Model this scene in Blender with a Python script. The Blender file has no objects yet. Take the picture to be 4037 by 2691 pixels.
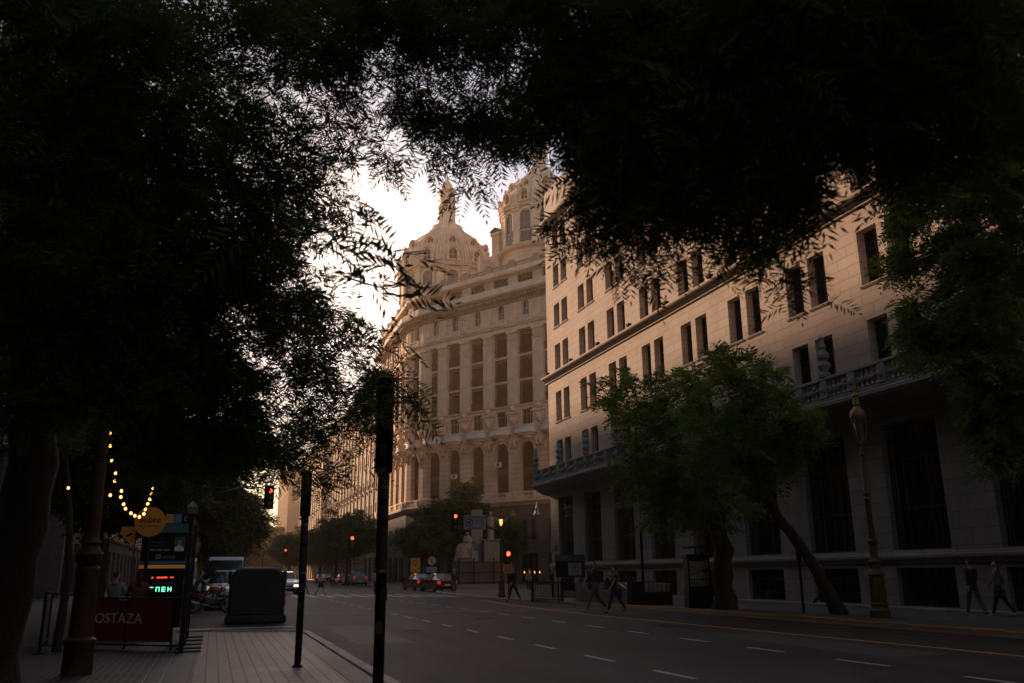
import bpy, math, random
import numpy as np
from mathutils import Vector, Matrix
PI = math.pi
scn = bpy.context.scene
COL = scn.collection
random.seed(7)

# ------------------------------------------------------------------ helpers
class MB:
    """collects faces; build() links them as ONE mesh object"""
    def __init__(s): s.v = []; s.f = []; s.m = []; s.mat = 0
    def face(s, pts):
        n = len(s.v); s.v += [tuple(p) for p in pts]; s.f.append(tuple(range(n, n+len(pts)))); s.m.append(s.mat); return s
    def mesh(s, vs, fs):
        n = len(s.v); s.v += [tuple(p) for p in vs]
        for f in fs: s.f.append(tuple(i+n for i in f)); s.m.append(s.mat)
        return s
    def box(s, x0, x1, y0, y1, z0, z1, bev=0):
        if bev:
            b = min(bev, (x1-x0)/3, (y1-y0)/3, (z1-z0)/3)
            vs = []; rings = [(z0, b), (z0+b, 0), (z1-b, 0), (z1, b)]
            for z, i in rings:
                a0, a1, c0, c1 = x0+i, x1-i, y0+i, y1-i
                vs += [(a0+b, c0, z), (a1-b, c0, z), (a1, c0+b, z), (a1, c1-b, z), (a1-b, c1, z), (a0+b, c1, z), (a0, c1-b, z), (a0, c0+b, z)]
            fs = [tuple(range(7, -1, -1)), tuple(range(24, 32))]
            for r in range(3):
                for k in range(8):
                    fs.append((r*8+k, r*8+(k+1) % 8, r*8+8+(k+1) % 8, r*8+8+k))
            return s.mesh(vs, fs)
        vs = [(x0, y0, z0), (x1, y0, z0), (x1, y1, z0), (x0, y1, z0), (x0, y0, z1), (x1, y0, z1), (x1, y1, z1), (x0, y1, z1)]
        return s.mesh(vs, [(0, 3, 2, 1), (4, 5, 6, 7), (0, 1, 5, 4), (1, 2, 6, 5), (2, 3, 7, 6), (3, 0, 4, 7)])
    def lathe(s, prof, c=(0, 0, 0), seg=16, a0=0, flute=0):
        vs = []; fs = []; n = len(prof)
        for r, z in prof:
            for k in range(seg):
                a = a0+2*PI*k/seg; rr = r*(1-flute*(k % 2))
                vs.append((c[0]+rr*math.cos(a), c[1]+rr*math.sin(a), c[2]+z))
        for i in range(n-1):
            for k in range(seg):
                fs.append((i*seg+k, i*seg+(k+1) % seg, (i+1)*seg+(k+1) % seg, (i+1)*seg+k))
        fs.append(tuple(range(seg-1, -1, -1))); fs.append(tuple(range((n-1)*seg, n*seg)))
        return s.mesh(vs, fs)
    def tube(s, pts, r, seg=8, cap=True):
        P = [Vector(p) for p in pts]; n = len(P)
        R = r if hasattr(r, '__len__') else [r]*n
        vs = []; fs = []; prev = None
        for i in range(n):
            d = (P[min(i+1, n-1)]-P[max(i-1, 0)])
            if d.length < 1e-9: d = Vector((0, 0, 1))
            d.normalize()
            if prev is None:
                a = Vector((1, 0, 0)) if abs(d.x) < .8 else Vector((0, 1, 0))
                u = d.cross(a).normalized()
            else: u = (prev-d*prev.dot(d)).normalized()
            prev = u; w = d.cross(u)
            for k in range(seg):
                t = 2*PI*k/seg; q = P[i]+(u*math.cos(t)+w*math.sin(t))*R[i]; vs.append(tuple(q))
        for i in range(n-1):
            for k in range(seg): fs.append((i*seg+k, i*seg+(k+1) % seg, (i+1)*seg+(k+1) % seg, (i+1)*seg+k))
        if cap: fs.append(tuple(range(seg-1, -1, -1))); fs.append(tuple(range((n-1)*seg, n*seg)))
        return s.mesh(vs, fs)
    def prism(s, poly, x0, x1, axis='x'):
        """poly in the other two axes"""
        def q(a, b, t): return {'x': (t, a, b), 'y': (a, t, b), 'z': (a, b, t)}[axis]
        n = len(poly); vs = [q(a, b, x0) for a, b in poly]+[q(a, b, x1) for a, b in poly]
        fs = [tuple(range(n)), tuple(range(2*n-1, n-1, -1))]
        for k in range(n): fs.append((k, k+n, (k+1) % n+n, (k+1) % n))
        return s.mesh(vs, fs)
    def xf(s, M, start=0):
        s.v[start:] = [tuple(M @ Vector(p)) for p in s.v[start:]]; return s
    def build(s, name, mats, parent=None, loc=(0, 0, 0), rz=0, smooth=False):
        me = bpy.data.meshes.new(name); me.from_pydata(s.v, [], s.f)
        ms = mats if isinstance(mats, (list, tuple)) else [mats]
        for m in ms: me.materials.append(m)
        if len(ms) > 1: me.polygons.foreach_set('material_index', s.m)
        if smooth is True: me.polygons.foreach_set('use_smooth', [True]*len(me.polygons))
        me.update()
        o = bpy.data.objects.new(name, me); COL.objects.link(o)
        if smooth: 
            if smooth is True: pass
            else: me.polygons.foreach_set('use_smooth', [True]*len(me.polygons)); me.set_sharp_from_angle(angle=math.radians(smooth))
        o.parent = parent; o.location = loc; o.rotation_euler = (0, 0, rz)
        return o

def tag(o, label=None, cat=None, group=None, kind=None):
    if label: o['label'] = label
    if cat: o['category'] = cat
    if group: o['group'] = group
    if kind: o['kind'] = kind
    return o
def thing(name, label, cat, loc=(0, 0, 0), rz=0, group=None):
    o = bpy.data.objects.new(name, None); COL.objects.link(o); o.location = loc; o.rotation_euler = (0, 0, rz)
    o.empty_display_size = .2
    return tag(o, label, cat, group)
def put(src, parent, loc, rz=0, scale=None):
    """copy of a prototype part, with its sub-parts"""
    c = src.copy(); COL.objects.link(c); c.parent = parent; c.location = loc; c.rotation_euler = (0, 0, rz)
    if scale: c.scale = scale
    for g in list(src.children):
        d = g.copy(); COL.objects.link(d); d.parent = c
    return c
def copy_tree(o, parent=None):
    c = o.copy(); COL.objects.link(c); c.parent = parent
    for ch in list(o.children): copy_tree(ch, c)
    return c
def drop(o):
    for ch in list(o.children): drop(ch)
    bpy.data.objects.remove(o)

# ---------------------------------------------------------------- materials
def mat(name, col, rough=.7, metal=0., spec=.5, bump=0., bscale=8., var=0., emit=None, estr=0., trans=0., detail=6, coat=0.):
    m = bpy.data.materials.new(name); m.use_nodes = True
    nt = m.node_tree; N = nt.nodes; L = nt.links; b = N['Principled BSDF']
    b.inputs['Base Color'].default_value = (*col, 1); b.inputs['Roughness'].default_value = rough
    b.inputs['Metallic'].default_value = metal; b.inputs['Specular IOR Level'].default_value = spec
    if coat: b.inputs['Coat Weight'].default_value = coat
    if emit: b.inputs['Emission Color'].default_value = (*emit, 1); b.inputs['Emission Strength'].default_value = estr
    if trans: b.inputs['Transmission Weight'].default_value = trans
    if var or bump:
        tc = N.new('ShaderNodeTexCoord'); no = N.new('ShaderNodeTexNoise'); no.inputs['Scale'].default_value = bscale
        no.inputs['Detail'].default_value = detail; L.new(tc.outputs['Object'], no.inputs['Vector'])
        if var:
            no2 = N.new('ShaderNodeTexNoise'); no2.inputs['Scale'].default_value = bscale*.13; no2.inputs['Detail'].default_value = 4
            L.new(tc.outputs['Object'], no2.inputs['Vector'])
            ad = N.new('ShaderNodeMath'); ad.operation = 'ADD'; L.new(no.outputs['Fac'], ad.inputs[0]); L.new(no2.outputs['Fac'], ad.inputs[1])
            mr = N.new('ShaderNodeMapRange'); mr.inputs[1].default_value = .6; mr.inputs[2].default_value = 1.4
            mr.inputs[3].default_value = 1-var; mr.inputs[4].default_value = 1+var*.7
            L.new(ad.outputs[0], mr.inputs[0])
            mx = N.new('ShaderNodeVectorMath'); mx.operation = 'SCALE'; mx.inputs[0].default_value = col
            L.new(mr.outputs[0], mx.inputs['Scale']); L.new(mx.outputs[0], b.inputs['Base Color'])
        if bump:
            bp = N.new('ShaderNodeBump'); bp.inputs['Strength'].default_value = bump; bp.inputs['Distance'].default_value = .02
            L.new(no.outputs['Fac'], bp.inputs['Height']); L.new(bp.outputs[0], b.inputs['Normal'])
    return m

def ashlar(name, col, bw, bh, mortar=.02, var=.12, dirt=.3, rough=.85, dark=.55, bump=.6, offset=.5):
    """coursed stone: brick pattern over local x (along the wall) and z, with weather stains"""
    m = bpy.data.materials.new(name); m.use_nodes = True
    nt = m.node_tree; N = nt.nodes; L = nt.links; b = N['Principled BSDF']; b.inputs['Roughness'].default_value = rough
    b.inputs['Specular IOR Level'].default_value = .25
    tc = N.new('ShaderNodeTexCoord'); sp = N.new('ShaderNodeSeparateXYZ'); cb = N.new('ShaderNodeCombineXYZ')
    L.new(tc.outputs['Object'], sp.inputs[0])
    ad = N.new('ShaderNodeMath'); ad.operation = 'ADD'; L.new(sp.outputs['X'], ad.inputs[0]); L.new(sp.outputs['Y'], ad.inputs[1])
    L.new(ad.outputs[0], cb.inputs['X']); L.new(sp.outputs['Z'], cb.inputs['Y'])
    br = N.new('ShaderNodeTexBrick'); L.new(cb.outputs[0], br.inputs['Vector'])
    br.inputs['Scale'].default_value = 1; br.inputs['Brick Width'].default_value = bw; br.inputs['Row Height'].default_value = bh
    br.inputs['Mortar Size'].default_value = mortar; br.inputs['Mortar Smooth'].default_value = .3; br.offset = offset
    c = Vector(col)
    br.inputs['Color1'].default_value = (*(c*(1+var)), 1); br.inputs['Color2'].default_value = (*(c*(1-var)), 1)
    br.inputs['Mortar'].default_value = (*(c*dark), 1)
    n1 = N.new('ShaderNodeTexNoise'); n1.inputs['Scale'].default_value = .35; n1.inputs['Detail'].default_value = 8; n1.inputs['Roughness'].default_value = .65
    mp = N.new('ShaderNodeMapping'); mp.inputs['Scale'].default_value = (1, 1, .35); L.new(tc.outputs['Object'], mp.inputs[0]); L.new(mp.outputs[0], n1.inputs['Vector'])
    mr = N.new('ShaderNodeMapRange'); mr.inputs[1].default_value = .35; mr.inputs[2].default_value = .65; mr.inputs[3].default_value = 1-dirt; mr.inputs[4].default_value = 1.05
    L.new(n1.outputs['Fac'], mr.inputs[0])
    sc = N.new('ShaderNodeVectorMath'); sc.operation = 'SCALE'; L.new(br.outputs['Color'], sc.inputs[0]); L.new(mr.outputs[0], sc.inputs['Scale'])
    L.new(sc.outputs[0], b.inputs['Base Color'])
    n2 = N.new('ShaderNodeTexNoise'); n2.inputs['Scale'].default_value = 6; n2.inputs['Detail'].default_value = 6; L.new(tc.outputs['Object'], n2.inputs['Vector'])
    hm = N.new('ShaderNodeMath'); hm.operation = 'MULTIPLY_ADD'; hm.inputs[1].default_value = -1.; L.new(br.outputs['Fac'], hm.inputs[0])
    h2 = N.new('ShaderNodeMath'); h2.operation = 'MULTIPLY'; h2.inputs[1].default_value = .5; L.new(n2.outputs['Fac'], h2.inputs[0]); L.new(h2.outputs[0], hm.inputs[2])
    bp = N.new('ShaderNodeBump'); bp.inputs['Strength'].default_value = bump; bp.inputs['Distance'].default_value = .03
    L.new(hm.outputs[0], bp.inputs['Height']); L.new(bp.outputs[0], b.inputs['Normal'])
    return m

M = {}
M['bank'] = ashlar('bank_stone', (.44, .355, .295), 1.15, .46, .014, .05, .12, dark=.62)
M['bank_low'] = ashlar('bank_granite', (.22, .205, .19), 1.5, .55, .018, .08, .2, dark=.6)
M['bank_trim'] = mat('bank_trim', (.38, .31, .255), .8, bump=.3, bscale=10, var=.12)
M['bank_grey'] = mat('bank_carved_stone', (.19, .19, .19), .8, bump=.9, bscale=14, var=.35)
M['dome_wall'] = ashlar('pale_ashlar', (.66, .47, .33), 40, .62, .03, .03, .38, dark=.45, offset=0)
M['dome_plain'] = mat('pale_plaster', (.68, .49, .35), .85, bump=.4, bscale=5, var=.34)
M['dome_trim'] = mat('pale_stone_trim', (.70, .51, .37), .8, bump=.4, bscale=9, var=.34)
M['dome_dark'] = mat('weathered_stone', (.34, .25, .19), .9, bump=.5, bscale=6, var=.3)
M['recess'] = mat('shaded_recess_plaster', (.12, .08, .055), .9, bump=.3, bscale=4, var=.25)  # plaster darkened in colour to deepen the shade between the pilasters
M['dome_shell'] = mat('dome_render', (.60, .42, .29), .9, bump=.5, bscale=5, var=.42)
M['glass'] = mat('window_glass', (.008, .010, .012), .06, spec=.22)
M['glass_sky'] = mat('reflective_glass', (.02, .025, .03), .04, spec=.7, metal=.1)
M['blind'] = mat('roller_blind', (.42, .42, .4), .8)
M['frame_dark'] = mat('dark_window_frame', (.03, .028, .026), .5)
M['frame_pale'] = mat('pale_window_frame', (.38, .33, .27), .6)
M['iron'] = mat('black_iron', (.009, .009, .010), .55, metal=.1, spec=.25, bump=.2, bscale=30)
M['green_iron'] = mat('dark_green_iron', (.012, .03, .027), .45, metal=.2)
M['bronze'] = mat('gilded_bronze_paint', (.10, .052, .02), .6, metal=.1, bump=.3, bscale=20, var=.25)
M['bronze_light'] = mat('worn_bronze', (.2, .1, .042), .55, metal=.5, bump=.3, bscale=25, var=.25)
M['asphalt_curb'] = mat('kerb_stone', (.42, .35, .26), .75, bump=.6, bscale=9, var=.35)
M['yellow'] = mat('worn_yellow_paint', (.55, .25, .025), .7, bump=.3, bscale=18, var=.45)
M['white_paint'] = mat('worn_white_paint', (.34, .34, .33), .7, bump=.3, bscale=25, var=.4)
M['concrete'] = mat('concrete', (.16, .155, .145), .85, bump=.6, bscale=7, var=.3)
M['bark'] = mat('bark', (.045, .033, .024), .95, bump=1., bscale=16, var=.4)
M['bark_near'] = mat('near_bark', (.03, .024, .018), .95, bump=1.5, bscale=22, var=.45)
M['grey_metal'] = mat('grey_metal', (.12, .13, .14), .4, metal=.6)
M['steel'] = mat('brushed_steel', (.45, .45, .45), .3, metal=.9)
M['black'] = mat('matt_black', (.006, .006, .0065), .8, spec=.12)
M['rubber'] = mat('rubber', (.014, .014, .014), .85)
M['red_glow'] = mat('red_signal_lens', (.5, .02, .01), .3, emit=(1, .06, .02), estr=4.)
M['white'] = mat('white_sheet', (.6, .6, .58), .7)
M['flesh'] = mat('skin', (.36, .2, .14), .6)
M['stone_fig'] = mat('statue_stone', (.24, .20, .16), .9, bump=.8, bscale=9, var=.35)
M['stone_ped'] = mat('monument_stone', (.19, .16, .13), .85, bump=.5, bscale=5, var=.25)

def leafmat(name, col, tr=.25):
    m = bpy.data.materials.new(name); m.use_nodes = True; nt = m.node_tree; N = nt.nodes; L = nt.links
    b = N['Principled BSDF']; b.inputs['Roughness'].default_value = .7; b.inputs['Specular IOR Level'].default_value = .2
    gi = N.new('ShaderNodeTexCoord'); no = N.new('ShaderNodeTexNoise'); no.inputs['Scale'].default_value = .9; no.inputs['Detail'].default_value = 5
    L.new(gi.outputs['Object'], no.inputs['Vector'])
    cr = N.new('ShaderNodeValToRGB'); cr.color_ramp.elements[0].position = .35; cr.color_ramp.elements[1].position = .66
    c = Vector(col); cr.color_ramp.elements[0].color = (*(c*.6), 1); cr.color_ramp.elements[1].color = (c.x*1.7, c.y*1.35, c.z, 1)
    L.new(no.outputs['Fac'], cr.inputs[0]); L.new(cr.outputs[0], b.inputs['Base Color'])
    t = N.new('ShaderNodeBsdfTranslucent'); L.new(cr.outputs[0], t.inputs['Color'])
    mx = N.new('ShaderNodeMixShader'); mx.inputs[0].default_value = tr
    L.new(b.outputs[0], mx.inputs[1]); L.new(t.outputs[0], mx.inputs[2]); L.new(mx.outputs[0], N['Material Output'].inputs[0])
    return m
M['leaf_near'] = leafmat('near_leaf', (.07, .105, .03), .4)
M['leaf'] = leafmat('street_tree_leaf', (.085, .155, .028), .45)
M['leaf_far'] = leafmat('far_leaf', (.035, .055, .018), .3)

# ---------------------------------------------------------------- camera, world, sun
TH, PSI, RHO = math.radians(14.945), math.radians(18.648), math.radians(-.6)
d = Vector((math.sin(PSI)*math.cos(TH), math.cos(PSI)*math.cos(TH), math.sin(TH)))
r0 = Vector((math.cos(PSI), -math.sin(PSI), 0)); u0 = r0.cross(d)
r_ = r0*math.cos(RHO)+u0*math.sin(RHO); u_ = -r0*math.sin(RHO)+u0*math.cos(RHO)
cam = bpy.data.cameras.new('camera'); co = bpy.data.objects.new('camera', cam); COL.objects.link(co)
mw = Matrix((r_, u_, -d)).transposed().to_4x4(); mw.translation = (0, 0, 1.5); co.matrix_world = mw
cam.sensor_width = 36; cam.lens = 863/1024*36; cam.clip_end = 3000; cam.clip_start = .05
cam.dof.use_dof = True; cam.dof.focus_distance = 45; cam.dof.aperture_fstop = 3.2
scn.camera = co

SUN_AZ, SUN_EL = math.radians(-21), math.radians(17.5)
S = Vector((math.sin(SUN_AZ)*math.cos(SUN_EL), math.cos(SUN_AZ)*math.cos(SUN_EL), math.sin(SUN_EL)))
GLOW = Vector((math.sin(math.radians(8.6))*math.cos(math.radians(19)), math.cos(math.radians(8.6))*math.cos(math.radians(19)), math.sin(math.radians(19))))   # thin cloud lit from behind
w = bpy.data.worlds.new('World'); scn.world = w; w.use_nodes = True
nt = w.node_tree; N = nt.nodes; L = nt.links; bg = N['Background']
sky = N.new('ShaderNodeTexSky'); sky.sky_type = 'NISHITA'; sky.sun_disc = False
sky.sun_elevation = SUN_EL; sky.sun_rotation = SUN_AZ; sky.air_density = 1.3; sky.dust_density = .5; sky.ozone_density = 1.
tc = N.new('ShaderNodeTexCoord')
def node(t, **k):
    n = N.new(t)
    for a, b in k.items(): setattr(n, a, b)
    return n
nrm = node('ShaderNodeVectorMath', operation='NORMALIZE'); L.new(tc.outputs['Generated'], nrm.inputs[0])
dt = node('ShaderNodeVectorMath', operation='DOT_PRODUCT'); dt.inputs[1].default_value = GLOW; L.new(nrm.outputs[0], dt.inputs[0])
mx0 = node('ShaderNodeMath', operation='MAXIMUM'); mx0.inputs[1].default_value = 0; L.new(dt.outputs['Value'], mx0.inputs[0])
def lobe(p, col):
    a = node('ShaderNodeMath', operation='POWER'); a.inputs[1].default_value = p; L.new(mx0.outputs[0], a.inputs[0])
    b = node('ShaderNodeVectorMath', operation='SCALE'); b.inputs[0].default_value = col; L.new(a.outputs[0], b.inputs['Scale']); return b
nc = node('ShaderNodeTexNoise'); nc.inputs['Scale'].default_value = 2.6; nc.inputs['Detail'].default_value = 9; nc.inputs['Roughness'].default_value = .62
mpp = node('ShaderNodeMapping'); mpp.inputs['Scale'].default_value = (1, 1, 2.6); L.new(nrm.outputs[0], mpp.inputs[0]); L.new(mpp.outputs[0], nc.inputs['Vector'])
cm = node('ShaderNodeMapRange'); cm.inputs[1].default_value = .42; cm.inputs[2].default_value = .62; cm.inputs[3].default_value = 0; cm.inputs[4].default_value = 1
L.new(nc.outputs['Fac'], cm.inputs[0])
hz = node('ShaderNodeVectorMath', operation='SCALE'); hz.inputs[0].default_value = (2.3, 2.25, 2.9); L.new(cm.outputs[0], hz.inputs['Scale'])
acc = None
L1 = lobe(160, (16, 12.5, 9)); L2 = lobe(34, (3.6, 2.4, 1.6)); L3 = lobe(5, (.9, .65, .6))
acc = sky.outputs[0]
for x in (L1.outputs[0], L2.outputs[0], L3.outputs[0], hz.outputs[0]):
    a = node('ShaderNodeVectorMath', operation='ADD'); L.new(acc, a.inputs[0]); L.new(x, a.inputs[1]); acc = a.outputs[0]
L.new(acc, bg.inputs['Color']); bg.inputs['Strength'].default_value = .066

sl = bpy.data.lights.new('sun', 'SUN'); sl.energy = 5.0; sl.angle = math.radians(1.6); sl.color = (1, .64, .40)
so = bpy.data.objects.new('sun', sl); COL.objects.link(so); so.rotation_euler = (-S).to_track_quat('-Z', 'Y').to_euler()
so.location = (0, 0, 60)
scn.view_settings.view_transform = 'Standard'; scn.view_settings.look = 'None'; scn.view_settings.exposure = .74; scn.view_settings.gamma = 1
scn.cycles.use_denoising = True
try: scn.cycles.denoiser = 'OPENIMAGEDENOISE'
except Exception: pass
scn.cycles.max_bounces = 6; scn.cycles.volume_bounces = 0; scn.cycles.diffuse_bounces = 3; scn.cycles.glossy_bounces = 3
scn.cycles.transparent_max_bounces = 6; scn.cycles.sample_clamp_indirect = 4
scn.cycles.use_light_tree = True
# ---------------------------------------------------------------- ground, road, pavements
def road_mat():
    m = bpy.data.materials.new('asphalt'); m.use_nodes = True; nt = m.node_tree; N = nt.nodes; L = nt.links; b = N['Principled BSDF']
    tc = N.new('ShaderNodeTexCoord')
    def noise(s, d=6, sc=(1, 1, 1), r=.6):
        mp = N.new('ShaderNodeMapping'); mp.inputs['Scale'].default_value = sc; L.new(tc.outputs['Object'], mp.inputs[0])
        n = N.new('ShaderNodeTexNoise'); n.inputs['Scale'].default_value = s; n.inputs['Detail'].default_value = d; n.inputs['Roughness'].default_value = r
        L.new(mp.outputs[0], n.inputs['Vector']); return n
    a = noise(.25, 7); c = noise(.5, 5, (3, .25, 1)); f = noise(60, 3)
    cr = N.new('ShaderNodeValToRGB'); cr.color_ramp.elements[0].position = .35; cr.color_ramp.elements[1].position = .65
    cr.color_ramp.elements[0].color = (.034, .031, .030, 1); cr.color_ramp.elements[1].color = (.064, .058, .055, 1)
    L.new(a.outputs['Fac'], cr.inputs[0])
    cr2 = N.new('ShaderNodeMapRange'); cr2.inputs[1].default_value = .35; cr2.inputs[2].default_value = .7; cr2.inputs[3].default_value = .75; cr2.inputs[4].default_value = 1.2
    L.new(c.outputs['Fac'], cr2.inputs[0])
    s1 = N.new('ShaderNodeVectorMath'); s1.operation = 'SCALE'; L.new(cr.outputs[0], s1.inputs[0]); L.new(cr2.outputs[0], s1.inputs['Scale'])
    # tar-sealed cracks
    mp = N.new('ShaderNodeMapping'); mp.inputs['Scale'].default_value = (.22, .07, 1); L.new(tc.outputs['Object'], mp.inputs[0])
    nw = N.new('ShaderNodeTexNoise'); nw.inputs['Scale'].default_value = 1.5; nw.inputs['Detail'].default_value = 5; L.new(mp.outputs[0], nw.inputs['Vector'])
    wv = N.new('ShaderNodeVectorMath'); wv.operation = 'ADD'; L.new(mp.outputs[0], wv.inputs[0])
    sc = N.new('ShaderNodeVectorMath'); sc.operation = 'SCALE'; sc.inputs['Scale'].default_value = .35; L.new(nw.outputs['Color'], sc.inputs[0]); L.new(sc.outputs[0], wv.inputs[1])
    vo = N.new('ShaderNodeTexVoronoi'); vo.feature = 'DISTANCE_TO_EDGE'; vo.inputs['Scale'].default_value = 1.; L.new(wv.outputs[0], vo.inputs['Vector'])
    cr3 = N.new('ShaderNodeMapRange'); cr3.inputs[1].default_value = .004; cr3.inputs[2].default_value = .012; cr3.inputs[3].default_value = .8; cr3.inputs[4].default_value = 1
    L.new(vo.outputs['Distance'], cr3.inputs[0])
    s2 = N.new('ShaderNodeVectorMath'); s2.operation = 'SCALE'; L.new(s1.outputs[0], s2.inputs[0]); L.new(cr3.outputs[0], s2.inputs['Scale'])
    L.new(s2.outputs[0], b.inputs['Base Color'])
    rr = N.new('ShaderNodeMapRange'); rr.inputs[3].default_value = .5; rr.inputs[4].default_value = .85; L.new(a.outputs['Fac'], rr.inputs[0]); L.new(rr.outputs[0], b.inputs['Roughness'])
    b.inputs['Specular IOR Level'].default_value = .12
    bp = N.new('ShaderNodeBump'); bp.inputs['Strength'].default_value = .5; bp.inputs['Distance'].default_value = .01; L.new(f.outputs['Fac'], bp.inputs['Height']); L.new(bp.outputs[0], b.inputs['Normal'])
    return m
def tile_mat(name, col, bw, bh, mort, grooves=True):
    """ribbed pavement tiles; grooves run along the street"""
    m = bpy.data.materials.new(name); m.use_nodes = True; nt = m.node_tree; N = nt.nodes; L = nt.links; b = N['Principled BSDF']
    tc = N.new('ShaderNodeTexCoord'); mp = N.new('ShaderNodeMapping'); mp.inputs['Rotation'].default_value = (0, 0, PI/2 if grooves else 0)
    L.new(tc.outputs['Object'], mp.inputs[0])
    br = N.new('ShaderNodeTexBrick'); br.inputs['Scale'].default_value = 1; br.inputs['Brick Width'].default_value = bw; br.inputs['Row Height'].default_value = bh
    br.inputs['Mortar Size'].default_value = mort; br.inputs['Mortar Smooth'].default_value = .15; br.offset = .5
    c = Vector(col); br.inputs['Color1'].default_value = (*(c*1.08), 1); br.inputs['Color2'].default_value = (*(c*.9), 1); br.inputs['Mortar'].default_value = (*(c*.12), 1)
    L.new(mp.outputs[0], br.inputs['Vector'])
    n = N.new('ShaderNodeTexNoise'); n.inputs['Scale'].default_value = .8; n.inputs['Detail'].default_value = 8; n.inputs['Roughness'].default_value = .7; L.new(tc.outputs['Object'], n.inputs['Vector'])
    mr = N.new('ShaderNodeMapRange'); mr.inputs[1].default_value = .3; mr.inputs[2].default_value = .7; mr.inputs[3].default_value = .62; mr.inputs[4].default_value = 1.15; L.new(n.outputs['Fac'], mr.inputs[0])
    s = N.new('ShaderNodeVectorMath'); s.operation = 'SCALE'; L.new(br.outputs['Color'], s.inputs[0]); L.new(mr.outputs[0], s.inputs['Scale']); L.new(s.outputs[0], b.inputs['Base Color'])
    b.inputs['Roughness'].default_value = .5; b.inputs['Specular IOR Level'].default_value = .25
    rm = N.new('ShaderNodeMapRange'); rm.inputs[3].default_value = .4; rm.inputs[4].default_value = .75; L.new(n.outputs['Fac'], rm.inputs[0]); L.new(rm.outputs[0], b.inputs['Roughness'])
    n3 = N.new('ShaderNodeTexNoise'); n3.inputs['Scale'].default_value = 14; n3.inputs['Detail'].default_value = 5; L.new(tc.outputs['Object'], n3.inputs['Vector'])
    h = N.new('ShaderNodeMath'); h.operation = 'MULTIPLY_ADD'; h.inputs[1].default_value = -1; L.new(br.outputs['Fac'], h.inputs[0])
    h3 = N.new('ShaderNodeMath'); h3.operation = 'MULTIPLY'; h3.inputs[1].default_value = .4; L.new(n3.outputs['Fac'], h3.inputs[0]); L.new(h3.outputs[0], h.inputs[2])
    bp = N.new('ShaderNodeBump'); bp.inputs['Strength'].default_value = .8; bp.inputs['Distance'].default_value = .012; L.new(h.outputs[0], bp.inputs['Height']); L.new(bp.outputs[0], b.inputs['Normal'])
    return m
M['asphalt'] = road_mat()
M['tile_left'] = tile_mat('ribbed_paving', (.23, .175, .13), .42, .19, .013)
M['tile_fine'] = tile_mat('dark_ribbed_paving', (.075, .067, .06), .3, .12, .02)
M['tactile'] = tile_mat('tactile_strip_paving', (.10, .09, .08), .1, .1, .025, False)
M['tile_right'] = tile_mat('grey_paving', (.10, .098, .092), .6, .4, .012, False)
M['dark_strip'] = mat('tar_strip', (.02, .019, .018), .6, bump=.5, bscale=12, var=.3)

def sheet(name, pts, z, m, parent=None, kind='structure'):
    mb = MB(); mb.face([(x, y, z) for x, y in pts]); o = mb.build(name, m, parent)
    if kind and not parent: o['kind'] = kind
    return o
ground = sheet('ground', [(-260, -160), (420, -160), (420, 560), (-260, 560)], -.03, M['concrete'])
road = sheet('road', [(-1.2, -60), (17.6, -60), (17.6, 420), (-1.2, 420)], 0., M['asphalt'])
side = sheet('side_road', [(-60, 62), (-1.2, 62), (-1.2, 74), (-60, 74)], -.004, M['asphalt'])
# the cross street leaves to the right between the two buildings, over the small square
# --- left pavement with its built-out corner
def slab(name, poly, z1, m, mside=None, z0=-.05):
    mb = MB(); n = len(poly); mb.mat = 0; mb.face([(x, y, z1) for x, y in poly]); mb.mat = 1
    for k in range(n):
        a, b = poly[k], poly[(k+1) % n]; mb.face([(a[0], a[1], z0), (b[0], b[1], z0), (b[0], b[1], z1), (a[0], a[1], z1)])
    o = mb.build(name, [m, mside or M['asphalt_curb']]); o['kind'] = 'structure'; return o
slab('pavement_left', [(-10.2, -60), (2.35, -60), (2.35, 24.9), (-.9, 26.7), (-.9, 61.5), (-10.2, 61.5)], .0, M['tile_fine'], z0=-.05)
pl = bpy.data.objects['pavement_left']; pl.location.z = .008
sheet('paved_corner', [(-.38, -20), (1.95, -20), (1.95, 25.0), (-.12, 26.0)], .014, M['tile_left'])
sheet('tar_strip', [(-.85, -20), (-.44, -20), (-.18, 26.0), (-.8, 26.4)], .014, M['dark_strip'])
sheet('tactile_strip', [(1.97, -20), (2.34, -20), (2.34, 24.6), (1.97, 24.95)], .014, M['tactile'])
mb = MB()
y = -10.
while y < 24.5:
    ln = .95+random.random()*.15; mb.box(2.36+random.uniform(-.006, .006), 2.56+random.uniform(-.006, .008), y, min(y+ln-.015, 24.7), -.04, .045+random.uniform(-.004, .004), .015); y += ln
a = Vector((2.5, 24.8)); b = Vector((-.8, 26.8)); n = 4
for k in range(n):
    p = a.lerp(b, k/n); q = a.lerp(b, (k+.97)/n); dd = (q-p).normalized(); nn = Vector((-dd.y, dd.x))*.09
    mb.prism([tuple(p-nn), tuple(q-nn), tuple(q+nn), tuple(p+nn)], -.04, .045, 'z')
y = 26.9
while y < 61:
    mb.box(-.98, -.8, y, y+.97, -.04, .05, .015); y += 1.
tag(mb.build('kerb_left', M['asphalt_curb']), kind='structure')
# steel tray rails that run along the terrace edge
mb = MB()
for x0, x1 in ((-.86, -.62), (-.62, -.40)): mb.box(x0, x0+.012, -5, 19.4, .012, .022); 
tag(mb.build('edge_rail', M['steel']), 'thin steel edging laid in the dark paving strip beside the ribbed tiles', 'edging')
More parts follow.
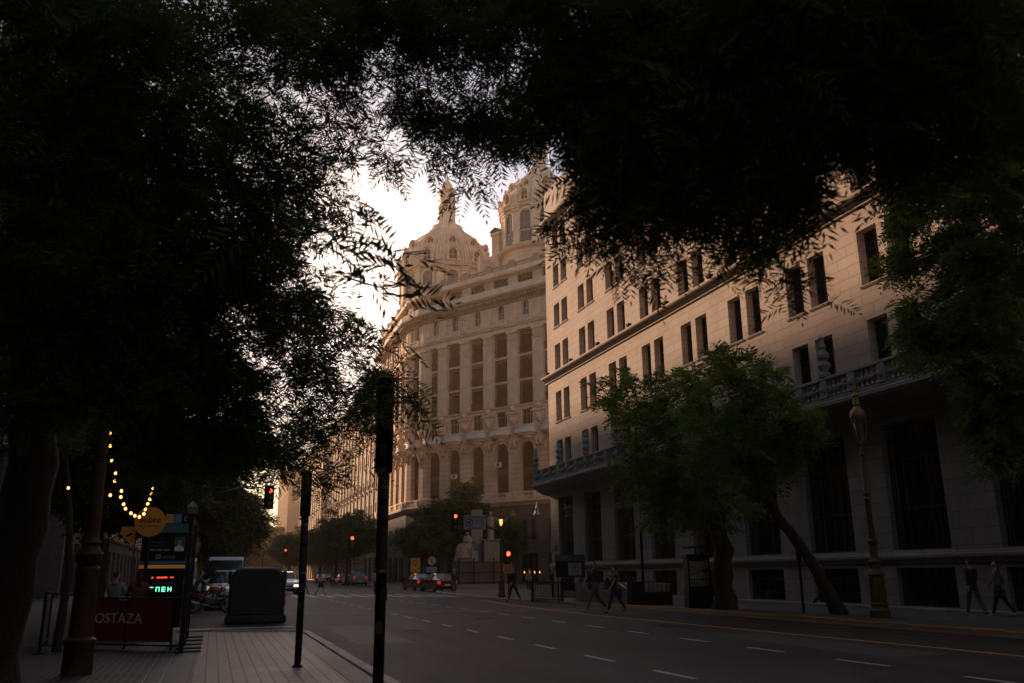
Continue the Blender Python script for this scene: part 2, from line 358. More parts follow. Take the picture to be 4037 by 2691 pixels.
# --- right pavement / small square
slab('pavement_right', [(17.15, -60), (23.6, -60), (23.6, 61), (60, 106), (37, 98), (25.4, 113), (25.4, 139), (23.7, 139), (23.7, 420), (19.3, 420), (19.3, 84), (15.6, 60), (15.1, 50), (16.1, 42)], 0, M['tile_right'])
bpy.data.objects['pavement_right'].location.z = .06
bpy.data.objects['pavement_right'].data.update()
mb = MB()
def kerbrun(mb, pts, w=.18, h=.10, step=1.):
    for (x0, y0), (x1, y1) in zip(pts, pts[1:]):
        a = Vector((x0, y0)); b = Vector((x1, y1)); Ln = (b-a).length; n = max(1, int(Ln/step)); dd = (b-a).normalized(); nn = Vector((-dd.y, dd.x))*w/2
        for k in range(n):
            p = a.lerp(b, k/n); q = a.lerp(b, (k+.985)/n); j = random.uniform(-.008, .008)
            mb.prism([tuple(p-nn), tuple(q-nn), tuple(q+nn), tuple(p+nn)], -.04, h+j, 'z')
kerbrun(mb, [(17.08, 3), (17.08, 30), (16.7, 36), (15.95, 42.6)])
tag(mb.build('kerb_yellow', M['yellow']), kind='structure')
mb = MB(); kerbrun(mb, [(15.95, 42.9), (15.0, 50), (15.5, 60), (19.2, 84), (19.25, 160), (19.25, 300)], step=2.)
tag(mb.build('kerb_right', M['asphalt_curb']), kind='structure')
# --- painted markings (parts of the road)
def strip(mb, x0, y0, x1, y1, w, z=.005):
    a = Vector((x0, y0)); b = Vector((x1, y1)); dd = (b-a).normalized(); nn = Vector((-dd.y, dd.x))*w/2
    mb.face([(*(a-nn), z), (*(b-nn), z), (*(b+nn), z), (*(a+nn), z)])
mb = MB(); pts = [(13.35, 2), (13.35, 14), (13.1, 20), (12.8, 30), (13.3, 40), (14.2, 48)]
for p, q in zip(pts, pts[1:]): strip(mb, *p, *q, .12)
mb.build('lane_line_yellow', M['yellow'], road)
LANE = ((5.3, 14.3, 6.5), (7.9, 12.5, 5.6), (10.4, 11.2, 5.5))
mb = MB()
for X0, ph in ((6.6, 11.6), (10.2, 11.85)):
    k = -2
    while ph+2.71*k < 58:
        ya = ph+2.71*k; strip(mb, X0+random.uniform(-.02, .02), ya, X0+random.uniform(-.02, .02), ya+1.2, .11); k += 1
    for k in range(30): strip(mb, X0, 84+5*k, X0, 86+5*k, .12)
for ya in (13., 16.9, 19.6): strip(mb, 15.85, ya, 15.8, ya+1.2, .05)
mb.build('lane_marking', M['white_paint'], road)
mb = MB()
x = 3.3
while x < 17:
    yn = 65.5-.75*x
    mb.face([(x, yn, .006), (x+.5, yn-.375, .006), (x+.5, yn+8.2, .006), (x, yn+8.6, .006)]); x += 1.02
mb.build('crosswalk_marking', M['white_paint'], road)
mb = MB(); mb.box(-.7, 2.4, 27.3, 27.75, .004, .006); mb.build('stop_marking', M['white_paint'], road)
# street drain beside the corner
mb = MB()
for k in range(9): mb.box(-.75+k*.09, -.71+k*.09, 26.1, 26.75, .018, .03)
mb.box(-.8, .08, 26.05, 26.1, .016, .032); mb.box(-.8, .08, 26.75, 26.8, .016, .032)
tag(mb.build('drain_grate', M['iron']), 'black iron drain grate set in the paving by the waste container', 'drain grate')

# patches, manholes and oil drips worn into the road
def patch(name, pts, c, z=.0025):
    m_ = mat(name, c, .7, bump=.5, bscale=20, var=.25); mb = MB(); mb.face([(x, y, z) for x, y in pts]); return mb.build('road_patch', m_, road)
patch('new_asphalt', [(3.1, 20), (4.4, 19.8), (4.5, 27), (3.2, 27.2)], (.036, .033, .032))
patch('trench_fill', [(2.9, 36), (16.8, 33), (16.85, 33.8), (2.9, 36.8)], (.04, .037, .036)); patch('trench_fill_2', [(11.2, 13), (12.6, 13), (12.7, 19), (11.3, 19)], (.035, .033, .032))
for (x, y) in ((5.2, 24.2), (8.7, 29.0), (12.0, 22.5)):
    mb = MB(); mb.lathe([(.36, 0), (.36, .006), (.31, .007), (.30, .004)], (0, 0, 0), 24)
    for k in range(5): mb.box(-.22, .22, -.2+k*.09, -.17+k*.09, .0045, .007)
    mb.build('manhole_cover', M['iron'], road, (x, y, .003))
# ---------------------------------------------------------------- walls with openings
def wall_open(mb, u0, u1, z0, z1, ops, dep, y=0., seg=12, sill=True):
    """ops: (ua,ub,za,zb,arch) with arch=True rounding the top (radius (ub-ua)/2 above zb). outward = +y"""
    us = sorted({u0, u1}|{v for o in ops for v in (o[0], o[1])}); zs = {z0, z1}
    for o in ops:
        zs |= {o[2], o[3]}
        if o[4]: zs.add(o[3]+(o[1]-o[0])/2)
    us = [u for u in us if u0-1e-6 <= u <= u1+1e-6]; zs = sorted(z for z in zs if z0-1e-6 <= z <= z1+1e-6)
    full = [(o[0], o[1], o[2], o[3]+((o[1]-o[0])/2 if o[4] else 0)) for o in ops]
    for a, b in zip(us, us[1:]):
        run = None
        for c, d_ in zip(zs, zs[1:]):
            mu, mz = (a+b)/2, (c+d_)/2
            if any(f[0] < mu < f[1] and f[2] < mz < f[3] for f in full):
                if run is not None: mb.face([(a, y, run), (a, y, c), (b, y, c), (b, y, run)]); run = None
            elif run is None: run = c
        if run is not None: mb.face([(a, y, run), (a, y, zs[-1]), (b, y, zs[-1]), (b, y, run)])
    for a, b, c, e, arch in ops:
        yb = y-dep
        mb.face([(a, y, c), (a, yb, c), (a, yb, e), (a, y, e)]); mb.face([(b, y, c), (b, y, e), (b, yb, e), (b, yb, c)])
        mb.face([(a, y, c), (b, y, c), (b, yb, c), (a, yb, c)])
        if not arch: mb.face([(a, y, e), (a, yb, e), (b, yb, e), (b, y, e)])
        else:
            r = (b-a)/2; cx = (a+b)/2; P = [(cx-r*math.cos(PI*k/seg), e+r*math.sin(PI*k/seg)) for k in range(seg+1)]
            for (p, q), (s, t) in zip(P, P[1:]): mb.face([(p, y, q), (p, yb, q), (s, yb, t), (s, y, t)])
            h = seg//2
            for k in range(h): mb.face([(a, y, e+r), (P[k+1][0], y, P[k+1][1]), (P[k][0], y, P[k][1])])
            for k in range(h, seg): mb.face([(b, y, e+r), (P[k+1][0], y, P[k+1][1]), (P[k][0], y, P[k][1])])
def bar(mb, a, b, w, dpt, y):
    """straight bar in the u-z plane"""
    a = Vector(a); b = Vector(b); dd = (b-a).normalized(); n = Vector((-dd.y, dd.x))*w/2
    pts = [a-n, b-n, b+n, a+n]
    mb.prism([(p.x, p.y) for p in pts], y-dpt/2, y+dpt/2, 'y')
def window(name, w, h, arch=False, mull=1, trans=(.6,), fw=.07, frame=None, glass=None, sill=None, parent=None, blind=0., depth=.06):
    """window centred on u=0, standing on z=0, glass in the plane y=0; parts: window(frame) > pane, sill"""
    mb = MB(); hw = w/2; hs = h-(hw if arch else 0)
    mb.box(-hw, -hw+fw, -depth/2, depth/2, 0, hs); mb.box(hw-fw, hw, -depth/2, depth/2, 0, hs); mb.box(-hw+fw, hw-fw, -depth/2, depth/2, 0, fw)
    if not arch: mb.box(-hw+fw, hw-fw, -depth/2, depth/2, h-fw, h)
    else:
        P = [(-(hw-fw/2)*math.cos(PI*k/10), hs+(hw-fw/2)*math.sin(PI*k/10)) for k in range(11)]
        for p, q in zip(P, P[1:]): bar(mb, p, q, fw, depth, 0)
    for k in range(mull):
        u = -hw+w*(k+1)/(mull+1); top = h-fw-(0 if not arch else hw-math.sqrt(max(0, hw*hw-u*u))); mb.box(u-fw*.35, u+fw*.35, -depth*.4, depth*.4, fw, top)
    for t in trans:
        z = h*t; ww = hw if not arch or z < hs else math.sqrt(max(0, hw*hw-(z-hs)**2))
        mb.box(-ww+fw*.5, ww-fw*.5, -depth*.45, depth*.45, z-fw*.35, z+fw*.35)
    o = mb.build(name, frame or M['frame_dark'], parent)
    mb = MB()
    if arch: mb.face([(-hw+.01, -.012, .01), (hw-.01, -.012, .01)]+[((hw-.01)*math.cos(PI*k/10), -.012, hs+(hw-.01)*math.sin(PI*k/10)) for k in range(11)])
    else: mb.face([(-hw+.01, -.012, .01), (hw-.01, -.012, .01), (hw-.01, -.012, h-.01), (-hw+.01, -.012, h-.01)])
    mb.build('pane', glass or M['glass'], o)
    if blind:
        mb = MB(); mb.box(-hw+fw, -.02, -.004, .0, h*(1-blind), h-fw); mb.build('blind', M['blind'], o)
    if sill:
        mb = MB(); dp, ex, th = sill; mb.prism([(.03, -.01), (.03, -th), (dp, -th), (dp+.05, -th*.35), (dp+.05, -.01)], -hw-ex, hw+ex, 'x'); mb.build('sill', M['bank_trim'], o)
    return o
PROTO = thing('prototype', None, None)
# ---------------------------------------------------------------- the bank on the right
bank = thing('bank_building', 'long pale stone bank with paired windows and a carved balcony on the right', 'building', (23.6, -8, 0))
RZ = PI/2           # local x runs along the street (world +Y), outward (+y) is towards the road (-X)
U = lambda Y: Y+8
UEND = U(61.3); ctr = [U(58.35-4.757*k) for k in range(14)]
ctr = [c for c in ctr if c > 2]
rows = [(9.0, 10.9), (12.3, 14.58), (16.12, 18.25), (19.62, 21.45), (22.85, 24.6), (26., 27.75)]
ops = []
for c in ctr:
    for a, b in rows:
        for s in (-1, 1):
            u = c+s*.79; ops.append((u-.56, u+.56, a, b, False))
mb = MB(); wall_open(mb, 0, UEND, 7.7, 31.5, ops, .62)
mb.face([(UEND, 0, 7.7), (UEND, -14, 7.7), (UEND, -14, 31.5), (UEND, 0, 31.5)])
mb.face([(0, 0, 31.5), (UEND, 0, 31.5), (UEND, -20, 31.5), (0, -20, 31.5)])
mb.build('wall', M['bank'], bank, rz=RZ)
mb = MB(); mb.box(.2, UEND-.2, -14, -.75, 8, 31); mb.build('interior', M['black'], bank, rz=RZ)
ops = []
for c in ctr: ops += [(c-1.36, c+1.36, 2.12, 6.72, False), (c-1.36, c+1.36, .17, 1.5, False)]
mb = MB(); wall_open(mb, 0, UEND, -.1, 7.7, ops, .75)
mb.face([(UEND, 0, -.1), (UEND, -14, -.1), (UEND, -14, 7.7), (UEND, 0, 7.7)])
mb.build('base_wall', M['bank_low'], bank, rz=RZ)
mb = MB()
mb.prism([(0.003, 1.62), (.07, 1.66), (.07, 1.74), (.16, 1.80), (.19, 1.86), (.19, 1.94), (.1, 1.98), (.08, 2.04), (0.003, 2.06)], 0, UEND+.15, 'x')
mb.prism([(0.003, .0), (.12, .0), (.12, .12), (0.003, .16)], 0, UEND+.1, 'x')
mb.build('stringcourse', M['bank_low'], bank, rz=RZ)
def cornice(z, sc=1.):
    return [(0.003, z-.42*sc), (.10*sc, z-.38*sc), (.10*sc, z-.28*sc), (.24*sc, z-.2*sc), (.24*sc, z-.13*sc), (.42*sc, z-.06*sc), (.46*sc, z+.02), (.46*sc, z+.08*sc), (0.003, z+.12*sc)]
mb = MB(); mb.prism(cornice(15.92), 0, UEND+.4, 'x'); mb.prism(cornice(28.45, 1.5), 0, UEND+.6, 'x')
mb.build('cornice', M['bank_trim'], bank, rz=RZ)
# balcony: slab with deep cove, carved balustrade, pedestals and urns
mb = MB(); UB = U(60.9)
mb.prism([(0.003, 6.95), (.25, 6.98), (.6, 7.08), (.95, 7.25), (1.2, 7.45), (1.42, 7.5), (1.5, 7.6), (1.5, 7.72), (1.38, 7.8), (0.003, 7.86)], -1, UB+.5, 'x')
mb.build('balcony_slab', M['bank_low'], bank, rz=RZ)
mb = MB(); n = 0
mb.box(-1, UB+.35, 1.12, 1.40, 8.62, 8.76, .03); mb.box(-1, UB+.35, 1.14, 1.38, 7.805, 7.92, .02)
u = UB
while u > 0:
    mb.box(u-.18, u+.18, 1.1, 1.42, 7.923, 8.617, .02); mb.lathe([(.04, -.12), (.1, -.1), (.13, .0), (.1, .1), (.04, .12)], (u, 1.42, 8.27), 6)
    u -= 4.757/3
u = UB
while u > 0:
    for q in range(1, 6):
        uu = u-q*(4.757/3)/6; j = random.uniform(-.02, .02); k = random.random()
        mb.lathe([(.09, 0), (.11, .06), (.05, .13), (.10, .26+j), (.13, .36+j), (.06, .48), (.1, .6), (.08, .70)], (uu, 1.26, 7.92), 6, k)
        mb.lathe([(.02, -.1), (.1, -.03), (.09, .05), (.02, .11)], (uu+.1, 1.3, 8.15+.3*k), 6, k)
    u -= 4.757/3
mb.build('balustrade', M['bank_grey'], bank, rz=RZ)
mb = MB(); mb.lathe([(.2, 0), (.24, .05), (.24, .16), (.13, .24), (.2, .36), (.27, .5), (.2, .62), (.15, .68), (.24, .82), (.25, .95), (.15, 1.08), (.12, 1.15), (.17, 1.25), (.1, 1.4), (.08, 1.55), (.12, 1.62), (.03, 1.72)], seg=14, flute=.13)
urn = mb.build('urn', M['bank_grey'], PROTO)
u = UB
while u > 2:
    put(urn, bank, (-(1.26), u, 8.755)); u -= 4.757
drop(urn)
# paired windows, each with its pane and sill
w1 = {}
for key, h in (('a', 1.9), ('b', 2.28), ('c', 2.13), ('d', 1.83), ('e', 1.75)):
    for bl in (0, 1):
        w1[key+str(bl)] = window('window', 1.12, h, mull=1, trans=(.66,), sill=(.46, .06, .12) if key != 'c' and key != 'a' else None, parent=PROTO, blind=.55 if bl else 0)
keys = 'abcdee'; random.seed(3)
for ri, (a, b) in enumerate(rows):
    for ci, c in enumerate(ctr):
        if ci > (8 if ri < 5 else 4): continue
        for s in (-1, 1):
            bl = 1 if random.random() < .18 else 0
            o = put(w1[keys[ri]+str(bl)], bank, (.42, c+s*.79, a), RZ)
            for ch in o.children:
                if ch.name.startswith('sill'): ch.location = (0, .0, 0)
for o in w1.values(): drop(o)
# tall ground floor windows behind wrought iron grilles
def grille(name, w, h, tall):
    mb = MB(); hw = w/2; n = 17 if tall else 15
    top = h*.83 if tall else h*.96
    for k in range(n+1):
        u = -hw+.05+k*(w-.1)/n; mb.box(u-.012, u+.012, -.012, .012, .02, top)
    for z in ((.04, h*.31, h*.70, top) if tall else (.04, h*.3, h*.7, top)): mb.box(-hw+.02, hw-.02, -.02, .02, z-.02, z+.02)
    if tall:
        for u in (-hw*.42, hw*.42): mb.box(u-.035, u+.035, .013, .05, .02, h*.70)
        for k in range(5):          # crest of scrolls and finials
            u = -hw*.8+k*hw*.4; big = k in (0, 2, 4); s = .3 if big else .2
            mb.lathe([(.0, 0), (.05, .03), (.03, .1), (.09, .17), (.05, .26), (.07, .33), (.0, s+.18)], (u, 0, top+.02), 6)
            for sg in (-1, 1):
                P = [(u+sg*(.04+.13*t)*math.cos(t*5.2), 0, top+.12+(.04+.12*t)*math.sin(t*5.2)+.06) for t in [q/9 for q in range(10)]]
                mb.tube(P, .016, 5)
    else:
        for k in range(n):
            u = -hw+.05+(k+.5)*(w-.1)/n
            for z in (h*.22, h*.62): mb.lathe([(0, -.05), (.03, 0), (0, .05)], (u, 0, z), 5)
    return mb.build(name, M['iron'], PROTO)
gt = grille('grille', 2.7, 4.6, True); gb = grille('grille', 2.7, 1.33, False)
gt.name = 'grille'; 
tw = window('tall_window', 2.7, 4.6, mull=2, trans=(.33, .72), parent=PROTO, fw=.09); bw = window('basement_window', 2.7, 1.33, mull=2, trans=(), parent=PROTO)
for c in ctr[:11]:
    a = put(tw, bank, (.62, c, 2.12), RZ); g = put(gt, a, (0, .38, 0))
    a = put(bw, bank, (.6, c, .17), RZ); g = put(gb, a, (0, .42, 0))
for o in (gt, gb, tw, bw): drop(o)
# small floodlights on the cornice, fixed to the wall
mb = MB(); mb.box(-.17, .17, -.1, .16, .1, .28, .03); mb.box(-.03, .03, -.03, .03, 0, .1); mb.face([(-.14, .17, .12), (.14, .17, .12), (.14, .17, .26), (-.14, .17, .26)])
fl = mb.build('floodlight', M['black'], PROTO)
for c in ctr[:9]: put(fl, bank, (-.22, c+2.4, 16.04), RZ)
drop(fl)
mb = MB(); mb.box(-.25, .25, 0.004, .05, 0, .34, .01); mb.build('wall_plaque', M['bronze'], bank, (-.0, U(60.4), 3.0), RZ)
# ---------------------------------------------------------------- the building with the two domes
dome = thing('domed_building', 'tall ornate building with two domed rotundas and giant pilasters at the corner', 'building', (27, 106, 0))
O = Vector((27, 106, 0))
D1 = Vector((-.5419, .8404, 0)); TH1 = math.atan2(D1.y, D1.x)
P0v = Vector((36.075, 96.596, 0)); P1v = P0v+D1*19.55
THM = (TH1+PI/2)/2; DM = Vector((math.cos(THM), math.sin(THM), 0)); P2v = P1v+DM*4.6
SEC = [(P0v-D1*12.-O, TH1, 31.55, [12.05-8.02+4.0*k for k in range(7)]+[31.2]), (P1v-O, THM, 4.6, [.3, 4.3]), (P2v-O, PI/2, 21.8, [.4+4.0*k for k in range(6)])]
W = {}
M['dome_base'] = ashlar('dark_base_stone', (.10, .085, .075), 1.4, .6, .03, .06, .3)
W['arch'] = window('arched_window', 2.1, 2.9, True, mull=2, trans=(.42,), parent=PROTO)
W['low'] = window('lower_window', 2.1, 2.8, mull=2, trans=(.78,), parent=PROTO)
W['mid'] = window('mid_window', 1.75, 1.95, mull=2, trans=(.66,), parent=PROTO, frame=M['frame_pale'], glass=M['glass_sky'])
W['flo'] = window('window', 1.9, 2.5, mull=2, trans=(.74,), parent=PROTO)
W['flo2'] = window('window', 1.9, 2.5, mull=2, trans=(.74,), parent=PROTO, frame=M['frame_pale'], blind=.5)
W['att'] = window('attic_window', 1.15, 2.2, True, mull=1, trans=(.5,), parent=PROTO, frame=M['frame_pale'], glass=M['glass_sky'])
W['top'] = window('terrace_window', 2.5, 1.35, mull=3, trans=(.7,), parent=PROTO)
W['mez'] = window('mezzanine_window', .95, 2.4, mull=1, trans=(.7,), parent=PROTO)
W['shop'] = window('shop_window', 2.7, 3.3, mull=2, trans=(.8,), parent=PROTO)
# iron floor balcony
mb = MB(); mb.mat = 1; mb.box(-1.2, 1.2, -.45, .14, -.16, 0.); mb.box(-1.1, 1.1, -.4, .08, -.26, -.163); mb.mat = 0
for k in range(17): mb.box(-1.13+k*.141-.012, -1.13+k*.141+.012, .075, .10, 0, .85)
mb.box(-1.17, 1.17, .06, .115, .84, .9); mb.box(-1.17, 1.17, .065, .11, .1, .13)
bal = mb.build('floor_balcony', [M['iron'], M['dome_trim']], PROTO)
# bowed white balcony above the arcade
mb = MB(); n = 10
arc = [(-1.55*math.cos(PI*k/n), .30+.72*math.sin(PI*k/n)) for k in range(n+1)]
def bow(mb, s, z0, z1, off=0.):
    P = [(x*s, 0.02+(y+off)) for x, y in arc]; P = [(P[0][0], .02)]+P+[(P[-1][0], .02)]
    mb.prism(P[::-1], z0, z1, 'z')
mb.mat = 0; bow(mb, 1.0, .22, .80); mb.mat = 1; bow(mb, 1.06, .803, .93, .06); bow(mb, 1.04, .02, .217, .05); bow(mb, .8, -.25, .017, -.16); bow(mb, .45, -.55, -.253, -.34)
bow_b = mb.build('bowed_balcony', [M['white'], M['dome_trim']], PROTO)
# attic balcony with balusters
mb = MB(); mb.box(-1.3, 1.3, .003, .62, -.14, 0, .03); mb.box(-1.1, 1.1, .003, .45, -.3, -.143, .03); mb.box(-1.28, 1.28, .44, .60, .58, .70, .02)
for k in range(9): mb.lathe([(.05, 0), (.08, .08), (.09, .2), (.04, .4), (.06, .58)], (-1.04+k*.26, .52, .001), 6)
for s in (-1, 1): mb.box(s*1.2-.09, s*1.2+.09, .42, .61, .002, .577)
att_b = mb.build('attic_balcony', M['dome_trim'], PROTO)
# cartouche at the foot of each pilaster
mb = MB(); mb.box(-.95, .95, .003, .52, .55, .85, .04); mb.box(-.8, .8, .003, .4, .2, .548, .04)
mb.lathe([(.1, -.75), (.35, -.6), (.5, -.3), (.52, 0), (.4, .2)], (0, .12, .0), 12)
mb.lathe([(.02, .0), (.3, .1), (.42, .35), (.3, .62), (.1, .75), (.14, .85), (.02, .98)], (0, .32, .85), 10)
for s in (-1, 1):
    mb.tube([(s*(.5+.14*math.cos(t)), .3, 1.0+.3*math.sin(t)-.25*t/6) for t in [q*.7 for q in range(10)]], .07, 6)
    mb.tube([(s*.62, .3, .5), (s*.72, .34, .1), (s*.62, .3, -.35), (s*.45, .2, -.6)], [.1, .12, .1, .05], 6)
cart = mb.build('cartouche', M['dome_trim'], PROTO)
random.seed(11)
for si, (base, th, LN, pil) in enumerate(SEC):
    bays = [(a+b)/2 for a, b in zip(pil, pil[1:])]
    def part(name, mb, m, **k): return mb.build(name, m, dome, base, th, **k)
    Mx = Matrix.Translation(base) @ Matrix.Rotation(th, 4, 'Z')
    def at(src, u, y, z):
        p = Mx @ Vector((u, y, z)); return put(src, dome, p, th)
    vis = [b for b in bays if si > 0 or b > 10]
    # ground floor
    ops = []
    for b in bays:
        ops += [(b-1.35, b+1.35, .3, 3.6, False), (b-1.15, b-.2, 5.1, 7.5, False), (b+.2, b+1.15, 5.1, 7.5, False)]
    mb = MB(); wall_open(mb, 0, LN, -.1, 9.8, ops, .5)
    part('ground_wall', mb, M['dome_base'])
    ops = [(b-1.06, b+1.06, 10.15, 15.85, True) for b in bays]
    mb = MB(); wall_open(mb, 0, LN, 9.8, 17.15, ops, .7); part('arcade_wall', mb, M['dome_wall'])
    ops = [(b-.88, b+.88, 18.95, 20.9, False) for b in bays]
    mb = MB(); wall_open(mb, 0, LN, 17.15, 21.5, ops, .45); part('balcony_storey_wall', mb, M['dome_plain'])
    ops = []
    for b in bays: ops += [(b-.96, b+.96, 21.55+3.2*k, 24.05+3.2*k, False) for k in range(3)]
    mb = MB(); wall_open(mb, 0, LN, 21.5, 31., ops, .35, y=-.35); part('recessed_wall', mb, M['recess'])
    ops = [(b-.575, b+.575, 32.7, 34.32, True) for b in bays]
    mb = MB(); wall_open(mb, 0, LN, 31., 35.3, ops, .35); part('attic_wall', mb, M['dome_plain'])
    ops = [(b-1.25, b+1.25, 37.05, 38.4, False) for b in bays]
    mb = MB(); wall_open(mb, 0, LN, 36.3, 38.75, ops, .4); part('terrace_storey_wall', mb, M['dome_wall'])
    mb = MB()
    mb.prism([(0.003, 9.2), (.2, 9.25), (.3, 9.45), (.62, 9.6), (.68, 9.75), (.68, 9.95), (0.003, 9.98)], -.0, LN, 'x')
    mb.prism([(0.003, 16.98), (.12, 17.), (.18, 17.15), (.18, 17.25), (0.003, 17.3)], 0, LN, 'x')
    mb.prism([(0.003, 21.2), (.14, 21.25), (.2, 21.4), (.2, 21.47), (-.34, 21.5)], 0, LN, 'x')
    mb.prism([(-.34, 31.), (.40, 31.0), (.42, 31.3), (.3, 31.35), (.3, 31.5), (.5, 31.62), (.5, 31.72), (0.003, 31.8)], 0, LN, 'x')
    part('ledge', mb, M['dome_trim'])
    mb = MB(); mb.prism([(0.003, 34.75), (.2, 34.85), (.25, 35.1), (.6, 35.25), (.7, 35.45), (1.25, 35.6), (1.38, 35.75), (1.38, 35.95), (1.28, 36.0), (0.003, 36.05)], -.2, LN+.2, 'x')
    for k in range(int(LN/.5)): mb.box(.1+k*.5, .36+k*.5, .30, 1.05, 35.27, 35.57)
    part('main_cornice', mb, M['dome_dark'])
    mb = MB(); mb.box(0, LN, .95, 1.15, 36.053, 36.85, .02)
    for k in range(int(LN/1.3)): mb.box(k*1.3, k*1.3+.06, 1.153, 1.17, 36.1, 36.8)
    part('terrace_parapet', mb, M['dome_trim'])
    mb = MB(); mb.prism([(0.003, 38.5), (.3, 38.6), (.55, 38.75), (.6, 38.95), (.6, 39.1), (0.003, 39.15)], 0, LN, 'x'); mb.box(0, LN, -.1, .35, 39.153, 39.5); part('roof_cornice', mb, M['dome_trim'])
    # roof balustrade and the lower one over the ground floor
    mb = MB(); mb.box(0, LN, .02, .3, 40.02, 40.18, .02)
    for p in pil: mb.box(p-.75, p+.75, -.03, .36, 39.503, 40.3, .04); mb.box(p-.45, p+.45, -.02, .35, 40.303, 40.6, .04)
    for b in bays:
        for k in range(9): mb.lathe([(.05, 0), (.09, .08), (.1, .18), (.04, .38), (.07, .51)], (b-1.08+k*.27, .16, 39.503), 6)
    part('roof_balustrade', mb, M['dome_dark'])
    mb = MB(); mb.box(0, LN, .38, .62, 10.62, 10.78, .02)
    for p in pil: mb.box(p-.8, p+.8, .34, .66, 9.983, 10.617, .03)
    for b in bays:
        for k in range(8): mb.lathe([(.05, 0), (.09, .1), (.1, .22), (.04, .46), (.07, .63)], (b-.98+k*.28, .5, 9.983), 6)
    part('balustrade', mb, M['dome_trim'])
    # pilasters with fluted necks
    for p in pil:
        if si == 0 and p < 7: continue
        mb = MB(); mb.box(-.78, .78, -.34, .30, 21.5, 29.55, .02); mb.box(-.83, .83, -.34, .36, 29.553, 29.7, .02)
        mb.box(-.76, .76, -.34, .22, 29.703, 30.7); mb.box(-.9, .9, -.34, .42, 30.703, 30.99, .03)
        for k in range(8): mb.box(-.7+k*.19, -.6+k*.19, .223, .32, 29.72, 30.68)
        o = mb.build('pilaster', M['dome_plain'], dome, Mx @ Vector((p, 0, 0)), th)
        at(cart, p, 0, 19.75)
        mb = MB(); mb.box(-.62, .62, .003, .18, 31.83, 34.72, .02); mb.box(-.5, .5, .183, .24, 32.1, 34.3, .02); mb.build('attic_pilaster', M['dome_plain'], dome, Mx @ Vector((p, 0, 0)), th)
        mb = MB()
        for k in range(2): mb.tube([(-.3+.6*k, .02, 16.2), (-.3+.6*k, .4, 16.4), (-.3+.6*k, .5, 16.8), (-.3+.6*k, .2, 17.0)], [.1, .16, .18, .1], 6)
        mb.build('console', M['dome_trim'], dome, Mx @ Vector((p, 0, 0)), th)
    # arch surrounds, spandrel panels
    for b in vis:
        mb = MB()
        P = [(b-1.2*math.cos(PI*k/14), 15.85+1.2*math.sin(PI*k/14)) for k in range(15)]
        for p, q in zip(P, P[1:]): bar(mb, p, q, .22, .16, .06)
        mb.box(b-.18, b+.18, 0.01, .3, 16.75, 17.35, .03); part('arch_surround', mb, M['dome_trim']); mb = MB()
        P = [(b-.70*math.cos(PI*k/12), 34.32+.70*math.sin(PI*k/12)) for k in range(13)]
        for p, q in zip(P, P[1:]): bar(mb, p, q, .2, .12, .04)
        part('attic_surround', mb, M['dome_trim'])
    for b in vis: mb = MB(); mb.box(b-1.05, b+1.05, -.68, -.52, 12.95, 13.75); mb.box(b-1.05, b+1.05, -.515, -.46, 13.1, 13.6, .02); part('spandrel_panel', mb, M['frame_dark'])
    for b in vis:
        at(W['arch'], b, -.62, 13.95); at(W['low'], b, -.62, 10.15); at(W['mid'], b, -.38, 18.95)
        at(bow_b, b, 0, 17.75); at(att_b, b, 0, 31.95); at(W['att'], b, -.3, 32.7); at(W['top'], b, -.35, 37.05)
        for k in range(3):
            at(W['flo2'] if random.random() < .3 else W['flo'], b, -.65, 21.55+3.2*k); at(bal, b, -.2, 21.52+3.2*k)
        for s in (-1, 1): at(W['mez'], b+s*.675, -.4, 5.1)
        at(W['shop'], b, -.4, .3)
    if si == 0:     # two air conditioners hung in the arches
        mb = MB(); mb.box(-.42, .42, -.25, .15, 0, .6, .03); mb.mat = 1; mb.lathe([(.22, -.02), (.22, .0)], (0, 0, 0), 12); mb.v[-24:] = [(x-.08, .153+(z+.02)*.5, y+.3) for x, y, z in mb.v[-24:]]
        ac = mb.build('air_conditioner', [M['white'], M['black']], PROTO)
        at(ac, bays[3]+.55, .05, 14.0); at(ac, bays[5]-.1, .05, 13.1); drop(ac)
for o in list(W.values())+[bal, bow_b, att_b, cart]: drop(o)
# massing behind the facades
mb = MB()
poly = [P0v-D1*12-O, P1v-O, P2v-O, P2v-O+Vector((0, 21.8, 0)), P2v-O+Vector((30, 21.8, 0)), P0v-D1*12-O+Vector((18, 10, 0))]
def off(p, q): return
ctrp = sum(poly, Vector())/len(poly)
pin = [ctrp+(p-ctrp)*.955 for p in poly]
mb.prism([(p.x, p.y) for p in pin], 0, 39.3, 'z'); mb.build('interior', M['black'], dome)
mb = MB(); mb.prism([(p.x, p.y) for p in [ctrp+(p-ctrp)*.985 for p in poly]], 39.32, 39.55, 'z'); mb.build('roof', M['dome_dark'], dome)
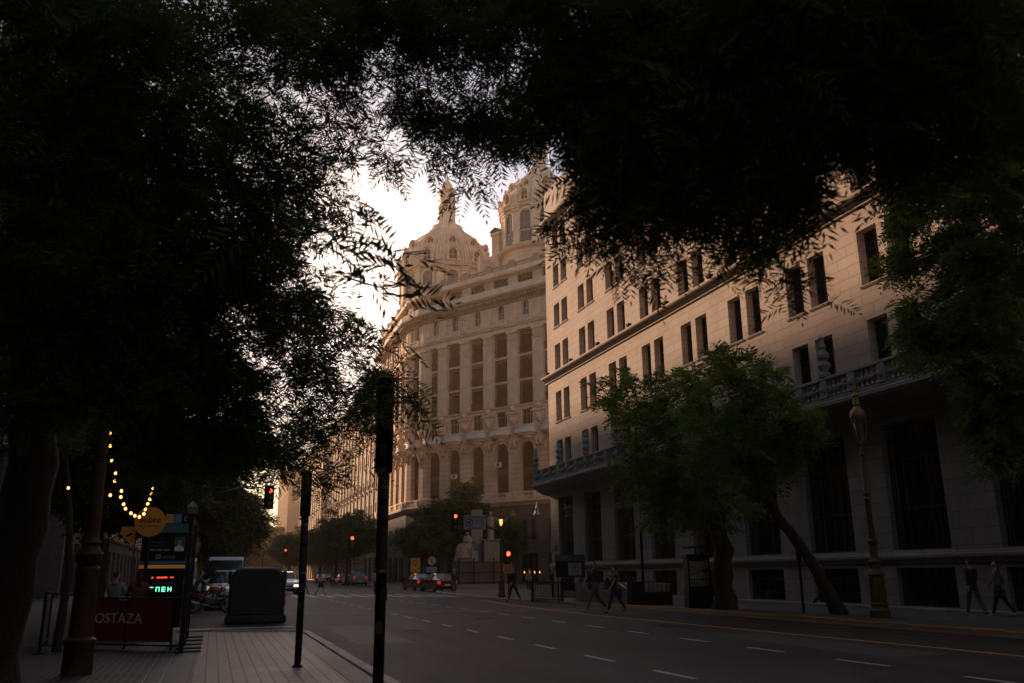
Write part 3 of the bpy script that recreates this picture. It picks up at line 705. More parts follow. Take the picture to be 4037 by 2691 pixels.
# rotunda: base drum, main drum with twelve bays, ribbed dome, dormers, lantern
def rotunda(cx, cy, R, z0, z1, zc, k, a0, lantern=True):
    """z0 roof, z1 sill ring of the main drum, zc capitals, k scale of the shell"""
    c = Vector((cx, cy, 0))-O
    mb = MB(); mb.lathe([(R*.97, z0-2), (R*.97, z1-.9), (R*1.03, z1-.75), (R*1.08, z1-.5), (R*1.1, z1-.25), (R*1.02, z1-.1), (R*.98, z1)], (0, 0, 0), 60)
    o = mb.build('rotunda', M['dome_wall'], dome, c, smooth=40)
    mb = MB(); Rd = R*.93; mb.lathe([(Rd, z1), (Rd, zc-.9), (Rd*1.02, zc-.6), (Rd*1.0, zc)], (0, 0, 0), 60); mb.build('drum', M['dome_shell'], o, smooth=40)
    prof = [(1.0, 0), (.995, .9), (.965, 2.0), (.93, 2.9), (.87, 3.9), (.78, 5.1), (.69, 6.0), (.56, 6.9), (.42, 7.7), (.36, 8.0)]
    mb = MB(); mb.lathe([(R*p, zc+q*k) for p, q in prof], (0, 0, 0), 72); mb.build('dome_shell', M['dome_shell'], o, smooth=60)
    mb = MB(); zt = zc+7.9*k
    mb.lathe([(R*.40, zt-.5), (R*.42, zt-.2), (R*.385, zt), (R*.40, zt+.35*k), (R*.36, zt+.6*k), (R*.34, zt+1.0*k), (R*.33, zt+1.35*k), (R*.27, zt+1.5*k), (R*.2, zt+1.6*k)], (0, 0, 0), 48)
    mb.build('collar', M['dome_trim'], o, smooth=40)
    if lantern:
        mb = MB(); zl = zt+1.55*k
        mb.lathe([(R*.205, zl), (R*.19, zl+.5), (R*.178, zl+1.2), (R*.176, zl+3.2)], (0, 0, 0), 48, flute=.07)
        mb.lathe([(R*.185, zl+3.2), (R*.20, zl+3.3), (R*.20, zl+3.6), (R*.18, zl+3.75), (R*.16, zl+4.2), (R*.17, zl+6.2), (R*.2, zl+6.4), (R*.14, zl+6.8), (R*.1, zl+7.8), (R*.03, zl+8.6), (.02, zl+10)], (0, 0, 0), 24)
        mb.build('lantern', M['dome_trim'], o, smooth=30)
    mb = MB()
    for j in range(12):                # ribs and pilasters between the bays
        a = a0+PI/12*2*j+PI/12; ca, sa = math.cos(a), math.sin(a)
        for s in (-1, 0, 1):
            w_ = .55 if s == 0 else 0
            P = []
            for p, q in prof:
                rr = R*p+.10; aa = a+s*.058; P.append((rr*math.cos(aa), rr*math.sin(aa), zc+q*k))
            mb.tube(P, .16 if s else .2, 5)
    mb.build('dome_ribs', M['dome_trim'], o)
    pl_ = MB(); pl_.box(-.52, .52, -.3, .34, z1, zc-.75, .02); pl_.box(-.62, .62, -.3, .5, zc-.747, zc-.35, .04); pl_.box(-.75, .75, -.3, .65, zc-.347, zc-.05, .05); pl_.box(-.6, .6, -.3, .46, z1, z1+.35, .03)
    pp = pl_.build('drum_pilaster', M['dome_trim'], PROTO)
    H = zc-z1
    aw = window('arched_window', 1.7, H*.52, True, mull=2, trans=(.45,), parent=PROTO, glass=M['glass_sky']); rw = window('square_window', 1.7, H*.27, mull=1, trans=(.5,), parent=PROTO, glass=M['glass_sky'])
    def hood(w_, h, t=.26, dpt=.4):
        m_ = MB(); P = [(-w_, 0), (-w_, h)]+[(-w_*math.cos(PI*q/12), h+w_*math.sin(PI*q/12)) for q in range(1, 12)]+[(w_, h), (w_, 0)]
        for p, q in zip(P, P[1:]): bar(m_, p, q, t, dpt, dpt*.3)
        return m_
    hd = hood(.98, H*.52-.85).build('window_surround', M['dome_trim'], PROTO)
    # dormers set in the shell
    def dormer(w_, h):
        m_ = MB(); m_.mat = 0
        P = [(-w_, 0), (-w_, h)]+[(-w_*math.cos(PI*q/12), h+w_*math.sin(PI*q/12)) for q in range(1, 12)]+[(w_, h), (w_, 0)]
        outer = P; inner = [(x*.62, .12+(z-.12)*.86 if z > .1 else .12) for x, z in P]
        n_ = len(P)
        for q in range(n_-1):
            m_.face([(outer[q][0], 0, outer[q][1]), (outer[q+1][0], 0, outer[q+1][1]), (inner[q+1][0], 0.04, inner[q+1][1]), (inner[q][0], .04, inner[q][1])])
            m_.face([(outer[q][0], 0, outer[q][1]), (outer[q][0], -2.6, outer[q][1]), (outer[q+1][0], -2.6, outer[q+1][1]), (outer[q+1][0], 0, outer[q+1][1])])
            m_.face([(inner[q][0], .04, inner[q][1]), (inner[q+1][0], .04, inner[q+1][1]), (inner[q+1][0], -.22, inner[q+1][1]), (inner[q][0], -.22, inner[q][1])])
        for p, q in zip(P[1:-1], P[2:-1]): bar(m_, p, q, .2, .3, .08)
        for s in (-1, 1): m_.tube([(s*(w_+.02), .1, h-.1), (s*(w_+.22), .12, h-.2), (s*(w_+.2), .12, h-.42), (s*(w_+.04), .1, h-.36)], .1, 5)
        m_.box(-w_-.05, w_+.05, -.3, .16, -.12, .02, .02)
        m_.mat = 1; m_.face([(x, -.2, z) for x, z in inner])
        m_.mat = 0; m_.box(-.03, .03, -.19, -.14, .12, h+w_*.6); m_.box(-w_*.6, w_*.6, -.19, -.14, h*.7, h*.7+.05)
        return m_
    d1 = dormer(1.02*R/7.9, 1.35*k).build('dormer', [M['dome_trim'], M['glass']], PROTO); d2 = dormer(.82*R/7.9, .95*k).build('upper_dormer', [M['dome_trim'], M['glass']], PROTO)
    def radial(src, a, rr, z):
        q = src.copy(); COL.objects.link(q); q.parent = o
        q.location = (rr*math.cos(a), rr*math.sin(a), z); q.rotation_euler = (0, 0, a-PI/2)
        for g in list(src.children):     # panes are joined below their frame as siblings (three levels at most)
            g2 = g.copy(); COL.objects.link(g2); g2.parent = o; g2.location = q.location; g2.rotation_euler = q.rotation_euler
    for j in range(12):
        a = a0+PI/6*j; ap = a+PI/12
        if math.sin(a-math.atan2(cx, cy)*0) > .75: continue
        radial(pp, ap, Rd*.99, 0)
        radial(aw, a, Rd+.03, z1+H*.37); radial(rw, a, Rd+.03, z1+H*.06); radial(hd, a, Rd, z1+H*.37)
        radial(d1, a, R*1.0+.12, zc+.75*k); radial(d2, a, R*.87, zc+3.55*k)
    for q in (pp, aw, rw, hd, d1, d2): drop(q)
    return o
rotunda(33.2, 132, 7.95, 39.5, 41.4, 48.3, 1.0, -PI/2-.12)
rotunda(42.5, 112, 5.95, 39.5, 46.6, 52.4, .8, -PI/2-.30+.07)
# chimney block between the rotundas
mb = MB(); mb.box(-.8, .8, -.8, .8, 38, 51.6, .02); mb.box(-.95, .95, -.95, .95, 51.2, 51.7, .03); mb.build('chimney', M['dome_plain'], dome, (37.9-27, 118-106, 0), .5)
mb = MB(); mb.prism([(-1.1, 52.0), (0, 52.5), (1.1, 52.0), (1.1, 51.9), (0, 52.35), (-1.1, 51.9)], -1, 1, 'x'); mb.build('chimney_hood', M['iron'], dome, (37.9-27, 118-106, 0), .5)
mb = MB(); mb.prism([(-2.6, 39), (-2.6, 47.9), (-1.8, 47.2), (-1., 46.7), (.2, 46.5), (.2, 39)], -.7, .7, 'y'); mb.build('parapet_wall', M['dome_plain'], dome, (37.4-27, 118.5-106, 0), 0)

# ---------------------------------------------------------------- further buildings down the street
def facade_block(name, label, x, y0, y1, H, floors, bayw, wmat, depth=22, ground=5.5, win=(1.1, 2.0), side=1, balc=True, slant=0., limit=100, cat='building', gl=None):
    """side=1: stands on the right of the street (facing -X); side=-1: on the left (facing +X)"""
    b = thing(name, label, cat, (x, y0 if side == 1 else y1, 0))
    th = PI/2 if side == 1 else -PI/2
    LN = y1-y0; n = max(1, int(LN/bayw)); bw = LN/n; fh = (H-ground-1.2)/floors; ops = []
    for i in range(n):
        c = (i+.5)*bw; ops.append((c-bw*.36, c+bw*.36, .2, ground-1.5, False))
        for f in range(floors): z = ground+f*fh+.55; ops.append((c-win[0]/2, c+win[0]/2, z, z+win[1], False))
    mb = MB(); wall_open(mb, 0, LN, -.1, H, ops, .35)
    mb.face([(0, 0, -.1), (0, 0, H), (0, -depth, H), (0, -depth, -.1)]); mb.face([(LN, 0, -.1), (LN, -depth, -.1), (LN, -depth, H), (LN, 0, H)])
    mb.face([(0, 0, H), (LN, 0, H), (LN, -depth, H), (0, -depth, H)]); mb.build('wall', wmat, b, rz=th)
    mb = MB(); mb.prism([(0.003, H-.9), (.2, H-.8), (.3, H-.55), (.8, H-.35), (.9, H-.1), (0.003, H)], -.3, LN+.3, 'x')
    mb.prism([(0.003, ground-.5), (.3, ground-.4), (.45, ground-.15), (.45, ground), (0.003, ground+.05)], 0, LN, 'x')
    z = ground+fh*(floors-2); mb.prism([(0.003, z-.2), (.25, z-.1), (.35, z+.1), (0.003, z+.15)], 0, LN, 'x')
    for i in range(n+1):
        for f in range(floors): pass
        mb.box(max(0, i*bw-.3), min(LN, i*bw+.3), .003, .22, ground+.1, H-.95)
    mb.build('mouldings', M['dome_trim'], b, rz=th)
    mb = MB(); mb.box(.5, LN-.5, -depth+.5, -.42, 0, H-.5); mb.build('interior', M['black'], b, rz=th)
    pw = window('window', win[0], win[1], mull=1, trans=(.7,), parent=PROTO, glass=gl); ps = window('shop_window', bw*.72, ground-1.7, mull=2, trans=(.8,), parent=PROTO)
    if balc:
        mb = MB(); w2 = win[0]/2+.35; mb.mat = 1; mb.box(-w2, w2, .003, .7, -.2, 0, .02); mb.mat = 0
        for k in range(9): mb.box(-w2+.05+k*(2*w2-.1)/8-.015, -w2+.05+k*(2*w2-.1)/8+.015, .62, .66, 0, .85)
        mb.box(-w2, w2, .6, .68, .85, .92); mb.box(-w2, -w2+.04, 0.003, .6, .85, .92); mb.box(w2-.04, w2, 0.003, .6, .85, .92)
        pb = mb.build('balcony', [M['iron'], M['dome_trim']], PROTO)
    R = Matrix.Rotation(th, 4, 'Z'); cnt = 0
    order = sorted(range(n), key=lambda i: (i if side == 1 else -i))
    for i in order:
        c = (i+.5)*bw
        put(ps, b, R @ Vector((c, -.3, .2)), th)
        for f in range(floors):
            if cnt >= limit: break
            put(pw, b, R @ Vector((c, -.28, ground+f*fh+.55)), th); cnt += 1
            if balc and (f % 2 == 0 or f == floors-1): put(pb, b, R @ Vector((c, 0, ground+f*fh+.45)), th)
    drop(pw); drop(ps)
    if balc: drop(pb)
    return b
M['ochre'] = mat('ochre_render', (.46, .31, .19), .85, bump=.4, bscale=4, var=.2)
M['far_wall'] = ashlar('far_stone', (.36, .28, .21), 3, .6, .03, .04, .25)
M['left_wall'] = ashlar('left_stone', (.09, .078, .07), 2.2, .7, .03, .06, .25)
facade_block('ornate_building', 'ornate apartment building with iron balconies beyond the domed corner building', 24.2, 139.3, 210, 33.5, 6, 4.2, M['far_wall'], limit=96)
facade_block('stone_building', 'plain stone block further down the right side past the ornate balconies', 23.2, 210.5, 268, 33, 6, 5., M['dome_plain'], limit=66, balc=False)
facade_block('ochre_building', 'sunlit ochre tower at the far end of the right side', 22.0, 300, 350, 37, 8, 5., M['ochre'], limit=70, balc=False)
facade_block('corner_building', 'dark stone building with a balustraded balcony on the left corner', -10.4, 8, 61, 43, 8, 4.6, M['left_wall'], side=-1, limit=90, ground=9.4, win=(1.5, 2.2))  # height raised so its shadow covers the road and lower bank
facade_block('left_building', 'dim stone apartment building behind the trees on the left past the side street', -10.4, 71, 150, 41, 8, 4.6, M['left_wall'], side=-1, limit=90)  # made tall to keep the sun off the street and lower facades
facade_block('distant_building', 'hazy stone building at the far end of the left side', -10.4, 158, 300, 38, 7, 5., M['far_wall'], side=-1, limit=90, balc=False)

e = facade_block('added_end_building', 'low broad building added to block the bright horizon gap at the street end', 0, 0, 44, 17, 3, 5.5, M['far_wall'], side=1, limit=24, balc=False, ground=5)  # added block, hides the bright strip of sky at the horizon
e.location = (-12, 330, 0); e.rotation_euler = (0, 0, -PI/2)

facade_block('left_building', 'unseen tall dark block added on the left beside and behind the viewer to cut sky light', -10.4, -70, 7, 42, 8, 4.8, M['left_wall'], side=-1, limit=40, balc=False)  # unseen block, added so less sky light reaches the foreground
facade_block('added_rear_building', 'unseen stone block added on the right side behind the viewer to cut sky light', 23.6, -80, -14, 31, 6, 4.8, M['far_wall'], side=1, limit=30, balc=False)  # out of view, added to keep rear sky light off the lower bank
CL_A = "-40,144,123 -38,137,118 -53,207,162 -38,143,123 -38,138,120 -53,208,162 -33,141,121 -42,191,152 -26,132,116 -35,169,141 -24,133,116 -35,174,142 -33,177,144 -34,170,141 -29,162,139 -35,196,163 -31,181,150 -28,168,138 -24,141,125 -31,181,151 -26,192,158 -29,204,170 -18,145,127 -20,144,129 -24,166,140 -24,206,167 -13,126,114 -19,195,160 -13,196,168 -11,163,143 -6,152,138 -2,138,127 1,150,133 1,159,145 1,128,119 0,136,126 5,143,134 5,169,151 12,209,182 7,159,144 10,145,132 7,166,150 7,143,134 9,198,175 21,204,177 18,156,145 20,190,171 11,130,124 22,198,179 19,178,161 -55,204,149 -39,153,121 -57,210,153 -46,193,145 -34,141,118 -36,157,123 -36,184,140 -29,143,115 -40,216,159 -24,132,111 -35,187,148 -30,144,119 -28,176,141 -29,196,151 -22,129,111 -24,147,124 -30,184,145 -28,191,152 -18,158,132 -17,129,110 -22,194,153 -17,131,111 -22,162,133 -22,169,137 -15,139,117 -18,193,155 -14,154,126 -13,171,139 -12,143,121 -15,180,148 -13,198,161 -9,143,122 -2,154,132 -2,157,133 -1,213,172 -2,157,132 -1,158,136 -5,170,138 7,178,151 4,189,158 7,199,165 7,212,169 2,174,148 6,168,143 9,168,141 15,211,174 7,163,138 14,200,168 7,164,140 11,209,167 23,207,177 24,207,170 10,124,116 16,168,149 19,181,154 17,170,146 -55,205,144 -37,152,114 -37,140,107 -37,163,123 -41,181,135 -30,174,128 -35,196,143 -30,162,125 -40,201,144 -32,176,134 -35,190,143 -31,194,141 -38,220,158 -25,177,130 -22,131,106 -30,205,149 -32,217,153 -24,189,139 -21,195,148 -17,130,108 -22,165,126 -22,168,131 -24,184,135 -12,154,124 -13,165,128 -13,170,133 -18,208,155 -15,162,125 -15,171,130 -11,195,146 -7,193,147 -4,199,152 -3,188,141 4,149,121 8,220,167 5,170,135 11,183,141 15,211,160 20,209,161 13,144,123 13,141,120 14,139,120 19,213,167 15,169,139 -51,198,133 -45,184,128 -41,171,118 -38,176,121 -47,213,145 -30,143,105 -37,172,123 -37,168,117 -50,221,149 -29,167,117 -26,136,103 -40,216,146 -40,225,147 -36,209,141 -38,206,139 -31,222,147 -30,195,136 -23,169,120 -31,206,144 -27,175,121 -31,197,136 -25,217,147 -20,166,119 -17,151,111 -27,227,153 -25,228,152 -23,182,127 -11,140,108 -16,209,145 -16,178,125 -13,183,134 -12,133,104 -21,226,154 -9,159,120 -6,136,106 -2,185,133 -3,155,115 -1,196,142 2,168,123 1,178,129 7,176,134 10,209,147 16,162,125 14,149,122 -38,155,105 -43,183,121 -37,158,106 -55,218,136 -45,189,121 -34,140,96 -49,217,136 -46,221,137 -32,148,103 -39,180,120 -45,210,135 -42,191,126 -37,190,121 -35,189,120 -37,190,122 -26,138,98 -33,198,126 -27,149,106 -30,202,130 -21,140,100 -20,138,97 -28,205,136 -29,195,128 -32,210,138 -20,195,129 -24,196,125 -29,229,144 -26,223,146 -23,204,134 -17,140,99 -14,180,121 -12,171,116 -10,134,101 -12,184,122 -11,162,115 -15,201,136 -5,185,128 -6,177,124 -8,216,139 -4,191,131 -4,212,140 0,141,103 3,219,144 3,141,103 -1,171,118 9,154,111 8,168,120 18,180,129 16,169,120 -51,215,128 -41,173,106 -39,156,98 -34,143,92 -39,155,96 -50,215,124 -45,215,124 -46,230,131 -30,140,92 -47,212,122 -49,224,129 -44,205,121 -27,153,97 -31,176,111 -36,202,122 -32,188,113 -31,164,106 -28,159,104 -22,152,102 -23,173,111 -27,194,118 -33,230,138 -32,208,125 -21,140,95 -20,194,123 -27,229,138 -16,138,96 -18,172,110 -15,160,102 -23,196,122 -10,143,97 -15,204,126 -15,185,118 -10,143,97 -18,228,133 -11,143,97 -6,194,122 -6,203,123 -5,147,100 -7,205,131 -4,141,97 -11,217,132 0,144,101 -3,198,123 4,209,129 0,135,95 9,175,115 7,168,113 15,166,112 15,154,107 -50,219,116 -42,187,106 -52,210,118 -51,208,115 -31,141,86 -52,232,124 -36,173,101 -33,168,101 -47,228,127 -36,168,98 -43,209,113 -30,149,93 -28,167,99 -30,183,106 -36,196,110 -30,175,103 -26,159,96 -34,182,108 -31,216,122 -34,219,122 -20,158,97 -32,207,117 -20,146,90 -28,202,113 -24,197,112 -22,214,120 -26,237,128 -21,190,111 -15,146,92 -20,217,119 -15,182,110 -15,213,119 -19,234,133 -12,150,92 -12,157,97 -10,140,89 -7,138,90 -9,229,132 -7,148,96 -4,143,91 -10,197,114 -7,177,106 -3,176,110 3,236,132 0,222,129 -1,194,117 1,152,97 -2,205,121 5,185,109 5,199,118 4,209,122 8,152,99 14,219,126 7,174,110 6,153,99 5,136,93 11,186,111 16,222,133 16,185,118 -50,222,110 -47,199,100 -35,157,88 -53,229,114 -50,224,111 -43,191,101 -48,233,117 -32,152,89 -38,178,97 -27,143,86 -34,162,90 -35,183,101 -30,177,97 -28,182,97 -41,223,116 -37,207,106 -27,167,94 -32,187,103 -24,181,101 -35,240,120 -29,208,110 -22,151,87 -26,182,98 -20,141,86 -18,155,89 -22,205,107 -23,225,118 -25,221,111 -22,219,116 -13,144,85 -15,205,108 -13,202,108 -16,213,116 -19,222,118 -14,233,122 -15,186,105 -6,223,115 -9,214,117 -5,188,104 -3,150,87 -5,204,113 -6,163,93 0,162,94 -3,228,122 -2,181,100 1,157,93 -2,165,98 2,236,126 6,232,124 4,201,109 8,176,104 6,223,119 3,149,87 7,224,124 11,178,99 15,233,121 13,209,115 13,227,122 15,218,120 15,171,102 24,203,116 16,151,96 -47,202,96 -39,170,87 -42,183,91 -53,224,103 -41,173,89 -35,162,82 -45,210,99 -42,193,93 -30,141,77 -44,200,96 -39,191,97 -38,193,94 -35,183,90 -34,169,87 -36,188,91 -27,145,78 -42,230,110 -48,241,113 -36,179,89 -34,161,86 -35,230,108 -24,142,80 -39,220,106 -37,219,106 -35,227,108 -36,202,99 -24,149,79 -34,208,104 -35,209,102 -37,214,100 -20,159,84 -26,188,97 -26,191,97 -19,143,79 -21,176,90 -28,216,105 -30,217,106 -22,174,92 -19,154,83 -20,169,86 -16,155,82 -25,224,109 -22,193,94 -18,168,89 -16,176,89 -21,196,95 -16,166,85 -20,198,97 -25,225,110 -16,179,94 -10,180,92 -11,147,80 -13,158,87 -9,148,84 -14,237,110 -10,172,93 -16,199,96 -14,220,105 -13,206,103 -10,158,87 -6,154,86 -5,218,108 -5,151,86 -8,212,102 -3,173,92 -6,164,87 -8,179,95 -6,169,87 -6,210,105 -5,154,84 -2,230,110 0,206,103 3,219,105 1,231,115 0,169,89 -2,169,90 -1,221,107 -1,171,91 -1,218,109 1,228,113 8,231,117 10,237,118 6,170,89 6,223,107 6,228,114 6,159,90 7,232,114 8,176,91 8,179,92 6,241,113 12,206,107 10,181,95 9,89,66 -33,154,74 -39,177,85 -40,184,86 -36,156,74 -41,179,84 -40,182,87 -35,162,79 -48,220,96 -46,212,96 -48,226,96 -34,184,85 -33,168,82 -31,153,76 -37,192,90 -37,204,93 -36,202,92 -40,193,88 -43,236,102 -41,229,97 -33,172,82 -23,159,76 -29,198,93 -34,201,88 -27,168,80 -32,218,94 -28,189,86 -27,163,80 -40,234,99 -25,168,78 -38,235,101 -28,203,93 -21,166,81 -23,166,79 -28,237,102 -24,179,87 -27,210,95 -27,226,98 -21,161,77 -26,206,92 -25,217,94 -17,168,81 -18,173,81 -19,183,89 -21,190,88 -19,208,93 -21,191,89 -17,197,90 -19,180,83 -27,243,108 -20,187,89 -12,159,82 -11,206,91 -13,215,97 -13,241,103 -13,206,96 -11,183,84 -11,201,91 -14,218,99 -12,163,82 -13,182,89 -7,232,105 -4,171,83 -8,210,93 -8,234,101 -8,225,100 -6,217,100 -5,199,93 -4,173,85 -5,203,93 -5,219,100 5,239,110 1,186,89 1,239,106 0,247,111 -2,221,101 0,182,89 0,243,109 4,237,108 2,169,83 3,200,95 6,192,92 8,198,91 6,216,98 17,219,101 13,213,98 12,163,81 13,161,83 18,195,92 12,181,87 13,88,60 -51,235,92 -50,245,92 -38,183,77 -46,206,83 -49,219,87 -50,241,96 -37,172,75 -52,233,91 -41,189,79 -39,186,78 -39,207,86 -41,217,88 -30,156,71 -37,202,81 -32,184,76 -48,239,90 -41,232,94 -44,235,91 -38,203,83 -38,210,83 -36,224,91 -34,201,84 -29,169,75 -24,167,75 -28,183,81 -34,235,91 -39,242,97 -30,178,75 -39,245,96 -28,179,77 -20,158,73 -27,230,92 -25,199,82 -31,221,92 -20,156,70 -18,157,75 -25,193,79 -31,231,93 -27,199,81 -26,190,81 -22,216,89 -20,194,84 -18,195,80 -22,221,92 -24,242,97 -24,240,95 -22,226,95 -15,158,72 -15,190,81 -25,240,94 -17,239,98 -12,247,100 -18,248,102 -9,192,80 -11,214,91 -11,228,97 -12,191,85 -12,217,87 -13,217,88 -9,170,79 -10,239,100 -7,217,87 -7,226,92 -7,183,82 -6,173,80 -5,231,96 -5,171,75 -5,191,86 -2,189,80 -6,167,74 1,188,80 3,170,76 0,199,85 8,234,98 6,163,74 9,205,86 8,155,73 5,163,79 9,169,75 11,230,93 12,225,96 8,192,87 7,169,78 14,169,79 18,208,91 22,239,99 15,199,85 14,184,85 18,206,92 20,187,85 25,191,86 -35,167,69 -34,165,65 -39,193,73 -44,242,87 -35,188,73 -47,244,83 -34,198,74 -29,170,69 -33,178,69 -32,172,72 -28,156,64 -45,245,83 -45,230,81 -32,199,73 -24,163,70 -31,217,81 -27,180,72 -31,194,75 -27,181,72 -34,238,88 -27,175,68 -28,182,72 -40,241,86 -20,178,70 -21,162,67 -19,162,69 -22,182,73 -32,245,84 -21,173,72 -21,159,66 -22,196,75 -23,180,70 -29,217,83 -15,194,73 -20,229,86 -21,222,79 -16,209,78 -22,221,85 -22,240,86 -21,209,78 -16,197,76 -16,201,80 -15,169,72 -12,249,91 -14,240,86 -12,210,80 -12,222,83 -10,165,70 -13,210,78 -12,217,81 -12,177,70 -12,245,89 -14,221,82 -2,157,69 -6,177,73 -3,201,78 -2,190,76 -6,213,81 -3,239,85 -4,182,74 -2,177,72 -2,191,73 -7,186,75 1,160,71 0,215,79 13,238,90 22,249,90 14,170,70 14,188,76 22,244,90 16,179,73 14,159,67 23,204,83 19,173,73 30,208,84 23,153,72 -34,160,62 -31,154,60 -43,250,78 -31,189,65 -28,157,59 -30,160,60 -41,217,73 -42,250,80 -41,228,73 -42,251,76 -33,191,65 -33,178,62 -26,176,63 -29,199,67 -31,199,72 -36,233,77 -37,244,75 -26,168,64 -31,217,75 -35,226,76 -24,166,62 -31,194,69 -17,172,62 -13,157,61 -18,185,64 -16,197,72 -17,201,72 -14,190,67 -20,236,74 -15,178,68 -19,203,73 -21,222,72 -12,254,84 -10,157,62 -7,170,66 -8,193,70 -15,224,78 -10,239,79 -14,209,73 -12,219,75 -9,235,76 -12,184,66 -3,228,79 -3,188,68 -6,202,73 -5,178,67 -3,243,78 -3,219,74 -4,167,65 -3,194,70 -5,211,73 -6,234,76 3,234,76 5,222,78 3,184,66 1,181,65 3,165,66 2,240,82 3,202,74 5,210,77 4,202,74 4,224,77 7,201,71 13,185,70 16,186,70 22,185,68 27,247,83 36,213,77 32,191,74 42,244,84 28,169,68 36,210,77 33,197,75 -33,155,55 -40,187,60 -19,201,65 -13,179,58 -20,229,68 -12,169,58 -18,208,67 -16,203,61 -17,217,67 -16,228,68 -15,163,59 -20,211,68 -13,236,71 -9,167,55 -9,180,58 -14,247,67 -9,184,63 -12,229,68 -9,197,60 -14,216,64 -9,167,60 -13,241,71 -5,202,62 -4,214,68 -7,234,68 -6,243,73 -2,234,67 -4,183,58 -5,192,60 -3,177,58 -2,250,69 -1,190,59 4,191,64 4,184,61 1,224,69 2,249,74 5,176,59 6,246,69 4,188,64 4,173,59 6,213,64 3,210,65 7,164,60 13,220,69 17,199,63 17,180,62 19,206,69 19,197,63 20,255,73 24,244,74 19,171,66 24,155,59 33,219,68 38,237,73 28,173,62 30,180,66 39,246,79 36,183,67 32,153,61 -19,237,58 -17,254,61 -13,194,56 -11,165,53 -16,241,59 -21,246,62 -16,204,59 -16,218,62 -18,208,56 -12,169,52 -11,201,55 -10,252,65 -4,206,60 -1,193,55 -7,244,62 -6,236,59 -4,251,65 -2,187,55 -1,211,61 -3,206,57 -4,201,58 -2,246,60 4,236,59 8,256,68 4,232,62 3,221,58 5,220,59 4,226,63 8,250,64 5,204,55 8,247,63 7,225,63 7,174,56 13,249,64 9,190,55 13,216,59 8,193,58 11,256,64 11,158,52 12,188,54 15,243,61 13,242,65 18,227,58 15,206,60 22,206,61 24,198,62 37,228,66 26,253,55 20,163,49 14,146,164 15,152,159 -73,185,175 -30,116,131 -38,120,114 -26,175,188 14,186,191 -47,175,176 -34,120,115 -13,181,172 -34,121,112 8,188,176 -54,175,164 -34,159,139 -18,124,130 -14,139,155 -35,139,130 -77,202,161"
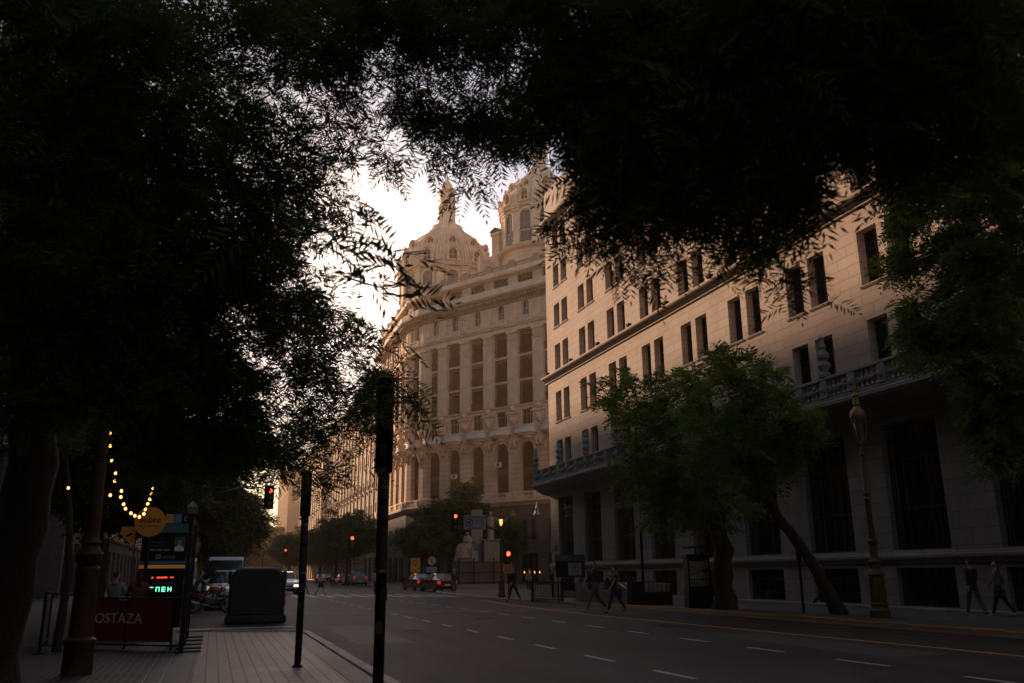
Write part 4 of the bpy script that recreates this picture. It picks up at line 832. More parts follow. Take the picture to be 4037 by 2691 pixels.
CL_B = "30,74,90 30,70,88 24,60,78 27,63,82 33,79,94 25,60,78 29,62,82 30,67,86 45,92,105 42,85,103 36,78,94 44,92,105 31,59,79 44,83,99 38,64,85 45,75,94 36,65,86 46,77,94 39,69,87 36,63,85 37,59,80 47,75,93 46,75,96 57,88,105 46,74,95 38,62,82 58,82,104 41,60,81 40,56,79 49,69,92 47,69,92 35,52,76 39,51,76 61,81,101 56,72,94 56,75,96 56,75,97 42,55,79 41,51,75 46,57,81 62,78,101 50,64,86 40,48,75 44,54,78 48,55,81 61,72,95 71,81,103 68,79,101 65,74,100 60,67,93 64,66,92 44,47,74 69,73,99 70,74,100 70,73,97 71,75,99 64,64,89 55,56,83 61,60,87 52,52,81 71,69,95 49,48,75 63,60,87 67,61,91 70,66,94 51,48,76 72,65,94 59,54,84 63,54,83 77,68,96 76,65,94 54,48,76 80,70,98 63,54,82 61,49,80 67,56,86 60,48,79 76,64,92 55,46,76 83,68,96 69,54,85 68,51,83 32,76,87 38,94,101 43,93,100 29,61,76 50,94,103 38,73,86 41,79,90 34,66,83 47,90,100 33,65,81 50,88,100 41,69,87 49,89,99 48,84,96 36,65,82 37,64,81 50,78,92 54,83,96 50,81,96 52,82,95 51,80,96 47,77,92 39,60,77 56,84,100 57,81,98 57,82,97 41,62,82 47,68,86 44,58,80 53,73,92 43,57,79 38,51,73 53,72,89 62,84,99 42,53,76 64,80,97 64,80,99 47,58,79 42,52,74 65,80,97 67,76,96 67,75,96 45,53,76 68,78,96 53,60,83 60,70,92 56,61,82 54,56,78 49,52,75 74,78,99 61,65,86 50,53,76 47,48,73 59,61,84 55,54,78 52,51,76 55,53,79 58,58,83 64,59,84 71,68,89 79,76,97 57,55,80 72,67,91 51,49,74 67,58,84 61,53,78 76,65,90 57,52,77 76,66,89 67,59,82 53,44,71 72,59,86 68,57,83 57,47,74 64,54,80 74,61,88 68,52,81 76,61,86 38,95,97 29,72,80 39,88,94 29,61,73 28,61,75 44,99,101 42,94,97 34,71,82 33,62,76 50,97,99 41,83,92 51,97,100 46,91,95 41,83,90 53,93,97 33,58,73 45,77,87 44,78,87 44,78,89 51,90,96 41,64,79 44,71,82 51,83,93 51,83,93 37,59,74 52,86,95 40,58,75 42,61,78 55,83,94 55,82,93 57,83,92 59,84,97 49,66,82 62,85,94 40,55,72 60,82,92 46,63,79 43,59,75 46,57,75 69,87,97 48,58,77 45,56,74 56,69,85 59,75,88 64,75,89 68,77,93 54,64,82 57,65,83 68,77,90 64,77,90 62,68,84 56,59,77 56,62,79 49,54,73 51,56,76 66,73,90 48,49,70 68,68,85 47,48,69 59,58,79 78,78,94 77,78,95 63,59,79 70,65,84 74,71,88 65,62,83 68,65,85 66,63,84 52,47,69 57,51,75 71,62,84 77,70,91 53,46,71 74,67,88 55,45,70 85,70,91 68,56,79 85,72,93 88,73,93 67,57,80 82,65,87 70,56,80 29,71,79 32,77,79 27,69,74 41,99,95 40,98,94 32,78,82 33,75,80 43,91,92 36,74,78 33,73,78 34,72,77 32,70,76 32,61,71 40,76,81 43,81,86 33,65,75 50,95,93 39,74,79 51,88,90 32,57,70 45,79,83 39,66,77 49,89,91 45,82,86 50,81,88 48,79,86 40,65,75 43,71,80 49,80,87 54,88,92 62,91,96 49,74,81 55,85,91 54,80,87 48,74,82 53,76,83 53,76,84 55,74,84 66,89,93 67,88,95 64,87,92 39,55,68 53,65,76 57,72,82 58,72,81 50,64,77 42,55,71 62,80,88 73,86,92 50,59,75 48,56,71 62,74,86 45,53,69 42,51,67 52,58,73 47,51,70 72,79,90 52,56,72 62,68,82 54,60,75 74,75,88 59,58,75 65,68,81 61,63,78 53,55,72 61,62,79 77,73,87 69,67,83 63,57,74 66,59,76 80,68,84 64,55,75 53,45,67 73,60,79 78,66,84 82,69,86 67,52,74 85,69,84 72,58,78 68,54,73 84,68,85 82,66,83 28,65,71 38,91,84 44,96,88 43,92,86 30,63,68 47,94,88 45,91,85 35,74,75 40,82,80 37,76,78 32,60,68 31,58,67 43,85,84 51,97,92 53,92,87 42,76,77 43,77,79 48,86,86 54,99,92 39,72,76 44,73,78 47,77,81 42,70,74 59,94,89 46,77,79 41,65,73 53,78,82 57,85,84 52,76,81 43,64,73 48,71,77 48,71,77 48,67,73 55,74,79 43,58,69 43,59,69 39,54,67 50,70,75 42,54,68 52,67,76 47,61,70 68,87,88 49,61,73 56,72,78 72,85,89 47,55,69 56,65,75 74,88,91 46,55,68 66,78,82 60,67,77 69,77,83 67,73,82 66,75,80 79,85,89 57,63,73 55,56,70 59,63,73 59,60,72 77,79,84 79,80,88 77,78,86 59,57,69 52,49,64 66,60,75 62,52,68 62,53,68 63,52,68 54,46,65 60,50,67 87,75,85 87,71,84 89,71,82 57,44,64 66,53,70 86,69,81 63,50,68 38,78,76 41,85,80 32,71,70 34,71,70 40,87,79 42,88,82 30,61,65 37,72,70 45,92,82 50,95,87 42,85,79 40,77,76 38,67,68 41,71,71 49,91,82 45,82,79 40,69,71 46,83,79 46,77,77 48,81,78 36,59,65 53,85,78 58,94,85 60,98,88 46,70,73 59,88,81 43,66,70 45,70,71 47,72,74 51,80,77 66,91,84 41,58,65 61,87,83 47,65,70 65,89,85 56,76,77 48,62,67 47,60,68 48,61,67 49,64,71 61,79,77 51,66,70 46,56,64 74,86,83 52,58,68 51,53,65 53,51,64 63,61,70 81,77,81 80,77,80 63,63,71 84,83,82 35,74,67 39,86,75 53,101,83 42,86,74 37,72,68 48,97,81 37,72,67 42,85,73 38,70,68 45,83,73 37,65,65 46,80,71 38,68,68 37,64,64 45,72,69 53,85,75 36,59,63 42,72,68 40,63,65 39,62,64 49,74,69 48,71,68 52,77,71 54,84,74 45,66,66 62,94,80 64,89,80 64,92,79 49,68,70 40,57,63 58,84,75 56,78,75 44,57,63 59,74,71 46,58,63 47,59,63 68,89,78 45,57,62 44,99,77 47,99,79 41,84,70 38,78,67 53,102,79 35,64,60 48,89,73 57,97,76 58,94,75 50,78,68 51,74,66 45,61,60 51,67,63 60,76,70 42,101,73 41,90,69 43,85,67 41,80,63 43,74,63 51,76,64 65,94,72 58,77,61 53,45,76 73,44,85 71,71,111 61,52,92 45,41,77 24,52,87 66,40,85 69,51,84 50,37,78 52,70,103 82,48,100 68,45,82 55,81,108 71,54,101 67,54,91 77,50,95 38,63,89 39,74,106 78,45,90 50,45,82 35,87,117 48,66,104 47,78,107 82,57,101 35,70,102 73,72,99 76,67,101 71,60,100 75,68,97 64,56,95 57,45,79 38,49,84"
CL_A2 = "20,143,136 18,137,130 19,151,140 21,148,144 19,148,138 17,135,132 25,133,130 25,145,143 24,148,139 21,108,111 27,145,138 21,111,116 34,143,140 26,125,129 30,130,128 28,130,130 31,136,138 33,139,140 34,126,127 30,115,119 37,144,145 37,128,131 35,121,123 29,102,112 37,112,119 42,137,136 33,107,115 37,115,119 39,132,135 40,124,127 42,119,127 49,137,138 53,142,143 45,126,129 45,117,126 52,136,139 15,108,107 17,110,108 16,123,115 16,110,110 20,154,135 18,132,123 24,122,117 23,131,122 21,113,110 25,131,123 23,114,111 28,139,130 26,119,117 26,118,116 28,127,122 30,137,126 32,143,131 24,114,109 27,105,105 29,103,105 30,114,111 32,121,119 36,136,132 36,139,134 34,101,105 44,137,128 37,118,116 32,102,104 41,129,123 40,121,120 37,103,109 36,101,107 17,126,112 19,136,119 25,136,122 26,141,121 26,112,106 33,137,121 38,131,121 42,154,133 33,110,107 40,131,118 41,110,105 52,135,123 19,144,116 15,125,107 29,155,124 25,135,111 37,155,126 34,153,126 41,147,121 38,142,121 48,143,122 40,120,109 42,114,104 49,143,119 16,123,98 25,140,111 28,147,116 26,116,96 29,133,107 34,140,111 32,133,108 32,150,117 30,139,112 39,141,111 41,153,117 44,151,120 32,112,97 32,112,95 37,144,112 38,121,100 39,126,103 46,139,115 45,147,117 46,140,112 43,133,108 42,117,100 41,112,96 39,108,92 53,153,118 56,151,122 46,130,107 18,137,101 27,159,112 25,138,100 30,127,97 40,155,112 34,121,97 43,129,103 40,123,98 56,157,117 35,122,90 14,109,122 25,123,150 37,109,121 25,132,161 17,109,114 35,113,140 33,103,128 30,116,130 14,104,117 42,123,157"
CL_C = "291,574,140 283,569,169 281,604,171 321,596,157 325,604,162 277,549,140 296,566,153 262,551,148 275,597,157 267,555,151 297,569,165 271,545,159 275,605,168 302,618,154 289,590,143 294,594,175 346,572,164 336,585,172 308,538,142 330,551,147 338,564,141 310,572,169 343,558,151 311,533,154 325,560,142 322,610,138 319,565,137 321,529,155 308,597,152 312,574,144 346,596,145 323,602,141 301,539,153 318,577,149 278,551,101 306,559,92 341,570,99 318,602,148 356,590,111 331,589,105 297,570,94 299,576,99 293,543,126 295,598,97 312,581,99 284,582,123 280,555,126 283,562,112 303,589,98 339,599,124 289,557,110 300,584,109 295,545,136 318,608,96 306,546,82 332,601,135 318,549,137 344,598,96 323,562,129 326,531,110 327,606,137 324,602,116 285,588,110 315,596,146 335,603,124 306,574,140 298,557,132 327,607,120 271,550,129 295,574,114 304,565,108 289,573,148 357,567,111 328,594,87 347,587,93 313,534,69 372,568,98 318,544,87 309,569,100 343,530,96 350,542,111 307,541,104 315,561,117 330,604,82 294,556,90 344,538,82 334,566,87 296,543,98 319,580,100 319,538,76 315,536,67 341,593,87 358,573,98 299,547,92 360,593,77 335,603,66 336,579,80 313,546,77 310,563,79 297,571,81 320,552,70 315,533,72 323,619,68 321,601,89 321,566,65 288,552,67 324,544,81 322,587,95 313,544,166 341,590,175 329,599,170 346,576,175 329,582,175 345,580,165 339,544,73 365,590,85 349,568,86 370,585,64 352,601,82 365,554,73 332,550,63 336,522,73 325,602,92 300,542,86 283,550,99 301,604,85 302,575,89 325,595,104 307,595,90"
CL_D = "283,438,142 255,424,136 283,446,152 290,469,154 278,434,154 268,421,152 271,417,145 301,464,155 275,426,136 291,442,153 282,418,132 269,413,136 316,459,159 293,445,131 310,469,156 280,403,139 285,398,136 318,447,136 300,419,141 291,488,119 280,490,127 261,423,111 269,419,116 257,433,107 290,467,106 303,481,112 274,461,131 277,411,101 306,470,114 305,466,116 304,458,121 291,425,119 267,453,116 294,460,125 283,461,125 276,412,110 291,449,113 279,442,114 275,455,116 297,454,125 294,432,112 285,441,119 283,413,120 292,428,123 307,403,112 337,450,127 340,459,132 325,444,119 304,399,108 280,424,118 317,458,137 307,420,128 284,405,125 324,458,135 323,432,110 301,400,112 301,410,106 329,434,113 326,451,109 339,435,113 320,417,116 313,403,102 317,419,103 271,450,99 303,482,104 311,459,106 297,410,99 303,442,112 307,429,87 294,483,108 307,485,94 296,451,109 303,451,93 299,437,106 286,444,95 312,446,109 308,433,91 316,447,104 293,415,93 296,448,92 266,447,93 324,450,89 314,426,96 297,434,89 290,432,82 310,457,81 297,410,83 302,419,92 336,463,96"
CL_E = "269,267,180 265,263,186 268,269,188 301,300,201 288,293,185 293,284,186 272,276,174 275,266,189 273,280,192 270,273,171 266,264,175 291,290,187 308,285,201 298,271,180 295,265,187 316,282,199 281,255,189 297,265,191 295,275,184 272,261,183 287,256,185 327,292,210 314,276,199 308,291,196 319,294,209 301,287,195 311,291,200 330,295,211 332,292,216 325,291,193 291,264,181 315,285,195 317,283,208 291,244,174 299,257,189 338,292,197 340,283,192 276,250,176 298,255,187 319,262,186 284,254,188 324,271,186 331,287,205 332,286,206 288,242,183 301,265,184 337,285,198 335,280,188 310,259,199 291,248,179 311,257,201 312,255,203 315,259,200 321,257,209 324,268,198 310,251,193 307,237,181 335,272,201 323,259,189 314,260,185 298,248,187 304,240,181 309,244,194 340,269,194 308,239,180 324,254,185 298,231,191 338,263,215 297,246,188 326,272,205 300,243,200 334,277,202 311,316,168 294,294,164 315,328,181 298,291,168 283,290,164 284,284,171 281,284,158 303,318,173 315,321,179 291,297,168 332,306,189 312,288,172 288,268,169 307,280,162 320,300,178 319,306,175 304,276,172 328,293,181 297,276,171 308,267,162 284,260,156 316,276,155 292,256,132 298,261,143 298,254,154 310,269,138 343,293,171 291,274,147 308,267,156 323,290,173 320,293,170 324,298,149 293,261,160 317,291,162 352,299,160 299,269,153 330,294,155 303,280,152 287,258,141 337,310,172 343,310,154 337,284,149 329,276,163 318,259,168 316,255,172 309,255,166 333,280,148 325,268,174 338,279,181 318,274,164 313,265,155 314,261,157 304,254,158 294,257,154 306,259,137 337,292,178 339,285,149 349,288,159 321,256,167 317,260,155 308,264,145 356,289,167 330,264,169 336,284,147 334,285,150 321,279,167 293,254,156 281,276,129 298,304,141 279,281,126 283,274,123 308,310,142 307,292,150 292,284,128 273,276,137 298,286,129 302,301,133 291,292,130 279,280,142 289,271,136 277,275,123 332,295,133 351,305,140 293,266,116 345,301,138 305,272,125 301,280,119 316,292,131 317,297,130 287,270,112 326,286,136 316,279,129 306,286,139 286,272,119 318,293,129 323,301,142 306,288,129 328,298,134 320,297,130 331,304,143 336,316,147 310,293,129 287,267,128 303,267,118 313,302,133 298,296,131 326,327,138 277,283,126 317,326,133 330,331,131 307,318,138 348,288,111 344,302,140 329,291,116 309,258,110 310,262,127 322,293,97 319,295,121 321,290,132 328,282,102 301,269,96 329,296,103 323,281,133 317,268,110 324,280,112 343,286,121 346,293,117 354,315,107 329,299,122 319,274,109 336,291,136 332,305,129 332,285,98 297,272,114 320,280,104 323,293,108 308,271,110 353,299,140 303,268,112 339,286,118 306,257,98 298,271,120 295,265,112 310,264,114 335,301,101 329,305,101 334,308,121 311,287,95 296,277,111 339,311,115 335,306,108 340,313,111 305,283,113 322,291,78 303,261,74 339,290,94 343,303,78 327,289,95 317,271,86 304,265,77 303,256,84 314,283,80 301,271,82 318,278,87 346,301,94 301,271,73 344,312,93 315,268,76 308,270,75 355,308,92 325,279,88 315,295,93 326,286,94 318,295,89 314,293,100 321,291,104 306,272,90 318,292,87 320,282,100 309,280,100 328,294,99"
# ---------------------------------------------------------------- trees
def fronds(P, Ddir, Lf, rng, npin=9, wid=.06, droop=.35):
    """feathery leaves: P (n,3) bases, Ddir (n,3) directions; every pinna is a small kite-shaped face"""
    n = len(P); a = Ddir/np.linalg.norm(Ddir, axis=1, keepdims=True)
    up = np.tile([0, 0, 1.], (n, 1))+rng.normal(0, .45, (n, 3)); b = np.cross(a, up); b /= np.linalg.norm(b, axis=1, keepdims=True)+1e-9
    L_ = Lf*rng.uniform(.7, 1.25, (n, 1)); out = []
    for k in range(npin+1):
        t = (k+.6)/(npin+.6)
        q = P+a*L_*t+np.array([0, 0, -1.])*L_*droop*t*t
        if k == npin: sides = (0,)
        else: sides = (-1, 1)
        l = L_*.46*math.sin(PI*(.22+.68*t))
        for s in sides:
            dirv = (b*s*.9+a*.55) if s else a*1.
            dirv = dirv+rng.normal(0, .12, (n, 3)); dirv[:, 2] -= droop*.6*t; dirv /= np.linalg.norm(dirv, axis=1, keepdims=True)
            ll = l if s else L_*.2
            nrm_ = np.cross(dirv, np.cross(a, b)+rng.normal(0, .5, (n, 3))); nrm_ /= np.linalg.norm(nrm_, axis=1, keepdims=True)+1e-9
            w_ = L_*wid
            tip = q+dirv*ll; m1 = q+dirv*ll*.45
            out.append(np.stack([q, m1+nrm_*w_*.5, tip, m1-nrm_*w_*.5], 1))
    V = np.concatenate(out, 0).reshape(-1, 3); return V
def quads_obj(name, V, m, parent):
    n = len(V)//4; me = bpy.data.meshes.new(name); me.vertices.add(len(V)); me.vertices.foreach_set('co', V.astype(np.float32).ravel())
    me.loops.add(n*4); me.loops.foreach_set('vertex_index', np.arange(n*4, dtype=np.int32)); me.polygons.add(n)
    me.polygons.foreach_set('loop_start', np.arange(0, n*4, 4, dtype=np.int32)); me.materials.append(m); me.update(calc_edges=True)
    o = bpy.data.objects.new(name, me); COL.objects.link(o); o.parent = parent; return o
def tree(name, label, trunk, clusters, nfr, Lf, spread, seed, group=None, m='leaf', bark='bark', twigs=True, npin=9, wid=.06, seg=8, droop=.35, cat='tree', rough=.12):
    """trunk: [(x,y,z,r)...] world; clusters: (n,3) world; parts: trunk, branches, crown"""
    base = Vector(trunk[0][:3]); t = thing(name, label, cat, base, 0, group); rng = np.random.default_rng(seed)
    C = np.array(clusters)-np.array(base)
    mb = MB(); T = [Vector(p[:3])-base for p in trunk]; R = [p[3] for p in trunk]
    # finer trunk with a little sway and swelling at the foot
    P = []; RR = []
    for i in range(len(T)-1):
        for k in range(5):
            f = k/5; p = T[i].lerp(T[i+1], f); r = R[i]+(R[i+1]-R[i])*f; P.append(p+Vector((rng.normal(0, r*rough), rng.normal(0, r*rough), 0))); RR.append(r*(1+rng.normal(0, .05)))
    P.append(T[-1]); RR.append(R[-1]*.6)
    RR[0] *= 1.2; RR[1] *= 1.07
    mb.tube(P, RR, max(seg, 10)); mb.build('trunk', M[bark], t, smooth=60)
    nodes = [np.array(p) for p in T[max(1, len(T)-3):]]; par = [-1]*len(nodes); nt0 = len(nodes)
    top = nodes[-1]; order = np.argsort(np.linalg.norm(C-top, axis=1))
    NA = np.zeros((len(nodes)+len(C), 3)); NA[:len(nodes)] = nodes; plen = np.zeros(len(NA)); cnt = len(nodes)
    for i in order:
        dd = np.linalg.norm(NA[:cnt]-C[i], axis=1); j = int(np.argmin(dd+.25*plen[:cnt])); NA[cnt] = C[i]; plen[cnt] = plen[j]+dd[j]; par.append(j); cnt += 1
    w_ = np.ones(cnt)
    for i in range(cnt-1, nt0-1, -1):
        w_[par[i]] += w_[i]
    mb = MB(); rmax = R[-1]*.95; k0 = spread*.022
    for i in range(nt0, cnt):
        a, b = Vector(NA[par[i]]), Vector(NA[i]); r = min(rmax, k0*.45*w_[i]**.5+.004); r2 = min(rmax, k0*.4*max(1, w_[i]-1)**.5+.003); ln = (b-a).length
        j = Vector(rng.normal(0, ln*.07, 3)); j2 = Vector(rng.normal(0, ln*.07, 3))
        mb.tube([a, a.lerp(b, .33)+j, a.lerp(b, .66)+j2, b], [r, r*.97, (r+r2)/2, r2], 5 if r < .05 else 8, cap=False)
    if twigs:
        for i in range(nt0, cnt):
            for q in range(3):
                e = NA[i]+rng.normal(0, spread*.7, 3); mb.tube([NA[i], (NA[i]+e)/2+rng.normal(0, spread*.1, 3), e], [.006+k0*.2, .005, .003], 4, cap=False)
    mb.build('branches', M[bark], t, smooth=60)
    Pn = np.repeat(C, nfr, axis=0)+rng.normal(0, spread, (len(C)*nfr, 3))*[1, 1, .8]
    cen = np.repeat(C, nfr, axis=0)-top; cen /= np.linalg.norm(cen, axis=1, keepdims=True)+1e-9
    Dd = cen*.35+rng.normal(0, .8, Pn.shape); Dd[:, 2] = Dd[:, 2]*.5-.15
    quads_obj('crown', fronds(Pn, Dd, Lf, rng, npin, wid, droop), M[m], t)
    return t
def dec(s): return [tuple(int(q)/20 for q in p.split(',')) for p in s.split()]
A = dec(CL_A); A2 = dec(CL_A2); Bc = dec(CL_B)
GT = 'trees along the street'
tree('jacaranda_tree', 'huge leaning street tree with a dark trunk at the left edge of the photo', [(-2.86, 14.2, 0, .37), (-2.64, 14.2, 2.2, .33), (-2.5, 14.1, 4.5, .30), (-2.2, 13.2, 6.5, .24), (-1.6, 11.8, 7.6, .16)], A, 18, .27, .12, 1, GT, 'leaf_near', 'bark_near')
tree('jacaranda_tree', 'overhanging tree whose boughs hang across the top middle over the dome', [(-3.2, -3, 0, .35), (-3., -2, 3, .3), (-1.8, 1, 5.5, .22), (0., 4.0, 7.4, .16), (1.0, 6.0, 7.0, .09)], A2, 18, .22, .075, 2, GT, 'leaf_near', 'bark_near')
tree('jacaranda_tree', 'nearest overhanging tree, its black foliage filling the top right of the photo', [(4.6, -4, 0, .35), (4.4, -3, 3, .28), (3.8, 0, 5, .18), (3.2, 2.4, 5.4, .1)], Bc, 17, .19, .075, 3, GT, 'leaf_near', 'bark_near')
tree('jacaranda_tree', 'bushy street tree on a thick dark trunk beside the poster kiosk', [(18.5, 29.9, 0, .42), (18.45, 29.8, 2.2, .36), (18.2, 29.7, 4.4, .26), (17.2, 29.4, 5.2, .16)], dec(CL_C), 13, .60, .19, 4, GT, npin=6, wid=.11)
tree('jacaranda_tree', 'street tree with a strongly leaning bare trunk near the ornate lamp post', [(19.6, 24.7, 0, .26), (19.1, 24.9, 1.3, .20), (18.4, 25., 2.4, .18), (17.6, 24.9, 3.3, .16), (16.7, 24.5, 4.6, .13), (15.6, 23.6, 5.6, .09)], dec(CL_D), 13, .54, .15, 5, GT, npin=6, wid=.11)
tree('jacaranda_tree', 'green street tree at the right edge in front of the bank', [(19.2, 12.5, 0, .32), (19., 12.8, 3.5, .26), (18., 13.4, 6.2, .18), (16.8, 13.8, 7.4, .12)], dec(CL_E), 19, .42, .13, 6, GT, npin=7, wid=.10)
def blob(cx, cy, cz, rx, ry, rz, n, seed):
    rg = np.random.default_rng(seed); v = rg.normal(0, 1, (n, 3)); v /= np.linalg.norm(v, axis=1, keepdims=True); q = rg.uniform(.25, 1, (n, 1))**.5
    return np.array([cx, cy, cz])+v*q*[rx, ry, rz]*(1+rg.normal(0, .12, (n, 1)))
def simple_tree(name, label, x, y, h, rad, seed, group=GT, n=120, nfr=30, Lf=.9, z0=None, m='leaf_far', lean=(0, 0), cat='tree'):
    z0 = z0 or h*.35; cz = (h+z0)/2
    cl = np.concatenate([blob(x+lean[0], y+lean[1], cz, rad, rad, (h-z0)/2, int(n*.6), seed), blob(x+lean[0]+rad*.3, y+lean[1]-rad*.2, cz-(h-z0)*.1, rad*.9, rad*.8, (h-z0)*.35, int(n*.4), seed+50)])
    r = .12+h*.016
    return tree(name, label, [(x, y, 0, r), (x+lean[0]*.2, y+lean[1]*.2, z0*.6, r*.8), (x+lean[0]*.6, y+lean[1]*.6, z0*1.05, r*.6), (x+lean[0], y+lean[1], cz, r*.3)], cl, nfr, Lf, rad*.13, seed, group, m, twigs=False, npin=6, wid=.11)
# left row beyond the near tree, then the right row; the near ones are built, the rest are copies with their own labels
simple_tree('jacaranda_tree', 'low dark crown above the string lights and the subway sign', -3.4, 31, 7.6, 2.2, 21, n=110, nfr=34, Lf=.7, z0=3.2)
simple_tree('jacaranda_tree', 'dark street tree above the parked motorcycle and vans', -2.6, 46, 8.8, 2.7, 22, n=120, nfr=34, Lf=.8, z0=3.6)
f1 = simple_tree('jacaranda_tree', 'dark street tree reaching over the signal arm on the left', -1.9, 60, 8.9, 3.2, 23, n=130, nfr=30, Lf=.9, z0=3.4)
f2 = simple_tree('jacaranda_tree', 'wide dark tree under the bright gap at the end of the left row', -.6, 80, 9.6, 3.9, 24, n=130, nfr=30, Lf=1.0, z0=3.4)
g1 = simple_tree('jacaranda_tree', 'reddish green tree behind the stone monument', 24.0, 91, 10.6, 2.9, 25, n=100, nfr=22, Lf=1.2, z0=3.4, m='leaf_far')
simple_tree('jacaranda_tree', 'low green tree between the monument and the hanging lantern', 29.4, 94, 7.6, 2.5, 26, n=70, nfr=24, Lf=1.1, z0=3.4, m='leaf_far')
simple_tree('jacaranda_tree', 'low tree to the left of the monument above the red cars', 20.3, 89.5, 7.0, 2.2, 27, n=60, nfr=24, Lf=1.1, z0=3.4, m='leaf_far')
r1 = simple_tree('jacaranda_tree', 'dark roadside tree above the parked white pickup', 16.6, 118, 9.6, 3.3, 28, n=110, nfr=28, Lf=1.0, z0=3.8)
def again(src, x, y, sc, rz, label):
    c = copy_tree(src); c.location = (x, y, 0); c.scale = (sc, sc, sc); c.rotation_euler = (0, 0, rz); c['label'] = label; return c
FAR = 'a dark crown in the far rows of trees that close the street'
for i, (x, y, s_) in enumerate([(-2.4, 100, 1.), (-2.0, 122, 1.05), (-2.5, 148, 1.05), (-2, 180, 1.1), (-1.5, 220, 1.2), (18, 140, 1.), (18.4, 165, 1.1), (18.2, 195, 1.1), (18, 230, 1.2)]):
    again((f1, f2, r1)[i % 3], x, y, s_, i*1.3, FAR)
for i, x in enumerate((-7, -1, 5, 11, 17, 23)): again((f2, r1)[i % 2], x, 285+4*(i % 2), 1.45, i*2.1, FAR)
# slender bare-stemmed tree beside the terrace
tree('small_tree', 'slender forked tree standing beside the terrace at the left', [(-2.95, 20.9, 0, .09), (-2.9, 20.9, 1.6, .075), (-3.0, 20.8, 2.8, .06), (-3.2, 20.8, 4.0, .04)],
     blob(-3.3, 20.6, 5.2, 1.0, 1.0, .9, 40, 77), 12, .4, .2, 78, None, 'leaf_near', 'bark_near', npin=7)

for i, (x, y) in enumerate(((-3, -12), (-3.2, -22), (19.6, -2), (19.4, -13))): again((f1, f2)[i % 2], x, y, 1.05, i*1.7, 'unseen street tree added behind the viewer to cut sky light')  # unseen trees added behind the camera to darken surfaces facing it
# ---------------------------------------------------------------- street furniture
M['rust'] = mat('rusty_brown_iron', (.05, .026, .013), .6, metal=.2, bump=.5, bscale=24, var=.35)
def text(body, size, m, parent, loc, rot=(PI/2, 0, 0), ext=.004, align='LEFT', name='lettering', sx=1.):
    cu = bpy.data.curves.new('t', 'FONT'); cu.body = body; cu.size = size; cu.extrude = ext; cu.align_x = align; cu.resolution_u = 3
    ob = bpy.data.objects.new('t', cu); COL.objects.link(ob)
    dg = bpy.context.evaluated_depsgraph_get(); me = bpy.data.meshes.new_from_object(ob.evaluated_get(dg)); bpy.data.objects.remove(ob)
    me.name = name; me.materials.clear(); me.materials.append(m); o = bpy.data.objects.new(name, me); COL.objects.link(o); o.parent = parent
    o.location = loc; o.rotation_euler = rot; o.scale = (sx, 1, 1); return o
FC = -math.radians(18)       # signs face back towards the camera side of the street

# --- tall pole signs in front (nearly black posts with a long box on top)
def signal_post(x, y, top, w_, label, rz):
    t = thing('signal_post', label, 'post', (x, y, 0), rz, 'dark signal posts on the left kerb')
    mb = MB(); mb.lathe([(w_*.9, 0), (w_*.9, .03), (w_*.56, .035), (w_*.54, 1.6)], (0, 0, .014), 20); mb.lathe([(w_*.60, 1.6), (w_*.60, 2.5)], (0, 0, 0), 20); mb.build('pole', M['black'], t, smooth=40)
    mb = MB(); mb.box(-w_*.82, w_*.82, -w_*1.0, w_*1.0, 2.44, top, .03); mb.build('signal_box', M['black'], t)
    mb = MB(); mb.box(-w_*.95, w_*.95, -w_*1.1, w_*1.1, top+.001, top+.02, .01); mb.build('cap', M['grey_metal'], t)
    for z0, z1 in ((1.55, 1.95), (2.0, 2.14), (2.2, 2.42)):
        mb = MB(); mb.lathe([(w_*.607, z0), (w_*.607, z1)], (0, 0, 0), 20); mb.build('pasted_sticker', M['worn_paper'], t, smooth=40)
    for z0, u0 in ((.95, -.3), (1.25, .2), (2.62, -.5)):
        mb = MB(); mb.box(u0*w_-.03, u0*w_+.035, -w_*1.02-.004 if z0 > 2.4 else -w_*.62, -w_*1.0 if z0 > 2.4 else -w_*.5, z0, z0+.11); mb.build('torn_label', M['worn_paper'], t)
    for z0 in (2.3, 1.5):
        mb = MB(); mb.lathe([(w_*.64, z0), (w_*.66, z0+.01), (w_*.64, z0+.035)], (0, 0, 0), 18); mb.build('clamp', M['grey_metal'], t)
    mb = MB(); mb.tube([(w_*.62, .02, .1), (w_*.64, .02, 1.2), (w_*.7, .02, 2.45)], .008, 5); mb.build('cable', M['black'], t)
    for k in range(3):
        mb = MB(); mb.box(-w_*.6, w_*.6, w_*1.0+.002, w_*1.0+.1, top-.25-.28*k, top-.22-.28*k); mb.build('visor', M['black'], t)
    text('16', .09, M['worn_paper'], t, (-w_*.3, -w_*1.0-.004, top-.14), ext=.001)
    return t
M['worn_paper'] = mat('worn_paper', (.035, .03, .028), .9, bump=.4, bscale=30, var=.5)
signal_post(1.43, 15.5, 3.22, .095, 'farther and slimmer looking of the two dark posts, standing on the ribbed paving', .1)
signal_post(1.53, 8.55, 3.40, .088, 'nearer dark post at the kerb with a long black box on its top', .1)

